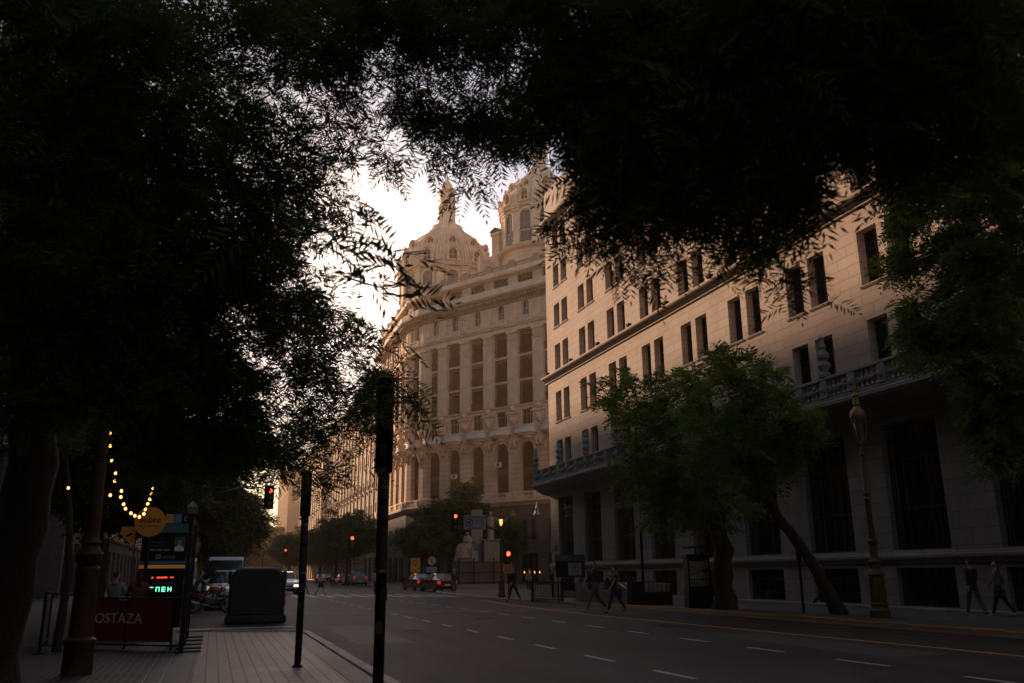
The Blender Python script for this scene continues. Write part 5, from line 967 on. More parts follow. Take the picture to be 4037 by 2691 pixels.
# --- ornate cast lamp posts
def lamp_post(x, y, h, label, lit=False, sc=1., rz=0, fat=1.):
    t = thing('street_lamp', label, 'street lamp', (x, y, 0), rz, 'ornate cast iron lamp posts'); k = h/7.1
    def P(pr): return [(r*k*fat, z*k) for r, z in pr]
    mb = MB(); mb.lathe(P([(.40, 0), (.40, .28), (.33, .34), (.31, .42), (.36, .47), (.31, .54), (.30, 1.2), (.27, 1.32), (.36, 1.38), (.30, 1.46), (.2, 1.55), (.2, 1.7), (.27, 1.78), (.2, 1.86), (.15, 1.95)]), (0, 0, 0), 8, PI/8); mb.build('pedestal', M['bronze'], t)
    mb = MB(); mb.lathe(P([(.15, 1.95), (.13, 2.3), (.2, 2.36), (.2, 2.44), (.125, 2.5), (.10, 3.7), (.15, 3.76), (.10, 3.84), (.15, 3.95), (.09, 4.05), (.065, 5.15), (.11, 5.2), (.11, 5.26), (.06, 5.32), (.055, 5.55), (.09, 5.58), (.05, 5.64)]), (0, 0, 0), 14); mb.build('shaft', M['bronze'], t, smooth=35)
    mb = MB()
    for q in range(4):
        a = q*PI/2+.4; ca, sa = math.cos(a), math.sin(a)
        mb.tube([(ca*r*k, sa*r*k, z*k) for r, z in ((.04, 5.6), (.14, 5.66), (.2, 5.8), (.23, 6.0), (.24, 6.3), (.24, 6.5))], .018*k, 6)
        for z in (5.9, 6.15, 6.42): mb.lathe([(0, -.04*k), (.035*k, 0), (0, .04*k)], (ca*.235*k, sa*.235*k, z*k), 6)
    mb.build('lantern_bracket', M['bronze_light'], t)
    mb = MB(); mb.lathe(P([(.05, 5.75), (.14, 5.9), (.19, 6.1), (.2, 6.3)]), (0, 0, 0), 14); mb.build('globe', M['lamp_lit'] if lit else M['globe'], t, smooth=60)
    mb = MB(); mb.lathe(P([(.24, 6.28), (.28, 6.36), (.30, 6.44), (.33, 6.5), (.30, 6.6), (.24, 6.72), (.14, 6.80), (.12, 6.86), (.17, 6.9), (.13, 6.96), (.12, 7.16), (.16, 7.2), (.12, 7.27), (.05, 7.33), (.06, 7.38), (.02, 7.52)]), (0, 0, 0), 16); mb.build('hood', M['bronze_light'], t, smooth=40)
    return t
M['globe'] = mat('lamp_glass', (.10, .10, .09), .15, spec=.6)
M['lamp_lit'] = mat('lit_lamp_glass', (.8, .5, .25), .3, emit=(1, .55, .18), estr=.9)
lamp_post(19.15, 22.3, 6.75, 'tall gilded lamp post in front of the bank by the leaning tree', fat=.82)
lamp_post(16.16, 50.3, 5.15, 'slender lamp post with a glowing lantern beside the fenced monument', True, fat=.8)
lamp_post(-1.05, 33, 4.6, 'thin lamp post rising behind the subway sign at the left', fat=.6)
# the near, thick pillar of the left lamp runs up into the crown of the tree
t = thing('lamp_pillar', 'thick rusty brown lamp pillar rising in front of the red terrace banner', 'lamp post', (-1.93, 15.92, 0))
mb = MB(); mb.lathe([(.23, 0), (.22, .42), (.24, .46), (.24, .52), (.185, .56), (.165, 1.45), (.18, 1.5), (.18, 1.62), (.15, 1.66), (.2, 1.72), (.21, 1.84), (.17, 1.9), (.13, 1.97), (.16, 2.02), (.12, 2.08), (.115, 2.2)], (0, 0, .01), 18); mb.build('pedestal', M['rust'], t, smooth=35)
mb = MB(); mb.lathe([(.115, 2.2), (.108, 2.6), (.105, 3.2), (.10, 4.1), (.09, 5.5)], (0, 0, .01), 18); mb.build('shaft', M['rust'], t, smooth=35)
mb = MB(); mb.lathe([(.02, 0), (.05, .05), (.06, .1), (.03, .16), (.0, .2)], (.2, -.05, 2.0), 8); mb.tube([(.1, 0, 1.9), (.2, -.03, 1.92), (.21, -.05, 2.02)], .02, 6); mb.build('finial', M['bronze_light'], t)

# --- restaurant terrace: banner barrier and glass side
ter = thing('terrace_barrier', 'black metal terrace barrier with a dark red lettered banner', 'barrier', (0, 0, 0))
M['banner'] = mat('dark_red_canvas', (.12, .011, .008), .75, bump=.2, bscale=12, var=.15)
M['banner_text'] = mat('banner_print', (.5, .44, .40), .7)
a, b = Vector((-2.62, 21.55)), Vector((-.72, 20.05)); dr = (b-a).normalized(); rz = math.atan2(dr.y, dr.x); Lb = (b-a).length
mb = MB(); mb.box(0, Lb, -.01, .01, .17, 1.0); mb.build('banner', M['banner'], ter, (a.x, a.y, 0), rz)
mb = MB()
mb.tube([(0, 0, 1.04), (Lb+.15, 0, 1.04)], .022, 8); mb.tube([(0, 0, .10), (Lb+.15, 0, .10)], .018, 8)
for q in (0., Lb*.5, Lb): mb.tube([(q, 0, .0), (q, 0, 1.05)], .02, 8)
mb.build('rail', M['iron'], ter, (a.x, a.y, 0), rz)
text('OSTAZA', .30, M['banner_text'], ter, (a.x+dr.x*.36+math.sin(rz)*.014, a.y+dr.y*.36-math.cos(rz)*.014, .53), (PI/2, 0, rz), align='LEFT', sx=1.1)
for x, y, h in ((-.50, 19.3, 2.72), (-.50, 21.2, 1.55), (-.50, 23.6, 2.72)): mb = MB(); mb.box(x-.045, x+.045, y-.045, y+.045, 0.01, h); mb.build('post', M['iron'], ter)
for (y0, y1) in ((19.36, 21.14), (21.26, 23.54)):
    mb = MB(); mb.box(-.52, -.48, y0, y0+.05, .2, 1.1); mb.box(-.52, -.48, y1-.05, y1, .2, 1.1); mb.box(-.52, -.48, y0+.05, y1-.05, .2, .25); mb.box(-.52, -.48, y0+.05, y1-.05, 1.05, 1.1); f = mb.build('side_frame', M['iron'], ter)
    mb = MB(); mb.box(-.504, -.496, y0+.05, y1-.05, .25, 1.05); mb.build('side_pane', M['globe'], f)
for y in (19.0, 19.9, 21.0, 22.2, 23.4): mb = MB(); mb.tube([(-.62, y, .05), (-.12, y+.02, .05)], .018, 6); mb.build('foot_bar', M['iron'], ter)
mb = MB(); mb.box(-.1, .1, -.1, .1, 2.72, 2.86, .01); mb.lathe([(.15, 2.861), (.02, 2.98)], (0, 0, 0), 4, PI/4); mb.build('post_lantern', M['grey_metal'], ter, (-.50, 19.3, 0))
# left leg frame of the barrier
t = thing('terrace_screen', 'black framed screen closing the left side of the terrace', 'screen', (0, 0, 0))
mb = MB()
for x, y in ((-3.18, 20.3), (-3.42, 22.6)): mb.tube([(x, y, 0.01), (x, y, 1.2)], .03, 8); mb.lathe([(.12, 0), (.12, .02), (.03, .04)], (x, y, .01), 10)
mb.tube([(-3.18, 20.3, 1.18), (-3.42, 22.6, 1.18)], .025, 8); mb.tube([(-3.18, 20.3, .16), (-3.42, 22.6, .16)], .025, 8); mb.tube([(-3.18, 20.3, 1.18), (-2.62, 21.55, 1.1)], .02, 8)
mb.build('frame', M['iron'], t)
mb = MB(); mb.face([(-3.19, 20.36, .2), (-3.41, 22.54, .2), (-3.41, 22.54, 1.14), (-3.19, 20.36, 1.14)]); mb.build('pane', M['globe'], t)

# --- string of lights
M['bulb'] = mat('lit_bulb', (1, .6, .25), .3, emit=(1, .42, .10), estr=3.)
t = thing('string_lights', 'string of warm glowing bulbs looping down beside the lamp pillar', 'string lights', (0, 0, 0))
BL = [(-2.01, 17.5, 4.07), (-1.98, 17.5, 3.83), (-1.93, 17.5, 3.56), (-1.84, 17.5, 3.33), (-1.84, 17.5, 3.19), (-1.71, 17.5, 3.01), (-1.71, 17.5, 2.9), (-1.65, 17.5, 2.77), (-1.61, 17.5, 2.69), (-1.51, 17.5, 2.61), (-1.44, 17.5, 2.565), (-1.36, 17.5, 2.545), (-1.29, 17.5, 2.6), (-1.27, 17.5, 2.68), (-1.24, 17.5, 2.78), (-1.21, 17.5, 2.87), (-1.20, 17.5, 2.97), (-1.19, 17.5, 3.07)]
mb = MB(); mb.tube([(-2.04, 17.5, 4.5)]+[(x, y, z+.035) for x, y, z in BL]+[(-1.15, 17.5, 3.4), (-1.0, 17.7, 4.2)], .006, 5); mb.build('cable', M['black'], t)
mb = MB(); mb.lathe([(.0, -.028), (.02, -.02), (.026, 0), (.018, .02), (.008, .03)], (0, 0, 0), 10); pb = mb.build('bulb', M['bulb'], t, smooth=60); pb.location = BL[0]
for p in BL[1:]: put(pb, t, p)
for i, (x, y, z, lb) in enumerate(((-3.04, 19.0, 5.08, 'single amber bulb glowing high in the dark crown on the left'), (-3.22, 19.0, 3.31, 'faint bulb hanging close to the trunk at the left edge'), (-2.82, 19.0, 3.18, 'bright bulb hanging in front of the dim shop wall'), (-1.89, 17.5, 2.93, 'lone bulb hanging just left of the string of lights'))):
    t = thing('hanging_bulb', lb, 'light bulb', (x, y, z)); o = put(pb, t, (0, 0, 0)); mb = MB(); mb.tube([(0, 0, .03), (0, 0, .9)], .005, 4); mb.build('cord', M['black'], t)

# --- subway signs
M['orange'] = mat('orange_sign', (.6, .24, .02), .6, var=.15, bscale=6, bump=.05)
M['teal'] = mat('teal_sign', (.02, .10, .10), .5); M['sky_blue'] = mat('blue_sign', (.03, .17, .32), .5); M['dark_sign'] = mat('dark_sign', (.006, .0075, .010), .7, spec=.15)
M['amber_glow'] = mat('amber_sign', (.4, .15, .02), .5, emit=(1, .4, .05), estr=.06)
M['led_red'] = mat('red_led', (.5, .02, .01), .5, emit=(1, .05, .02), estr=2.2); M['led_green'] = mat('green_led', (.1, .5, .3), .5, emit=(.2, 1, .6), estr=1.3)
M['grey_print'] = mat('grey_print', (.2, .21, .22), .6)
t = thing('subway_sign', 'round orange sign on a dark post by the subway entrance on the left', 'sign', (-1.74, 26, 0))
mb = MB(); mb.tube([(0, .06, 0), (0, .06, 3.5)], .05, 10); mb.build('post', M['iron'], t)
mb = MB(); mb.lathe([(.39, -.02), (.40, 0), (.39, .02)], (0, 0, 0), 40); mb.xf(Matrix.Translation((0, 0, 2.92)) @ Matrix.Rotation(PI/2, 4, 'X')); mb.build('disc', M['orange'], t)
text('Subte', .25, M['black'], t, (0, -.025, 2.90), align='CENTER', ext=.002); text('Buenos Aires Ciudad', .065, M['black'], t, (0, -.025, 2.80), align='CENTER', ext=.002)
t = thing('camera_sign', 'smaller half round orange sign with a camera symbol left of the round one', 'sign', (-2.24, 26.6, 0))
mb = MB(); P = [(-.36, .0)]+[(-.36*math.cos(k*PI/24), -.46*math.sin(k*PI/24)) for k in range(1, 13)]+[(0.02, 0)]; mb.prism(P, -.015, .015, 'y'); mb.build('panel', M['orange'], t, (.1, 0, 2.82))
mb = MB(); mb.tube([(.12, .05, 0), (.12, .05, 2.8)], .02, 8); mb.build('post', M['grey_metal'], t)
mb = MB(); mb.box(-.09, .07, -.022, -.017, -.03, .03); mb.xf(Matrix.Rotation(-.4, 4, 'Y')); mb.build('camera_symbol', M['black'], t, (-.03, 0, 2.6))
t = thing('information_totem', 'dark information board with advert, orange band and glowing displays', 'display board', (-1.42, 28, 0), 0)
W2 = .62
mb = MB(); mb.box(-W2, W2, -.12, .12, .0, 3.0, .02); mb.build('cabinet', M['dark_sign'], t)
mb = MB(); mb.box(-W2-.01, W2+.01, -.135, -.121, 2.72, 2.98); mb.build('header', M['teal'], t)
for k, (ch, m_) in enumerate((('D', 'orange'), ('A', 'sky_blue'), ('E', 'dark_sign'))):
    mb = MB(); mb.box(-.02+k*.22, .19+k*.22, -.1, -.06, 3.0, 3.26); mb.build('line_panel', M[m_], t); text(ch, .2, M['grey_print'], t, (.04+k*.22, -.104, 3.06), ext=.001)
text('union', .09, M['grey_print'], t, (.05, -.14, 2.8), ext=.001)
text('el mundo a', .07, M['grey_print'], t, (-.35, -.125, 2.42), ext=.001); text('tus ciencias.edu', .06, M['grey_print'], t, (-.35, -.125, 2.33), ext=.001)
text('teclab', .15, M['grey_print'], t, (-.02, -.125, 1.98), ext=.001)
mb = MB(); mb.box(-.2, -.07, -.126, -.121, 1.97, 2.1, 0); mb.build('logo_square', M['grey_print'], t); mb = MB(); mb.prism([(-.16, 2.0), (-.16, 2.07), (-.10, 2.035)], -.13, -.127, 'y'); mb.build('logo_arrow', M['dark_sign'], t)
for k in range(3): mb = MB(); mb.box(-.38+k*.19, -.22+k*.19, -.126, -.121, 2.2, 2.25); mb.build('badge', M['grey_print'], t)
# framed portrait photo on the advert (a generic smiling man in a white shirt)
mb = MB(); mb.box(.28, .56, -.128, -.121, 2.18, 2.6); mb.build('portrait_panel', M['teal'], t)
mb = MB(); mb.prism([(.29, 2.19), (.55, 2.19), (.54, 2.3), (.46, 2.35), (.38, 2.35), (.30, 2.3)], -.134, -.129, 'y'); mb.build('portrait_shirt', M['white'], t)
mb = MB(); mb.prism([(.42+.055*math.cos(a), 2.43+.075*math.sin(a)) for a in [k*PI/8 for k in range(16)]], -.138, -.135, 'y'); mb.build('portrait_face', M['flesh'], t)
mb = MB(); mb.box(-W2, W2, -.13, -.121, 1.70, 1.80); mb.build('orange_band', M['amber_glow'], t); mb = MB(); mb.box(-W2, W2, -.13, -.121, 1.83, 1.90); mb.build('blue_band', M['sky_blue'], t)
mb = MB()
for u0, u1 in ((-.34, -.30), (-.2, -.12), (-.1, -.02), (.0, .08), (.16, .18), (.21, .25)): mb.box(u0+.08, u1+.08, -.13, -.123, 1.43, 1.46)
mb.build('red_display', M['led_red'], t)
text('de la red de Subte', .085, M['grey_print'], t, (-.25, -.125, 1.26), ext=.001)
mb = MB(); 
def seg(mb, x, z, w_, h_, on, th_=.02):
    S_ = {'t': (0, w_, h_-th_, h_), 'm': (0, w_, h_/2-th_/2, h_/2+th_/2), 'b': (0, w_, 0, th_), 'l': (0, th_, 0, h_), 'r': (w_-th_, w_, 0, h_)}
    for c in on:
        a0, a1, b0, b1 = S_[c]; mb.box(x+a0, x+a1, -.13, -.123, z+b0, z+b1)
seg(mb, -.28, 1.05, .09, .13, 't'); seg(mb, -.12, 1.05, .10, .13, 'tlr'); seg(mb, .04, 1.05, .10, .13, 'tmbl'); seg(mb, .2, 1.05, .10, .13, 'lmr'); mb.build('green_display', M['led_green'], t)
# flag-like banners
M['cloth_grey'] = mat('pale_banner_cloth', (.28, .26, .28), .8, bump=.3, bscale=6, var=.15)
t = thing('flag_banner', 'pale folded flag banner on a slanted pole beside the information board', 'flag', (-.68, 27, 0))
mb = MB(); mb.tube([(.0, 0, .9), (-.02, 0, 2.2), (-.06, 0, 3.4)], .015, 6); mb.build('pole', M['grey_metal'], t)
mb = MB()
rg = random.Random(5); prev = None
prof_ = [(3.35, .01), (3.1, .06), (2.9, .15), (2.75, .19), (2.68, .13), (2.55, .22), (2.4, .27), (2.2, .26), (2.08, .16)]
for (z0, w0), (z1, w1) in zip(prof_, prof_[1:]):
    for k in range(6):
        f0, f1 = k/6, (k+1)/6; yy = lambda f, z: .05*math.sin(f*9+z*3)
        mb.face([(w0*f0, yy(f0, z0), z0), (w1*f0, yy(f0, z1), z1), (w1*f1, yy(f1, z1), z1), (w0*f1, yy(f1, z0), z0)])
o = mb.build('cloth', M['cloth_grey'], t, smooth=True)
so_ = o.modifiers.new('thick', 'SOLIDIFY'); so_.thickness = .006

# --- waste container
M['bin'] = mat('dark_plastic', (.016, .020, .022), .65, spec=.2, bump=.25, bscale=20, var=.3)
M['bin_red'] = mat('reflective_red', (.3, .04, .03), .4); M['bin_pale'] = mat('reflective_pale', (.4, .36, .33), .4)
t = thing('waste_container', 'large dark domed waste container standing in the parking bay', 'waste container', (1.38, 30.2, 0), -.02)
def rr(w_, h0, h1, n=6):   # rounded top profile
    P = [(-w_, h0), (-w_, h1-.42)]+[(-w_+.42-.42*math.cos(a), h1-.42+.42*math.sin(a)) for a in [k*PI/2/n for k in range(1, n+1)]]+[(w_-.42+.42*math.sin(a), h1-.42+.42*math.cos(a)) for a in [k*PI/2/n for k in range(n)]]+[(w_, h1-.42), (w_, h0)]
    return P
mb = MB(); A_ = rr(.86, .27, 1.70); B_ = rr(.82, .27, 1.74); C_ = rr(.76, .3, 1.66)
rings = [(C_, -.72), (A_, -.64), (B_, -.3), (B_, .3), (A_, .64), (C_, .72)]; n = len(A_); vs = []
for Pp, yy in rings: vs += [(x, yy, z) for x, z in Pp]
fs = [tuple(range(n)), tuple(range(6*n-1, 5*n-1, -1))]
for r in range(5):
    for k in range(n): fs.append((r*n+k, r*n+(k+1) % n, (r+1)*n+(k+1) % n, (r+1)*n+k))
mb.mesh(vs, fs); mb.build('body', M['bin'], t, smooth=50)
mb = MB(); mb.box(-.93, .93, -.78, .78, .02, .27, .05); mb.build('base', M['bin'], t)
mb = MB(); mb.box(-.9, -.80, -.5, .5, 1.2, 1.6, .03); mb.box(.80, .9, -.5, .5, 1.2, 1.6, .03); mb.box(-.5, .5, -.70, -.655, .9, 1.45, .01); mb.build('lid_flap', M['bin'], t)
for s in (-1, 1):
    for k in range(5): mb = MB(); mb.box(s*.885-.012, s*.885+.012, -.6, -.45, .5+.1*k, .598+.1*k); mb.build('reflector', M['bin_red' if k % 2 else 'bin_pale'], t)
mb = MB()
for s in (-1, 1): mb.tube([(s*.95, -.1, 1.05), (s*1.0, -.1, 1.05)], .06, 10)
mb.build('lifting_pin', M['grey_metal'], t)

# --- traffic signals
def head(parent, loc, rz=0, n=3, sc=1., red=True, plate=True):
    e = MB(); e.box(-.15*sc, .15*sc, -.1*sc, .12*sc, -.16*sc-.3*sc*(n-1), .18*sc, .03*sc)
    if plate: e.box(-.24*sc, .24*sc, .125*sc, .14*sc, -.28*sc-.3*sc*(n-1), .3*sc)
    o = e.build('signal_head', M['black'], parent, loc, rz)
    for k in range(n):
        e = MB(); e.lathe([(.105*sc, 0), (.1*sc, .015*sc)], (0, 0, 0), 18); e.xf(Matrix.Translation((0, -.105*sc, -.3*sc*k)) @ Matrix.Rotation(PI/2, 4, 'X'))
        e.build('lens', M['red_glow'] if k == 0 and red else M['globe'], o, smooth=False)
        e = MB()
        P = [(.125*sc*math.cos(a), .125*sc*math.sin(a)) for a in [(-.1+1.2*q/8)*PI for q in range(9)]]
        for p, q in zip(P, P[1:]):
            e.mesh([(p[0], -.1*sc, p[1]-.3*sc*k), (q[0], -.1*sc, q[1]-.3*sc*k), (q[0], -.26*sc, q[1]-.3*sc*k), (p[0], -.26*sc, p[1]-.3*sc*k)], [(0, 1, 2, 3)])
        e.build('visor', M['black'], o)
    return o
t = thing('traffic_light', 'traffic light showing red on a long curved arm at the upper left of the road', 'traffic light', (-1.15, 45, 0))
mb = MB(); mb.tube([(0, 0, 0), (0.05, 0, 4.0)], .075, 10); mb.build('pole', M['green_iron'], t)
mb = MB(); mb.tube([(.03, 0, 3.6), (.05, 0, 4.5), (.3, 0, 5.05), (1.0, 0, 5.35), (2.0, 0, 5.62), (2.6, 0, 5.72), (3.1, 0, 5.66), (3.45, 0, 5.5)], [.07, .07, .065, .06, .05, .045, .04, .04], 10); mb.build('arm', M['grey_metal'], t, smooth=True)
head(t, (3.53, -.1, 5.5), .15)
t = thing('traffic_light', 'traffic light showing red over the road left of the white area sign', 'traffic light', (13.75, 52, 0))
mb = MB(); mb.tube([(.1, 0, 4.65), (.6, 0, 4.6), (1.6, .0, 4.3), (2.4, -.8, 3.95)], .04, 8); mb.build('arm', M['iron'], t)
head(t, (0, 0, 4.82), .1, sc=1.0)
t = thing('traffic_light', 'distant red traffic light hanging over the far roadway', 'traffic light', (15.7, 108, 0))
mb = MB(); mb.tube([(3.4, 0, 0), (3.4, 0, 5.0), (2.4, 0, 5.8), (.3, 0, 5.8)], .08, 8); mb.build('pole', M['iron'], t); head(t, (0, 0, 5.65), 0, sc=1.7)
t = thing('traffic_light', 'tiny far red traffic light at the end of the left row of trees', 'traffic light', (9.4, 128, 0))
mb = MB(); mb.tube([(-3, 0, 0), (-3, 0, 4.6), (-.2, 0, 4.9)], .07, 8); mb.build('pole', M['iron'], t); head(t, (0, 0, 4.75), 0, sc=1.1)
t = thing('traffic_light', 'low round red light with a yellow notice on a pole right of the monument', 'traffic light', (16.12, 49, 0))
mb = MB(); mb.tube([(0.1, 0.1, 0), (.1, .1, 2.7)], .045, 8); mb.build('pole', M['iron'], t); head(t, (0, 0, 2.52), 0, n=2, sc=1.25, plate=False)
mb = MB(); mb.box(-.28, .28, -.02, 0, 1.42, 2.02); mb.build('notice', M['orange'], t)
mb = MB(); mb.box(-.16, .18, -.03, -.022, 1.46, 1.72); mb.build('notice_print', M['grey_print'], t)
t = thing('area_sign', 'white AREA MICROCENTRO sign hanging on an arm in front of the statues', 'sign', (14.85, 51.4, 4.42), -.22)
M['sign_pale'] = mat('pale_sign_face', (.2, .225, .25), .5)
mb = MB(); mb.box(-.68, .68, -.015, .015, -.43, .43, .01); mb.build('panel', M['sign_pale'], t)
text('AREA MICROCENTRO', .135, M['black'], t, (0, -.02, .26), align='CENTER', ext=.002, sx=.92); text('Dias habiles', .11, M['black'], t, (.28, -.02, .06), align='CENTER', ext=.002); text('de 11 a 16 hs', .11, M['black'], t, (.28, -.02, -.1), align='CENTER', ext=.002); text('NO INGRESAR', .12, M['black'], t, (0, -.02, -.38), align='CENTER', ext=.002)
mb = MB(); mb.tube([(-.36+.21*math.cos(a), -.022, .0+.21*math.sin(a)) for a in [k*PI/12 for k in range(25)]], .022, 6); mb.build('ring', M['black'], t)
mb = MB(); mb.box(-.46, -.26, -.024, -.017, -.05, .0); mb.box(-.43, -.29, -.024, -.017, .0, .05); mb.build('car_symbol', M['black'], t)
mb = MB(); mb.tube([(.6, .06, -.1), (1.0, .3, -.3), (1.4, .2, -.6)], .035, 6); mb.build('arm', M['iron'], t)
# small road signs
def round_sign(x, y, z, r, label, plate=True):
    t = thing('no_parking_sign', label, 'sign', (x, y, 0), -.2); mb = MB(); mb.tube([(0, .03, 0), (0, .03, z+r)], .035, 8); mb.build('post', M['grey_metal'], t)
    mb = MB(); mb.lathe([(r, -.01), (r, .01)], (0, 0, 0), 24); mb.xf(Matrix.Translation((0, -.015, z)) @ Matrix.Rotation(PI/2, 4, 'X')); mb.build('disc', M['white_paint'], t)
    mb = MB(); mb.tube([(r*.9*math.cos(a), -.03, z+r*.9*math.sin(a)) for a in [k*PI/12 for k in range(25)]], r*.12, 6); mb.tube([(-r*.6, -.035, z+r*.6), (r*.6, -.035, z-r*.6)], r*.07, 5); mb.build('red_ring', M['bin_red'], t)
    text('E', r*1.2, M['black'], t, (-r*.32, -.03, z-r*.42), ext=.002)
    if plate: mb = MB(); mb.box(-r*1.1, r*1.1, -.03, -.01, z-r*2.4, z-r*1.3); mb.build('plate', M['sign_pale'], t)
round_sign(19.0, 80, 2.55, .42, 'round no parking sign with a plate above the darker red car')
round_sign(19.6, 128, 3.5, .6, 'distant round no parking sign beside the parked pickup')
t = thing('yield_sign', 'yellow warning sign with a black triangle behind the red cars', 'sign', (17.9, 82, 0), -.2)
mb = MB(); mb.tube([(0, .03, 0), (0, .03, 2.2)], .04, 8); mb.build('post', M['grey_metal'], t)
mb = MB(); mb.box(-.42, .42, -.02, .0, 1.55, 2.85, .01); mb.build('panel', M['yellow'], t)
mb = MB()
for p, q in (((-.25, 2.6), (.25, 2.6)), ((.25, 2.6), (0, 2.15)), ((0, 2.15), (-.25, 2.6)), ((0, 1.75), (0, 1.95)), ((-.1, 1.7), (.1, 1.7))): bar(mb, p, q, .05, .01, -.03)
mb.build('symbol', M['black'], t)

# --- monument
mon = thing('monument', 'stone monument with a seated and a standing figure on a high plinth', 'monument', (23.2, 79.5, 0), -.25)
mb = MB(); mb.box(-2.6, 2.6, -1.8, 1.8, 0, 1.5, .05); mb.box(-2.35, 2.35, -1.6, 1.6, 1.503, 2.4, .05); mb.box(-2.2, .1, -1.5, 1.4, 2.403, 2.75, .05); mb.build('plinth', M['stone_ped'], mon)
mb = MB(); mb.box(.55, 2.0, -1.2, 1.2, 2.403, 4.3, .06); mb.box(.45, 2.1, -1.3, 1.3, 4.303, 4.42, .03); mb.build('figure_block', M['stone_ped'], mon)
mb = MB(); mb.box(-.55, .5, .0, 1.2, 2.403, 7.2, .05); mb.build('shaft', M['stone_ped'], mon)
mb = MB(); mb.box(-.55, -.02, -1.64, -1.605, 2.45, 3.35, .01); mb.build('paper_notice', M['sign_pale'], mon, (0, .1-.0, 0))
# --- monument fence
t = thing('iron_fence', 'tall black iron fence enclosing the foot of the stone monument', 'fence', (23.0, 77.6, 0), -.25)
mb = MB(); mb.box(-3.2, 3.2, -.3, .3, 0, .45, .03); mb.build('kerb', M['stone_ped'], t)
mb = MB()
for k in range(49): mb.box(-3.12+k*.13-.014, -3.12+k*.13+.014, -.014, .014, .45, 2.55)
for z in (.6, 1.5, 2.35): mb.box(-3.16, 3.16, -.025, .025, z-.03, z+.03)
for u in (-3.14, -2.0, -.65, 1.15, 3.14): mb.box(u-.06, u+.06, -.05, .05, .45, 2.75)
mb.build('railing', M['iron'], t)
# --- subway stairs: rails, sign, side walls
t = thing('subway_entrance', 'green railed subway entrance with a low stone wall on the right pavement', 'subway entrance', (0, 0, 0))
def railing(x0, y0, x1, y1, z0, h, nb, m, name='railing'):
    a, b = Vector((x0, y0)), Vector((x1, y1)); Ln = (b-a).length; rz = math.atan2(b.y-a.y, b.x-a.x); mb = MB()
    mb.box(0, Ln, -.03, .03, z0+h-.05, z0+h); mb.box(0, Ln, -.02, .02, z0+.05, z0+.09)
    for k in range(nb+1): mb.box(Ln*k/nb-.012, Ln*k/nb+.012, -.012, .012, z0+.09, z0+h-.05)
    return mb.build(name, m, t, (x0, y0, 0), rz)
railing(15.55, 43.0, 16.3, 41.2, .22, .78, 16, M['green_iron']); railing(16.4, 41.1, 16.55, 39.5, .22, .75, 14, M['iron'])
mb = MB(); mb.prism([(15.5, 43.1), (15.65, 43.15), (16.45, 41.2), (16.3, 41.1)], .0, .22, 'z'); mb.build('plinth', M['concrete'], t)
mb = MB()
for x, y in ((15.5, 43.1), (16.35, 41.15), (16.6, 39.4)): mb.lathe([(.08, 0), (.08, 1.0), (.11, 1.05), (.06, 1.12), (.08, 1.18), (.01, 1.25)], (x, y, 0), 10)
mb.build('newel_post', M['green_iron'], t)
mb = MB(); mb.prism([(16.55, 39.3), (16.85, 39.3), (17.3, 35.2), (17.0, 35.2)], 0, .62, 'z'); mb.build('side_wall', M['concrete'], t); mb = MB(); mb.box(16.45, 16.85, 39.32, 39.7, 0, 1.0, .02); mb.build('end_pier', M['concrete'], t)
railing(17.1, 39.0, 17.25, 35.3, .63, .42, 7, M['iron'])
mb = MB()
for dx in (0, .35):
    mb.tube([(17.6+dx, 38.6, 1.0), (17.65+dx, 37.6, .98), (17.7+dx, 36.9, .8), (17.75+dx, 36.3, .45), (17.8+dx, 35.8, .0)], .03, 8)
mb.build('handrail', M['steel'], t, smooth=True)
mb = MB(); mb.box(18.9, 19.1, 35.2, 43, 0, .95, .02); mb.build('rear_wall', M['concrete'], t)
t = thing('planter_box', 'dark planter box with a short railing between the subway wall and the kiosk', 'planter', (17.9, 34.9, 0), -.1)
mb = MB(); mb.box(-.9, -.35, -.3, .3, 0, 1.05, .02); mb.box(-.35, .95, -.3, .3, 0, .6, .02); mb.build('box', M['black'], t)
mb = MB(); mb.box(-.35, .95, -.02, .02, 1.0, 1.04)
for k in range(6): mb.box(-.2+.2*k-.015, -.2+.2*k+.015, -.015, .015, .6, 1.0)
mb.build('railing', M['iron'], t)
t = thing('station_sign', 'dark green station board reading Catedral above the subway railing', 'sign', (16.55, 40.5, 0), -.35)
M['sign_green'] = mat('dark_green_sign', (.012, .05, .045), .5); M['text_green'] = mat('pale_green_print', (.16, .3, .27), .6)
mb = MB(); mb.box(-.72, .72, -.05, .05, 1.22, 2.28, .01); mb.build('cabinet', M['dark_sign'], t); mb = MB(); mb.box(-.73, .73, -.062, -.051, 1.98, 2.29); mb.build('header', M['sign_green'], t)
text('Catedral', .15, M['text_green'], t, (-.62, -.066, 2.12), ext=.002); text('Buenos Aires Ciudad', .075, M['text_green'], t, (-.62, -.066, 2.03), ext=.002)
mb = MB(); mb.box(-.1, .55, -.058, -.051, 1.3, 1.9); mp_ = mb.build('street_map', M['grey_print'], t)
mb = MB(); rg = random.Random(2)
for k in range(14):
    x0 = rg.uniform(-.08, .2); z0 = rg.uniform(1.32, 1.88); x1 = rg.uniform(.25, .53); z1 = min(1.88, max(1.32, z0+rg.uniform(-.4, .4))); bar(mb, (x0, z0), (x1, z1), .008, .002, -.061)
mb.build('map_lines', M['dark_sign'], mp_)
mb = MB()
for x in (-.6, .6): mb.box(x-.03, x+.03, -.03, .03, 0, 1.22)
mb.build('leg', M['iron'], t)
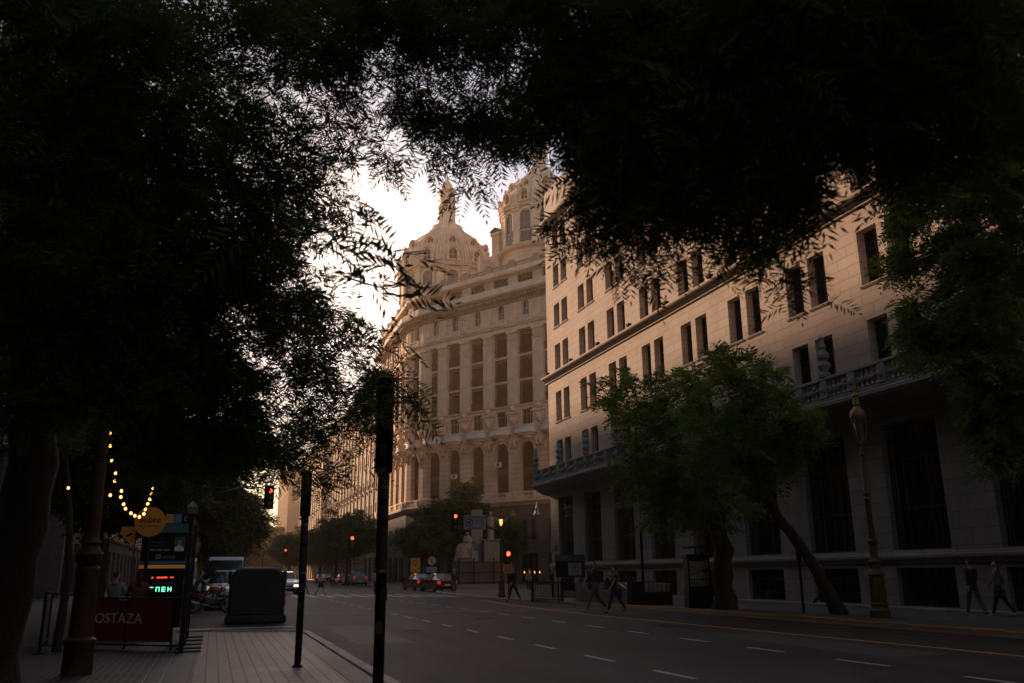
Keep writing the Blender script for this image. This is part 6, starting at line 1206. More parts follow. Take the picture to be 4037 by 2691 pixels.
# --- poster kiosk
t = thing('poster_kiosk', 'dark poster kiosk with torn white posters beside the thick trunk', 'kiosk', (18.15, 31.2, 0), -.28)
mb = MB(); mb.box(-.48, .48, -.4, .4, 0, .78, .02); mb.box(-.44, .44, -.36, .36, .78, 1.95, .02); mb.box(-.5, .5, -.42, .42, 1.95, 2.1, .03); mb.build('cabinet', M['dark_sign'], t)
def poster_mat():
    m = bpy.data.materials.new('torn_posters'); m.use_nodes = True; nt = m.node_tree; N = nt.nodes; L = nt.links; b = N['Principled BSDF']; tc = N.new('ShaderNodeTexCoord')
    n = N.new('ShaderNodeTexNoise'); n.inputs['Scale'].default_value = 7; n.inputs['Detail'].default_value = 6; n.inputs['Distortion'].default_value = 2; L.new(tc.outputs['Object'], n.inputs['Vector'])
    cr = N.new('ShaderNodeValToRGB'); cr.color_ramp.interpolation = 'CONSTANT'; cr.color_ramp.elements[0].color = (.05, .05, .06, 1); cr.color_ramp.elements[1].position = .46; cr.color_ramp.elements[1].color = (.32, .31, .32, 1)
    e = cr.color_ramp.elements.new(.6); e.color = (.14, .12, .12, 1); L.new(n.outputs['Fac'], cr.inputs[0]); L.new(cr.outputs[0], b.inputs['Base Color']); return m
mb = MB(); mb.box(-.38, .38, -.372, -.361, 1.15, 1.85); mb.build('posters', poster_mat(), t); mb = MB(); mb.box(-.38, .38, -.372, -.361, .88, 1.12); mb.build('lower_poster', M['grey_print'], t)
text('PARE', .14, M['black'], t, (-.34, -.378, .96), ext=.002)
mb = MB(); mb.tube([(-.5, 0, 2.35), (.9, .0, 2.45)], .03, 6); mb.tube([(0, 0, 2.1), (0, 0, 2.4)], .04, 6); mb.build('awning_arm', M['black'], t)
# --- plain thin post by the leaning tree
t = thing('street_name_post', 'thin dark post with a narrow box on top in front of the bank wall', 'post', (18.85, 25.6, 0))
mb = MB(); mb.tube([(0, 0, 0), (0, 0, 1.75)], .045, 10); mb.build('pole', M['black'], t); mb = MB(); mb.box(-.06, .06, -.06, .06, 1.75, 2.3, .01); mb.build('sign_box', M['dark_sign'], t)
t = thing('parking_post', 'tall thin dark pole rising behind the planter box', 'post', (18.2, 36, 0)); mb = MB(); mb.tube([(0, 0, 0), (0, 0, 3.2)], .06, 10); mb.build('pole', M['black'], t); mb = MB(); mb.lathe([(.07, 3.2), (.09, 3.25), (.03, 3.4)], (0, 0, 0), 8); mb.build('cap', M['black'], t)
# hanging lantern under the arcade
t = thing('hanging_lantern', 'pale bell shaped lantern hanging below the ledge at the bank corner', 'lantern', (25.7, 70, 6.1))
mb = MB(); mb.lathe([(.34, 0), (.36, .04), (.2, .25), (.14, .55), (.16, .6), (.08, .75), (.05, 1.0), (.02, 1.25)], (0, 0, 0), 16); mb.build('shade', M['grey_metal'], t, smooth=40)
mb = MB(); mb.tube([(0, 0, 1.2), (0, 0, 3.2)], .02, 6); mb.build('rod', M['iron'], t)
# radio mast far behind
t = thing('radio_mast', 'thin lattice radio mast far behind the dome against the bright sky', 'mast', (35, 202, 0))
mb = MB()
for k in range(3):
    a = k*2.094; mb.tube([(.5*math.cos(a), .5*math.sin(a), 0), (.3*math.cos(a), .3*math.sin(a), 79)], .05, 4)
for k in range(78):
    a = (k % 3)*2.094; b = a+2.094; mb.tube([(.4*math.cos(a), .4*math.sin(a), k), (.4*math.cos(b), .4*math.sin(b), k+1)], .03, 3)
mb.build('lattice', M['grey_metal'], t)
mb = MB(); mb.lathe([(.1, 0), (.6, .3), (.1, .35)], (0, -.6, 70), 10); mb.build('dish', M['grey_metal'], t)
# row of little flame lamps in the arcade
M['flame'] = mat('small_flame_lamp', (1, .4, .1), .4, emit=(1, .35, .08), estr=1.6)
for k, (px_, lb) in enumerate(((0, 'leftmost'), (1, 'second'), (2, 'third'), (3, 'rightmost'))):
    t = thing('wall_lamp', lb+' of the four small orange lamps glowing in the dark arcade', 'wall lamp', (25.55+.47*k, 73.0, 1.35), 0, 'small lamps in the arcade')
    mb = MB(); mb.lathe([(.01, 0), (.05, .06), (.03, .16), (0, .24)], (0, 0, 0), 8); mb.build('bulb', M['flame'], t); mb = MB(); mb.tube([(0, .05, -.02), (0, .05, .3)], .02, 5); mb.build('bracket', M['iron'], t)
# ---------------------------------------------------------------- vehicles
M['car_white'] = mat('white_car_paint', (.42, .42, .42), .25, coat=.6); M['car_red'] = mat('dark_red_car_paint', (.10, .008, .007), .25, coat=.8)
M['car_dark'] = mat('dark_car_paint', (.03, .03, .035), .25, coat=.8); M['car_grey'] = mat('silver_car_paint', (.2, .2, .2), .3, metal=.4, coat=.6)
M['car_glass'] = mat('car_glass', (.02, .03, .035), .06, spec=.9); M['tail'] = mat('tail_lamp', (.25, .01, .01), .3, emit=(1, .05, .02), estr=.25)
M['head_lit'] = mat('lit_headlamp', (1, .8, .5), .2, emit=(1, .75, .4), estr=5); M['head_off'] = mat('headlamp_glass', (.35, .35, .35), .15)
M['rim'] = mat('alloy_rim', (.25, .25, .25), .35, metal=.8)
def vehicle(name, label, cat, x, y, rz, prof, W_, paint, wr=.33, wx=(.8, 3.6), lit=False, group=None, roof=None, wheels=True, bed=False):
    """prof: stations (y from the nose, z0, zbelt, ztop, halfwidth factor at the top); nose points to local -y"""
    t = thing(name, label, cat, (x, y, 0), rz, group); L_ = prof[-1][0]; w = W_/2
    body = MB(); gl = MB(); rings = []
    for (yy, z0, zb, zt, ft) in prof:
        e = .93 if yy in (prof[0][0], prof[-1][0]) else 1.
        wt = w*ft; rings.append([(-w*.92*e, z0), (-w*e, z0+.18), (-w*1.01*e, (z0+zb)/2+.05), (-w*.97*e, zb), (-wt, zt-.04), (-wt+.09, zt), (wt-.09, zt), (wt, zt-.04), (w*.97*e, zb), (w*1.01*e, (z0+zb)/2+.05), (w*e, z0+.18), (w*.92*e, z0)])
    Y0 = -L_/2; n = 12
    P3 = [[(a, prof[i][0]+Y0, b) for a, b in r] for i, r in enumerate(rings)]
    for i in range(len(rings)-1):
        h0, h1 = prof[i][3]-prof[i][2], prof[i+1][3]-prof[i+1][2]; steep = abs(prof[i+1][3]-prof[i][3]) > .22
        for k in range(n):
            q = [P3[i][k], P3[i][(k+1) % n], P3[i+1][(k+1) % n], P3[i+1][k]]
            glass = (k in (3, 7) and max(h0, h1) > .25 and min(h0, h1) > .02 and not (bed and i > len(rings)-4)) or (k in (4, 5, 6) and steep and max(h0, h1) > .3)
            (gl if glass and not (roof and roof(i, k)) else body).face(q)
    body.face(P3[0]); body.face(P3[-1][::-1]); body.build('body', paint, t, smooth=35)
    if gl.f: gl.build('glazing', M['car_glass'], t, smooth=35)
    if wheels:
        for yy in wx:
            for s in (-1, 1):
                mb = MB(); mb.lathe([(wr*.6, -.1), (wr*.93, -.11), (wr, -.07), (wr, .07), (wr*.93, .11), (wr*.6, .1)], (0, 0, 0), 20); mb.xf(Matrix.Rotation(PI/2, 4, 'Y'))
                o = mb.build('wheel', M['rubber'], t, (s*(w-.10), yy+Y0, wr), smooth=40)
                mb = MB(); mb.lathe([(wr*.6, -.112), (wr*.5, -.09), (.05, -.1)], (0, 0, 0), 12); mb.xf(Matrix.Rotation(-s*PI/2, 4, 'Y')); mb.build('rim', M['rim'], o)
    zb = prof[0][2]
    for s in (-1, 1):
        mb = MB(); mb.box(-.17, .17, -.04, .06, -.07, .08, .03); mb.build('headlight', M['head_lit'] if lit else M['head_off'], t, (s*w*.68, Y0+prof[1][0]*.25, prof[0][3]-.12))
        mb = MB(); mb.box(-.12, .12, -.05, .03, -.12, .12, .02); mb.build('tail_light', M['tail'], t, (s*w*.78, -Y0-.01+.02, prof[-1][2]-.12))
        mb = MB(); mb.box(-.1, .1, -.05, .05, -.07, .07, .03); mb.build('wing_mirror', M['black'], t, (s*(w+.09), Y0+L_*.27, prof[3][2]+.06))
    mb = MB(); mb.box(-.24, .24, -.02, .0, -.06, .06); mb.build('number_plate', M['white'], t, (0, -Y0+.025, .55)); mb.build('number_plate', M['white'], t, (0, Y0-.005, .45))
    mb = MB(); mb.box(-w*.9, w*.9, -.07, .06, .22, .42, .04); mb.build('bumper', M['black'], t, (0, Y0, 0)); mb.build('bumper', M['black'], t, (0, -Y0, 0))
    mb = MB(); mb.box(-w*.45, w*.45, -.03, .02, .48, .60, .02); mb.build('grille', M['black'], t, (0, Y0, 0))
    return t
SEDAN = [(0, .25, .62, .66, .80), (.15, .2, .72, .76, .86), (1.0, .2, .86, .90, .84), (1.25, .2, .90, .96, .82), (1.95, .2, .93, 1.40, .66), (2.7, .2, .94, 1.47, .66), (3.25, .2, .95, 1.40, .66), (3.9, .2, .96, 1.03, .78), (4.3, .22, .93, .98, .82), (4.4, .3, .85, .88, .8)]
HATCH = [(0, .25, .66, .70, .80), (.15, .2, .78, .82, .86), (.85, .2, .92, .96, .84), (1.05, .2, .96, 1.02, .82), (1.75, .2, .98, 1.46, .68), (2.6, .2, 1.0, 1.54, .68), (3.4, .2, 1.0, 1.48, .66), (3.85, .2, 1.0, 1.08, .8), (3.95, .3, .92, .96, .82)]
VAN = [(0, .3, .95, 1.0, .84), (.12, .26, 1.05, 1.10, .9), (.5, .26, 1.2, 1.24, .88), (.7, .26, 1.25, 1.32, .88), (1.25, .26, 1.3, 2.25, .84), (1.5, .26, 1.3, 2.42, .86), (4.6, .26, 1.3, 2.45, .86), (5.0, .3, 1.3, 2.40, .86)]
PICK = [(0, .4, .95, 1.0, .84), (.15, .35, 1.02, 1.08, .88), (1.2, .35, 1.12, 1.16, .86), (1.4, .35, 1.15, 1.22, .84), (2.0, .35, 1.18, 1.78, .7), (3.1, .35, 1.2, 1.84, .7), (3.35, .35, 1.2, 1.74, .7), (3.6, .35, 1.2, 1.22, .9), (5.1, .35, 1.2, 1.22, .92), (5.2, .45, 1.1, 1.12, .9)]
vehicle('car', 'white oncoming car with its headlamps lit at the zebra crossing', 'car', 5.35, 72, 0, HATCH, 1.85, M['car_white'], lit=True, wx=(.75, 3.2)).scale = (1.12, 1.12, 1.12)
vehicle('car', 'darker red car at the kerb nearest to the monument fence', 'car', 17.5, 71.5, .12+PI, SEDAN, 1.8, M['car_red'])
vehicle('car', 'black and red car parked in front, farther from the monument', 'car', 17.75, 80, .10+PI, SEDAN, 1.8, M['car_red'])
vehicle('pickup_truck', 'pale pickup truck seen from behind, parked under the far trees', 'pickup truck', 17.7, 116, PI, PICK, 1.95, M['car_grey'], wx=(.95, 4.1), wr=.4, bed=True)
vehicle('car', 'silver car parked ahead of the pickup on the far right', 'car', 17.9, 124, PI, SEDAN, 1.8, M['car_grey'])
vehicle('car', 'dark car third in the far right parked row', 'car', 18.0, 132, PI, HATCH, 1.8, M['car_dark'], wx=(.75, 3.2))
for i, (x, y) in enumerate(((12.5, 168), (13.2, 176), (14.6, 184), (17.8, 150), (17.8, 158))):
    vehicle('car', 'one of the tiny distant cars along the far end of the road', 'car', x, y, PI if x > 15 else 0, SEDAN if i % 2 else HATCH, 1.8, M[('car_dark', 'car_grey', 'car_dark', 'car_white', 'car_dark')[i]], group='tiny cars far down the road', wx=(.75, 3.3))
vehicle('van', 'white van with a large windscreen behind the waste container', 'van', .62, 50.5, 0, VAN, 2.05, M['car_white'], wx=(.85, 4.1))
vehicle('van', 'second white van partly hidden behind the flag banner', 'van', -1.75, 53, 0, VAN, 2.0, M['car_white'], wx=(.85, 4.1))
vehicle('car', 'pale car with a sloping windscreen right behind the motorcycle', 'car', .72, 43.5, 0, HATCH, 1.85, M['car_white'], wx=(.75, 3.2)).scale = (1.05, 1.05, 1.12)
vehicle('car', 'dark car queued behind the white vans on the left side', 'car', 2.3, 88, 0, SEDAN, 1.8, M['car_dark'])
# motorcycle
M['moto_red'] = mat('red_motorcycle_paint', (.22, .018, .012), .3, coat=.6)
def motorcycle(label, x, y, rz, paint, sc=1.):
    t = thing('motorcycle', label, 'motorcycle', (x, y, 0), rz); t.scale = (sc, sc, sc)
    for yy in (-.66, .66):
        mb = MB(); mb.tube([(0, yy+.29*math.cos(a), .33+.29*math.sin(a)) for a in [k*PI/12 for k in range(25)]], .05, 8); o = mb.build('wheel', M['rubber'], t)
        mb = MB(); mb.tube([(0, yy+.23*math.cos(a), .33+.23*math.sin(a)) for a in [k*PI/12 for k in range(25)]], .015, 5)
        for k in range(8): a = k*PI/4; mb.tube([(0, yy, .33), (0, yy+.23*math.cos(a), .33+.23*math.sin(a))], .008, 4)
        mb.build('rim', M['rim'], o)
    mb = MB(); 
    for s in (-1, 1): mb.tube([(s*.09, -.66, .33), (s*.1, -.42, .9), (s*.08, -.36, 1.02)], .025, 8); mb.tube([(s*.09, .66, .33), (s*.09, .1, .4)], .025, 6)
    mb.build('fork', M['grey_metal'], t)
    mb = MB(); mb.tube([(0, -.38, .92), (0, -.1, .45), (0, .2, .38), (0, .35, .62), (0, .7, .78)], .03, 8); mb.tube([(0, -.38, .9), (0, .3, .72)], .03, 8); mb.build('frame', M['black'], t)
    mb = MB(); mb.box(-.13, .13, -.22, .2, .32, .62, .05); mb.lathe([(.12, -.12), (.13, 0), (.1, .14)], (0, -.1, .62), 10); mb.build('engine', M['grey_metal'], t)
    mb = MB(); mb.lathe([(.02, -.28), (.12, -.22), (.16, -.05), (.15, .1), (.1, .24), (.03, .28)], (0, 0, 0), 14); mb.xf(Matrix.Translation((0, -.12, .90)) @ Matrix.Rotation(PI/2+.1, 4, 'X')); mb.build('fuel_tank', paint, t, smooth=50)
    mb = MB(); mb.prism([(.08, .84), (.15, .9), (.45, .86), (.75, .93), (.85, .92), (.8, .84), (.45, .76)], -.12, .12, 'x'); mb.build('seat', M['rubber'], t)
    mb = MB(); mb.prism([(.5, .76), (.85, .86), (.95, .8), (.7, .68)], -.10, .10, 'x'); mb.prism([(-.9, .62), (-.62, .72), (-.42, .62), (-.62, .66)], -.07, .07, 'x'); mb.build('mudguard', paint, t)
    mb = MB(); mb.tube([(-.36, -.28, 1.12), (-.2, -.36, 1.06), (0, -.4, 1.02), (.2, -.36, 1.06), (.36, -.28, 1.12)], .016, 6); mb.build('handlebar', M['steel'], t)
    mb = MB(); mb.lathe([(.1, -.03), (.1, .02), (.05, .1)], (0, 0, 0), 14); mb.xf(Matrix.Translation((0, -.48, .95)) @ Matrix.Rotation(-PI/2, 4, 'X')); mb.build('headlight', M['head_off'], t)
    for s in (-1, 1): mb = MB(); mb.tube([(s*.3, -.3, 1.12), (s*.36, -.32, 1.28)], .008, 5); mb.box(s*.38-.07, s*.38+.07, -.34, -.32, 1.27, 1.36, .01); mb.build('mirror', M['black'], t)
    mb = MB(); mb.tube([(.12, -.15, .4), (.15, .1, .28), (.16, .5, .36), (.16, .85, .45)], [.025, .03, .045, .05], 8); mb.build('exhaust', M['steel'], t)
    mb = MB(); mb.box(-.06, .06, .9, .93, .74, .82, .01); mb.build('tail_light', M['tail'], t)
    return t
motorcycle('red motorcycle parked side-on behind the waste container', .02, 38.8, -PI/2-.15+PI, M['moto_red'])
motorcycle('small motorcycle parked among the distant cars behind the crossing', 15.6, 128, .4, M['car_dark'], 1.1)

# ---------------------------------------------------------------- people
def skin_obj(name, chains, m, parent, sub=1, root=None):
    """chains: list of [(point, rx, ry)...]; equal points are shared; one continuous skinned surface"""
    V = []; R = []; E = []; idx = {}
    def vid(p, r):
        k = tuple(round(c, 4) for c in p)
        if k not in idx: idx[k] = len(V); V.append(p); R.append(r)
        return idx[k]
    for ch in chains:
        pr_ = None
        for p, rx, ry in ch:
            i = vid(p, (rx, ry))
            if pr_ is not None and pr_ != i: E.append((pr_, i))
            pr_ = i
    me = bpy.data.meshes.new(name); me.from_pydata(V, E, []); me.materials.append(m)
    o = bpy.data.objects.new(name, me); COL.objects.link(o)
    md = o.modifiers.new('skin', 'SKIN'); md.use_smooth_shade = True
    if not me.skin_vertices: 
        me.attributes
    sv = me.skin_vertices[0].data if me.skin_vertices else None
    if sv is None:
        return o
    for i, (a, b) in enumerate(R): sv[i].radius = (a, b); sv[i].use_root = (i == (root or 0))
    ss = o.modifiers.new('sub', 'SUBSURF'); ss.levels = sub; ss.render_levels = sub
    dg = bpy.context.evaluated_depsgraph_get(); me2 = bpy.data.meshes.new_from_object(o.evaluated_get(dg)); me2.name = name
    bpy.data.objects.remove(o); o = bpy.data.objects.new(name, me2); COL.objects.link(o); o.parent = parent
    me2.polygons.foreach_set('use_smooth', [True]*len(me2.polygons)); return o
def ensure_skin():
    pass
def V3(*a): return Vector(a)
CLOTH = {}
def cloth(c):
    k = tuple(c)
    if k not in CLOTH: CLOTH[k] = mat('cloth_%d' % len(CLOTH), c, .85, bump=.15, bscale=18, var=.2)
    return CLOTH[k]
def person(label, x, y, rz, h=1.72, pose='stand', top=(.03, .03, .035), legs=(.03, .03, .04), shoes=(.02, .02, .02), hair=(.02, .015, .01), long=False, skirt=None, phase=1, lean=0., z=0., sleeve=True, bag=None, bulk=1.08, bare=False, group=None, hold=None, m_all=None, name='person', parent=None, hood=False):
    k = h/1.75
    if parent is None: t = thing(name, label, 'person', (x, y, z), rz, group)
    else: t = parent
    def P(a, b, c): return (a*k, b*k, c*k)
    # pose angles (forward = local -y)
    if pose == 'walk': th = {1: (.42*phase, .12), -1: (-.38*phase, .35 if phase > 0 else .12)}; arm = {1: (-.4*phase, .25), -1: (.4*phase, .35)}
    elif pose == 'sit': th = {1: (1.45, 1.5), -1: (1.4, 1.45)}; arm = {1: (.5, 1.1), -1: (.45, 1.2)}
    elif pose == 'bend': th = {1: (.1, .1), -1: (-.05, .1)}; arm = {1: (.9, .3), -1: (.7, .4)}
    else: th = {1: (.06, .06), -1: (-.05, .05)}; arm = {1: (.05, .2), -1: (-.02, .25)}
    pz = .93 if pose != 'sit' else .47
    pel = V3(0, 0, pz); d = V3(0, -math.sin(lean), math.cos(lean))
    sp = [pel+d*q for q in (.12, .26, .40)]; neck = pel+d*.56; hd = neck+V3(0, -math.sin(lean*.6), math.cos(lean*.6))*.10+V3(0, -.01, 0)
    def c3(v): return tuple(v*k)
    body = [[(c3(pel), .135*k*bulk, .10*k), (c3(sp[0]), .125*k*bulk, .09*k), (c3(sp[1]), .13*k*bulk, .095*k), (c3(sp[2]), .135*k*bulk, .10*k), (c3(neck-d*.03), .06*k, .06*k), (c3(neck+d*.03), .048*k, .05*k), (c3(hd), .062*k, .075*k), (c3(hd+V3(0, -.012, .07)), .072*k, .088*k), (c3(hd+V3(0, .005, .14)), .058*k, .07*k)]]
    nose = [(c3(hd+V3(0, -.012, .07)), .072*k, .088*k), (c3(hd+V3(0, -.105, .045)), .012*k, .012*k)]
    ears = [[(c3(hd+V3(0, -.012, .07)), .072*k, .088*k), (c3(hd+V3(s*.082, .0, .06)), .012*k, .02*k)] for s in (-1, 1)]
    J = {}
    legs_c = []; shoe_c = []
    for s in (-1, 1):
        a, b = th[s]; hip = pel+V3(s*.085, 0, -.04); kn = hip+V3(s*.01, -math.sin(a), -math.cos(a))*.43; an = kn+V3(0, -math.sin(a-b), -math.cos(a-b))*.42
        mid = hip.lerp(kn, .45); calf = kn.lerp(an, .35); toe = an+V3(s*.02, -.17, -.035)
        J[s] = (hip, mid, kn, calf, an, toe)
        body.append([(c3(pel), .135*k*bulk, .10*k), (c3(hip), .085*k, .085*k), (c3(mid), .078*k, .078*k), (c3(kn), .052*k, .052*k), (c3(calf), .052*k, .052*k), (c3(an), .034*k, .036*k), (c3(toe), .036*k, .026*k)])
    for s in (-1, 1):
        a, b = arm[s]; sh = pel+d*.50+V3(s*.165, 0, 0); el = sh+V3(s*.05/.28, -math.sin(a), -math.cos(a)).normalized()*.28; wr = el+V3(0, -math.sin(a+b), -math.cos(a+b))*.25
        dirh = (wr-el).normalized(); pal = wr+dirh*.05
        J[('a', s)] = (sh, el, wr)
        body.append([(c3(sp[2]), .135*k*bulk, .10*k), (c3(sh), .056*k, .056*k), (c3(sh.lerp(el, .5)), .044*k, .044*k), (c3(el), .036*k, .036*k), (c3(el.lerp(wr, .4)), .034*k, .034*k), (c3(wr), .022*k, .026*k), (c3(pal), .018*k, .036*k)])
        side = V3(0, 1, 0) if abs(dirh.y) < .7 else V3(0, 0, 1); side = (side-dirh*side.dot(dirh)).normalized(); cur = dirh.cross(side)*s
        for fi, (o_, ln) in enumerate(((-.027, .062), (-.009, .074), (.009, .070), (.027, .055))):
            p0 = pal+side*o_+dirh*.02; p1 = p0+dirh*ln*.55; p2 = p1+(dirh*.8-cur*.5*s)*ln*.5
            body.append([(c3(pal), .018*k, .036*k), (c3(p0), .010*k, .010*k), (c3(p1), .009*k, .009*k), (c3(p2), .007*k, .007*k)])
        th0 = wr+dirh*.02-side*.03; body.append([(c3(wr), .022*k, .026*k), (c3(th0), .011*k, .011*k), (c3(th0+(dirh*.7-side*.6)*.045), .009*k, .009*k)])
    body += [nose]+ears
    skin_obj('body', body, m_all or M['flesh'], t)
    if m_all and not hold: pass
    if m_all: return t, J, k
    g = 1.16
    # trousers
    if legs is not None:
        ch = []
        for s in (-1, 1):
            hip, mid, kn, calf, an, toe = J[s]
            ch.append([(c3(pel+V3(0, 0, .03)), .145*k*bulk, .115*k), (c3(hip), .1*k, .1*k), (c3(mid), .092*k, .092*k), (c3(kn), .066*k, .068*k), (c3(calf), .062*k, .066*k), (c3(an+V3(0, 0, .03)), .048*k, .052*k)])
        ch.append([(c3(pel+V3(0, 0, .03)), .145*k*bulk, .115*k), (c3(pel+d*.16), .135*k*bulk, .102*k)])
        skin_obj('trousers' if not bare else 'stockings', ch, cloth(legs), t)
    ch = [[(c3(pel+V3(0, 0, -.09)), .15*k*bulk, .125*k), (c3(pel+V3(0, 0, -.02)), .155*k*bulk, .122*k), (c3(sp[0]), .142*k*bulk, .108*k), (c3(sp[1]), .148*k*bulk, .114*k), (c3(sp[2]), .152*k*bulk, .118*k), (c3(neck-d*.045), .075*k, .075*k)]]
    for s in (-1, 1):
        sh, el, wr = J[('a', s)]; e_ = .25 if sleeve else -.2
        c_ = [(c3(sp[2]), .152*k*bulk, .118*k), (c3(sh), .070*k, .070*k), (c3(sh.lerp(el, .5)), .056*k, .056*k)]
        if sleeve: c_ += [(c3(el), .049*k, .049*k), (c3(wr.lerp(el, .12)), .038*k, .038*k)]
        ch.append(c_)
    skin_obj('jacket' if bulk > 1.09 else 'shirt', ch, cloth(top), t)
    ch = []
    for s in (-1, 1):
        an, toe = J[s][4], J[s][5]; skin_obj('shoe', [[(c3(an+V3(0, .02, -.0)), .045*k, .045*k), (c3(an+V3(0, -.03, -.03)), .045*k, .04*k), (c3(toe+V3(0, -.02, 0)), .043*k, .032*k)]], cloth(shoes), t)
    hc = [[(c3(hd+V3(0, -.03, .135)), .05*k, .05*k), (c3(hd+V3(0, .02, .13)), .078*k, .075*k), (c3(hd+V3(0, .045, .07)), .075*k, .06*k), (c3(hd+V3(0, .045, .0)), .055*k, .045*k)]]
    if long: hc[0] += [(c3(hd+V3(0, .07, -.09)), .07*k, .04*k), (c3(hd+V3(0, .085, -.22)), .06*k, .03*k)]
    skin_obj('hair', hc, cloth(hair), t)
    if hood: skin_obj('hood', [[(c3(neck+V3(-.07, .05, -.02)), .05*k, .05*k), (c3(neck+V3(0, .085, -.03)), .07*k, .06*k), (c3(neck+V3(.07, .05, -.02)), .05*k, .05*k)]], cloth(top), t)
    if skirt:
        mb = MB(); mb.lathe([(.14*k, 0), (.18*k, -.15*k), (.23*k, -.42*k), (.225*k, -.43*k), (.12*k, -.02)], (0, 0, (pz+.1)*k), 16); mb.build('skirt', cloth(skirt), t, smooth=60)
    if bag:
        mb = MB(); mb.box(-.06*k, .06*k, -.16*k, .16*k, .62*k, .9*k, .04); mb.build('shoulder_bag', cloth(bag), t, (.24*k, .05, 0))
        mb = MB(); mb.tube([(.24*k, .1*k, .9*k), (.1*k, .13*k, 1.2*k), (-.12*k, .05*k, 1.47*k), (-.1*k, -.08*k, 1.4*k), (.2*k, -.08*k, .9*k)], .01, 5); mb.build('strap', cloth(bag), t)
    return t
def face_to(dx, dy): return math.atan2(dx, -dy)   # local -y turned towards (dx,dy)
person('woman in a white blouse and black skirt walking over the zebra crossing', 7.25, 64, face_to(1, .1), 1.72, 'walk', (.42, .40, .38), None, (.02, .02, .02), long=True, skirt=(.015, .015, .018))
person('pedestrian in blue clothes half hidden behind the slim post on the crossing', 6.72, 70.5, face_to(1, 0), 1.75, 'walk', (.03, .045, .16), (.03, .04, .10), phase=-1)
person('man in a pale blue striped shirt standing on the crossing beside the near post', 11.55, 66.5, face_to(-.2, -1), 1.78, 'stand', (.30, .38, .46), (.03, .03, .045))
person('person with light hair and grey trousers standing by the fence corner', 16.5, 62.4, face_to(-.4, -1), 1.75, 'stand', (.025, .025, .03), (.13, .13, .14), hair=(.35, .3, .24), bulk=1.1)
person('dark clothed person standing at the kerb below the low red light', 14.75, 43.9, face_to(-1, -.3), 1.72, 'walk', (.012, .012, .016), (.012, .012, .016), bulk=1.15, phase=-1)
person('person in a pink top walking in front of the dark arcade', 22.9, 64.5, face_to(-.3, -1), 1.62, 'walk', (.42, .10, .16), (.02, .02, .025), (.4, .4, .4), long=True)
person('grey haired person in a dark jacket standing behind the subway railing', 18.3, 47.5, face_to(-1, .2), 1.72, 'stand', (.015, .015, .02), (.015, .015, .02), hair=(.3, .28, .26), bulk=1.1)
person('dark figure in the arcade left of the person in pink', 21.3, 66.5, face_to(-1, 0), 1.7, 'stand', (.02, .02, .022), (.02, .02, .022))
person('dim figure in the arcade right of the person in pink', 24.2, 68, face_to(0, -1), 1.7, 'stand', (.03, .028, .028), (.02, .02, .022))
person('tall man in a dark jacket and khaki trousers crossing with a woman', 13.45, 30.6, face_to(-1, .15), 1.86, 'walk', (.012, .014, .02), (.10, .075, .035), (.3, .32, .33), bulk=1.1)
person('woman in a dark top and blue jeans walking beside the tall man', 13.95, 29.9, face_to(-1, .1), 1.64, 'walk', (.015, .014, .014), (.02, .028, .045), (.05, .05, .05), hair=(.05, .03, .02), sleeve=False, phase=-1, bag=(.015, .015, .015))
person('dark figure standing inside the subway stairway behind the walking couple', 17.7, 38.4, face_to(-.5, -1), 1.7, 'stand', (.012, .012, .014), (.012, .012, .014), hair=(.2, .19, .18), bulk=1.15, z=-.25)
person('man in a black jacket and grey trousers walking at the far right', 22.2, 21.7, face_to(.3, 1), 1.72, 'walk', (.014, .014, .016), (.055, .055, .06), (.03, .03, .03), hair=(.03, .02, .015), bulk=1.15)
person('woman with long hair, pale top and dark trousers at the far right', 22.75, 21.25, face_to(-.6, .9), 1.68, 'walk', (.14, .14, .15), (.02, .02, .025), (.3, .3, .3), hair=(.02, .014, .01), long=True, phase=-1, bag=(.02, .02, .02))
person('dark figure passing behind the leaning bare trunk', 22.7, 29.6, face_to(1, -.2), 1.7, 'walk', (.016, .016, .02), (.012, .012, .014), (.3, .3, .3))
person('person bending over the seat of the red motorcycle', -.72, 40.2, face_to(1, .2), 1.74, 'bend', (.06, .07, .09), (.015, .015, .018), lean=.45)
person('small figure in a teal top standing far back by the dim shop', -5.6, 49, face_to(0, -1), 1.68, 'stand', (.05, .16, .15), (.025, .025, .03))
for (x, y, rz, lb, topc, hr, kw) in ((-2.25, 24., face_to(.3, .8), 'diner in a grey hooded sweatshirt seated with back to the camera', (.17, .18, .20), (.02, .015, .01), dict(bulk=1.12, hood=True)), (-1.66, 23.0, face_to(-.2, .9), 'long haired diner in a dark red top seated nearest the banner end', (.07, .012, .010), (.012, .008, .006), dict(long=True)), (-1.85, 25.4, face_to(-.4, -.9), 'fair haired diner facing the camera between the other two seated diners', (.03, .03, .035), (.16, .10, .05), {})):
    person(lb, x, y, rz, 1.74, 'sit', topc, (.03, .03, .04), hair=hr, z=.33, **kw)
    t = thing('bar_stool', 'tall dark bar stool under the '+lb.split(' seated')[0].split(' facing')[0], 'chair', (x, y, 0), rz, 'bar stools on the terrace')
    mb = MB(); mb.box(-.2, .2, -.2, .2, .67, .705, .015); mb.build('seat', M['black'], t)
    mb = MB(); mb.box(-.2, .2, .19, .215, .8, 1.02, .01); mb.build('backrest', M['black'], t)
    mb = MB(); mb.tube([(-.19, -.19, .28), (.19, -.19, .28)], .013, 6); mb.build('footrest', M['black'], t)
    for u in (-.19, .19):
        for v in (-.19, .2): mb = MB(); mb.tube([(u, v, 0.01), (u, v, .67 if v < 0 else 1.02)], .013, 6); mb.build('leg', M['black'], t)
t = thing('bistro_table', 'small high round table between the seated diners on the terrace', 'table', (-1.82, 24.4, 0))
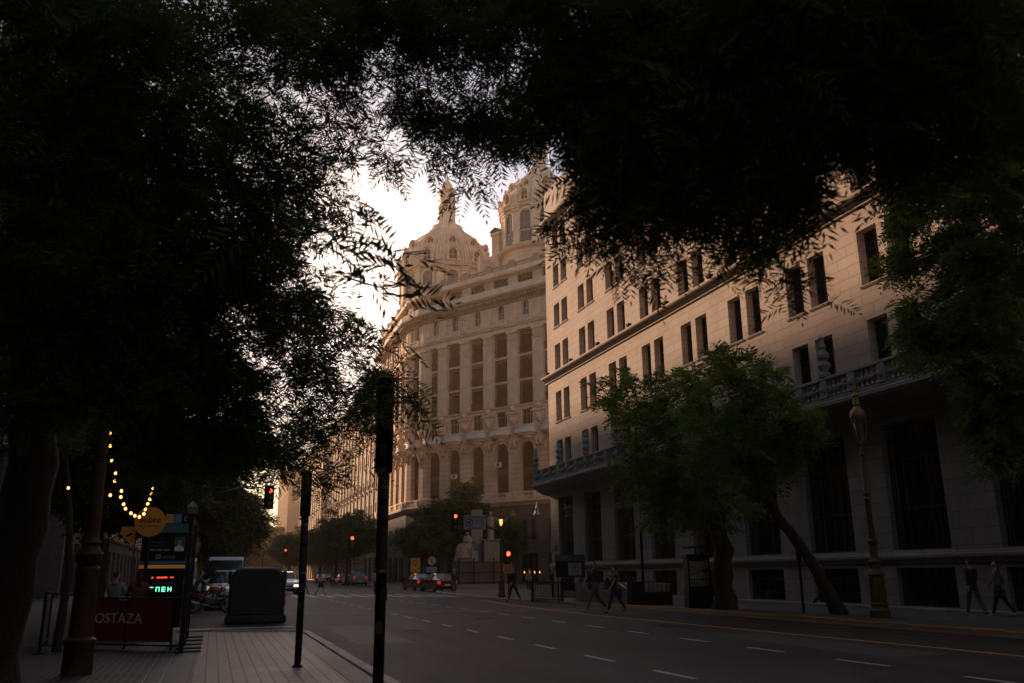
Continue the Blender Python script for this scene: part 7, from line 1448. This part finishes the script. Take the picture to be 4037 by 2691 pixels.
mb = MB(); mb.lathe([(.33, 1.02), (.34, 1.03), (.34, 1.045), (.33, 1.05)], (0, 0, 0), 24); mb.build('tabletop', M['black'], t); mb = MB(); mb.lathe([(.2, 0.01), (.2, .03), (.03, .06), (.03, 1.02)], (0, 0, 0), 12); mb.build('pedestal', M['iron'], t)
# --- the two monument figures, carved: parts of the monument
def carve(loc, rz, h, pose, **kw):
    e = thing('figure', None, None, (0, 0, 0)); _, J, k = person(None, 0, 0, 0, h, pose, m_all=M['stone_fig'], parent=e, **kw)
    b = e.children[0]; b.parent = mon; b.location = loc; b.rotation_euler = (0, 0, rz); bpy.data.objects.remove(e); return b, k
b, k = carve((1.25, .1, 4.40), .1, 2.55, 'stand', bulk=1.15); b.name = 'standing_figure'
mb = MB(); mb.lathe([(.34, 0), (.3, .5), (.27, 1.0), (.24, 1.45), (.29, 1.9), (.25, 2.12)], (0, .12, 0), 14); mb.build('standing_drapery', M['stone_fig'], mon, (1.25, .15, 4.42), smooth=60)
mb = MB(); mb.lathe([(.13, -.05), (.16, .04), (.13, .12), (.03, .2)], (0, 0, 0), 12); mb.build('helmet', M['stone_fig'], mon, (1.25, .09, 4.4+2.42), smooth=60)
b, k = carve((-.95, -.75, 2.95), .5, 3.0, 'sit', bulk=1.2); b.name = 'seated_figure'
mb = MB(); mb.lathe([(.95, 0), (.85, .5), (.72, 1.0), (.55, 1.25), (.3, 1.32)], (-.0, -.0, 0), 18, flute=.08); mb.build('seated_robe', M['stone_fig'], mon, (-1.25, -.75, 2.752), smooth=50)
mb = MB(); mb.lathe([(.42, 0), (.46, .4), (.42, .8), (.22, 1.0)], (0, 0, 0), 14, flute=.06); mb.build('seated_cloak', M['stone_fig'], mon, (-.95, -.65, 3.8), smooth=50)
mb = MB(); mb.box(-259, 419, -159, 559, -1.2, 78)
hm = bpy.data.materials.new('haze'); hm.use_nodes = True; nt = hm.node_tree; nt.nodes.remove(nt.nodes['Principled BSDF'])
pv = nt.nodes.new('ShaderNodeVolumePrincipled'); pv.inputs['Color'].default_value = (1, .68, .42, 1); pv.inputs['Density'].default_value = .0007; pv.inputs['Anisotropy'].default_value = .62
nt.links.new(pv.outputs[0], nt.nodes['Material Output'].inputs['Volume'])
hz_ = mb.build('haze', hm); hz_['kind'] = 'stuff'
drop(PROTO)
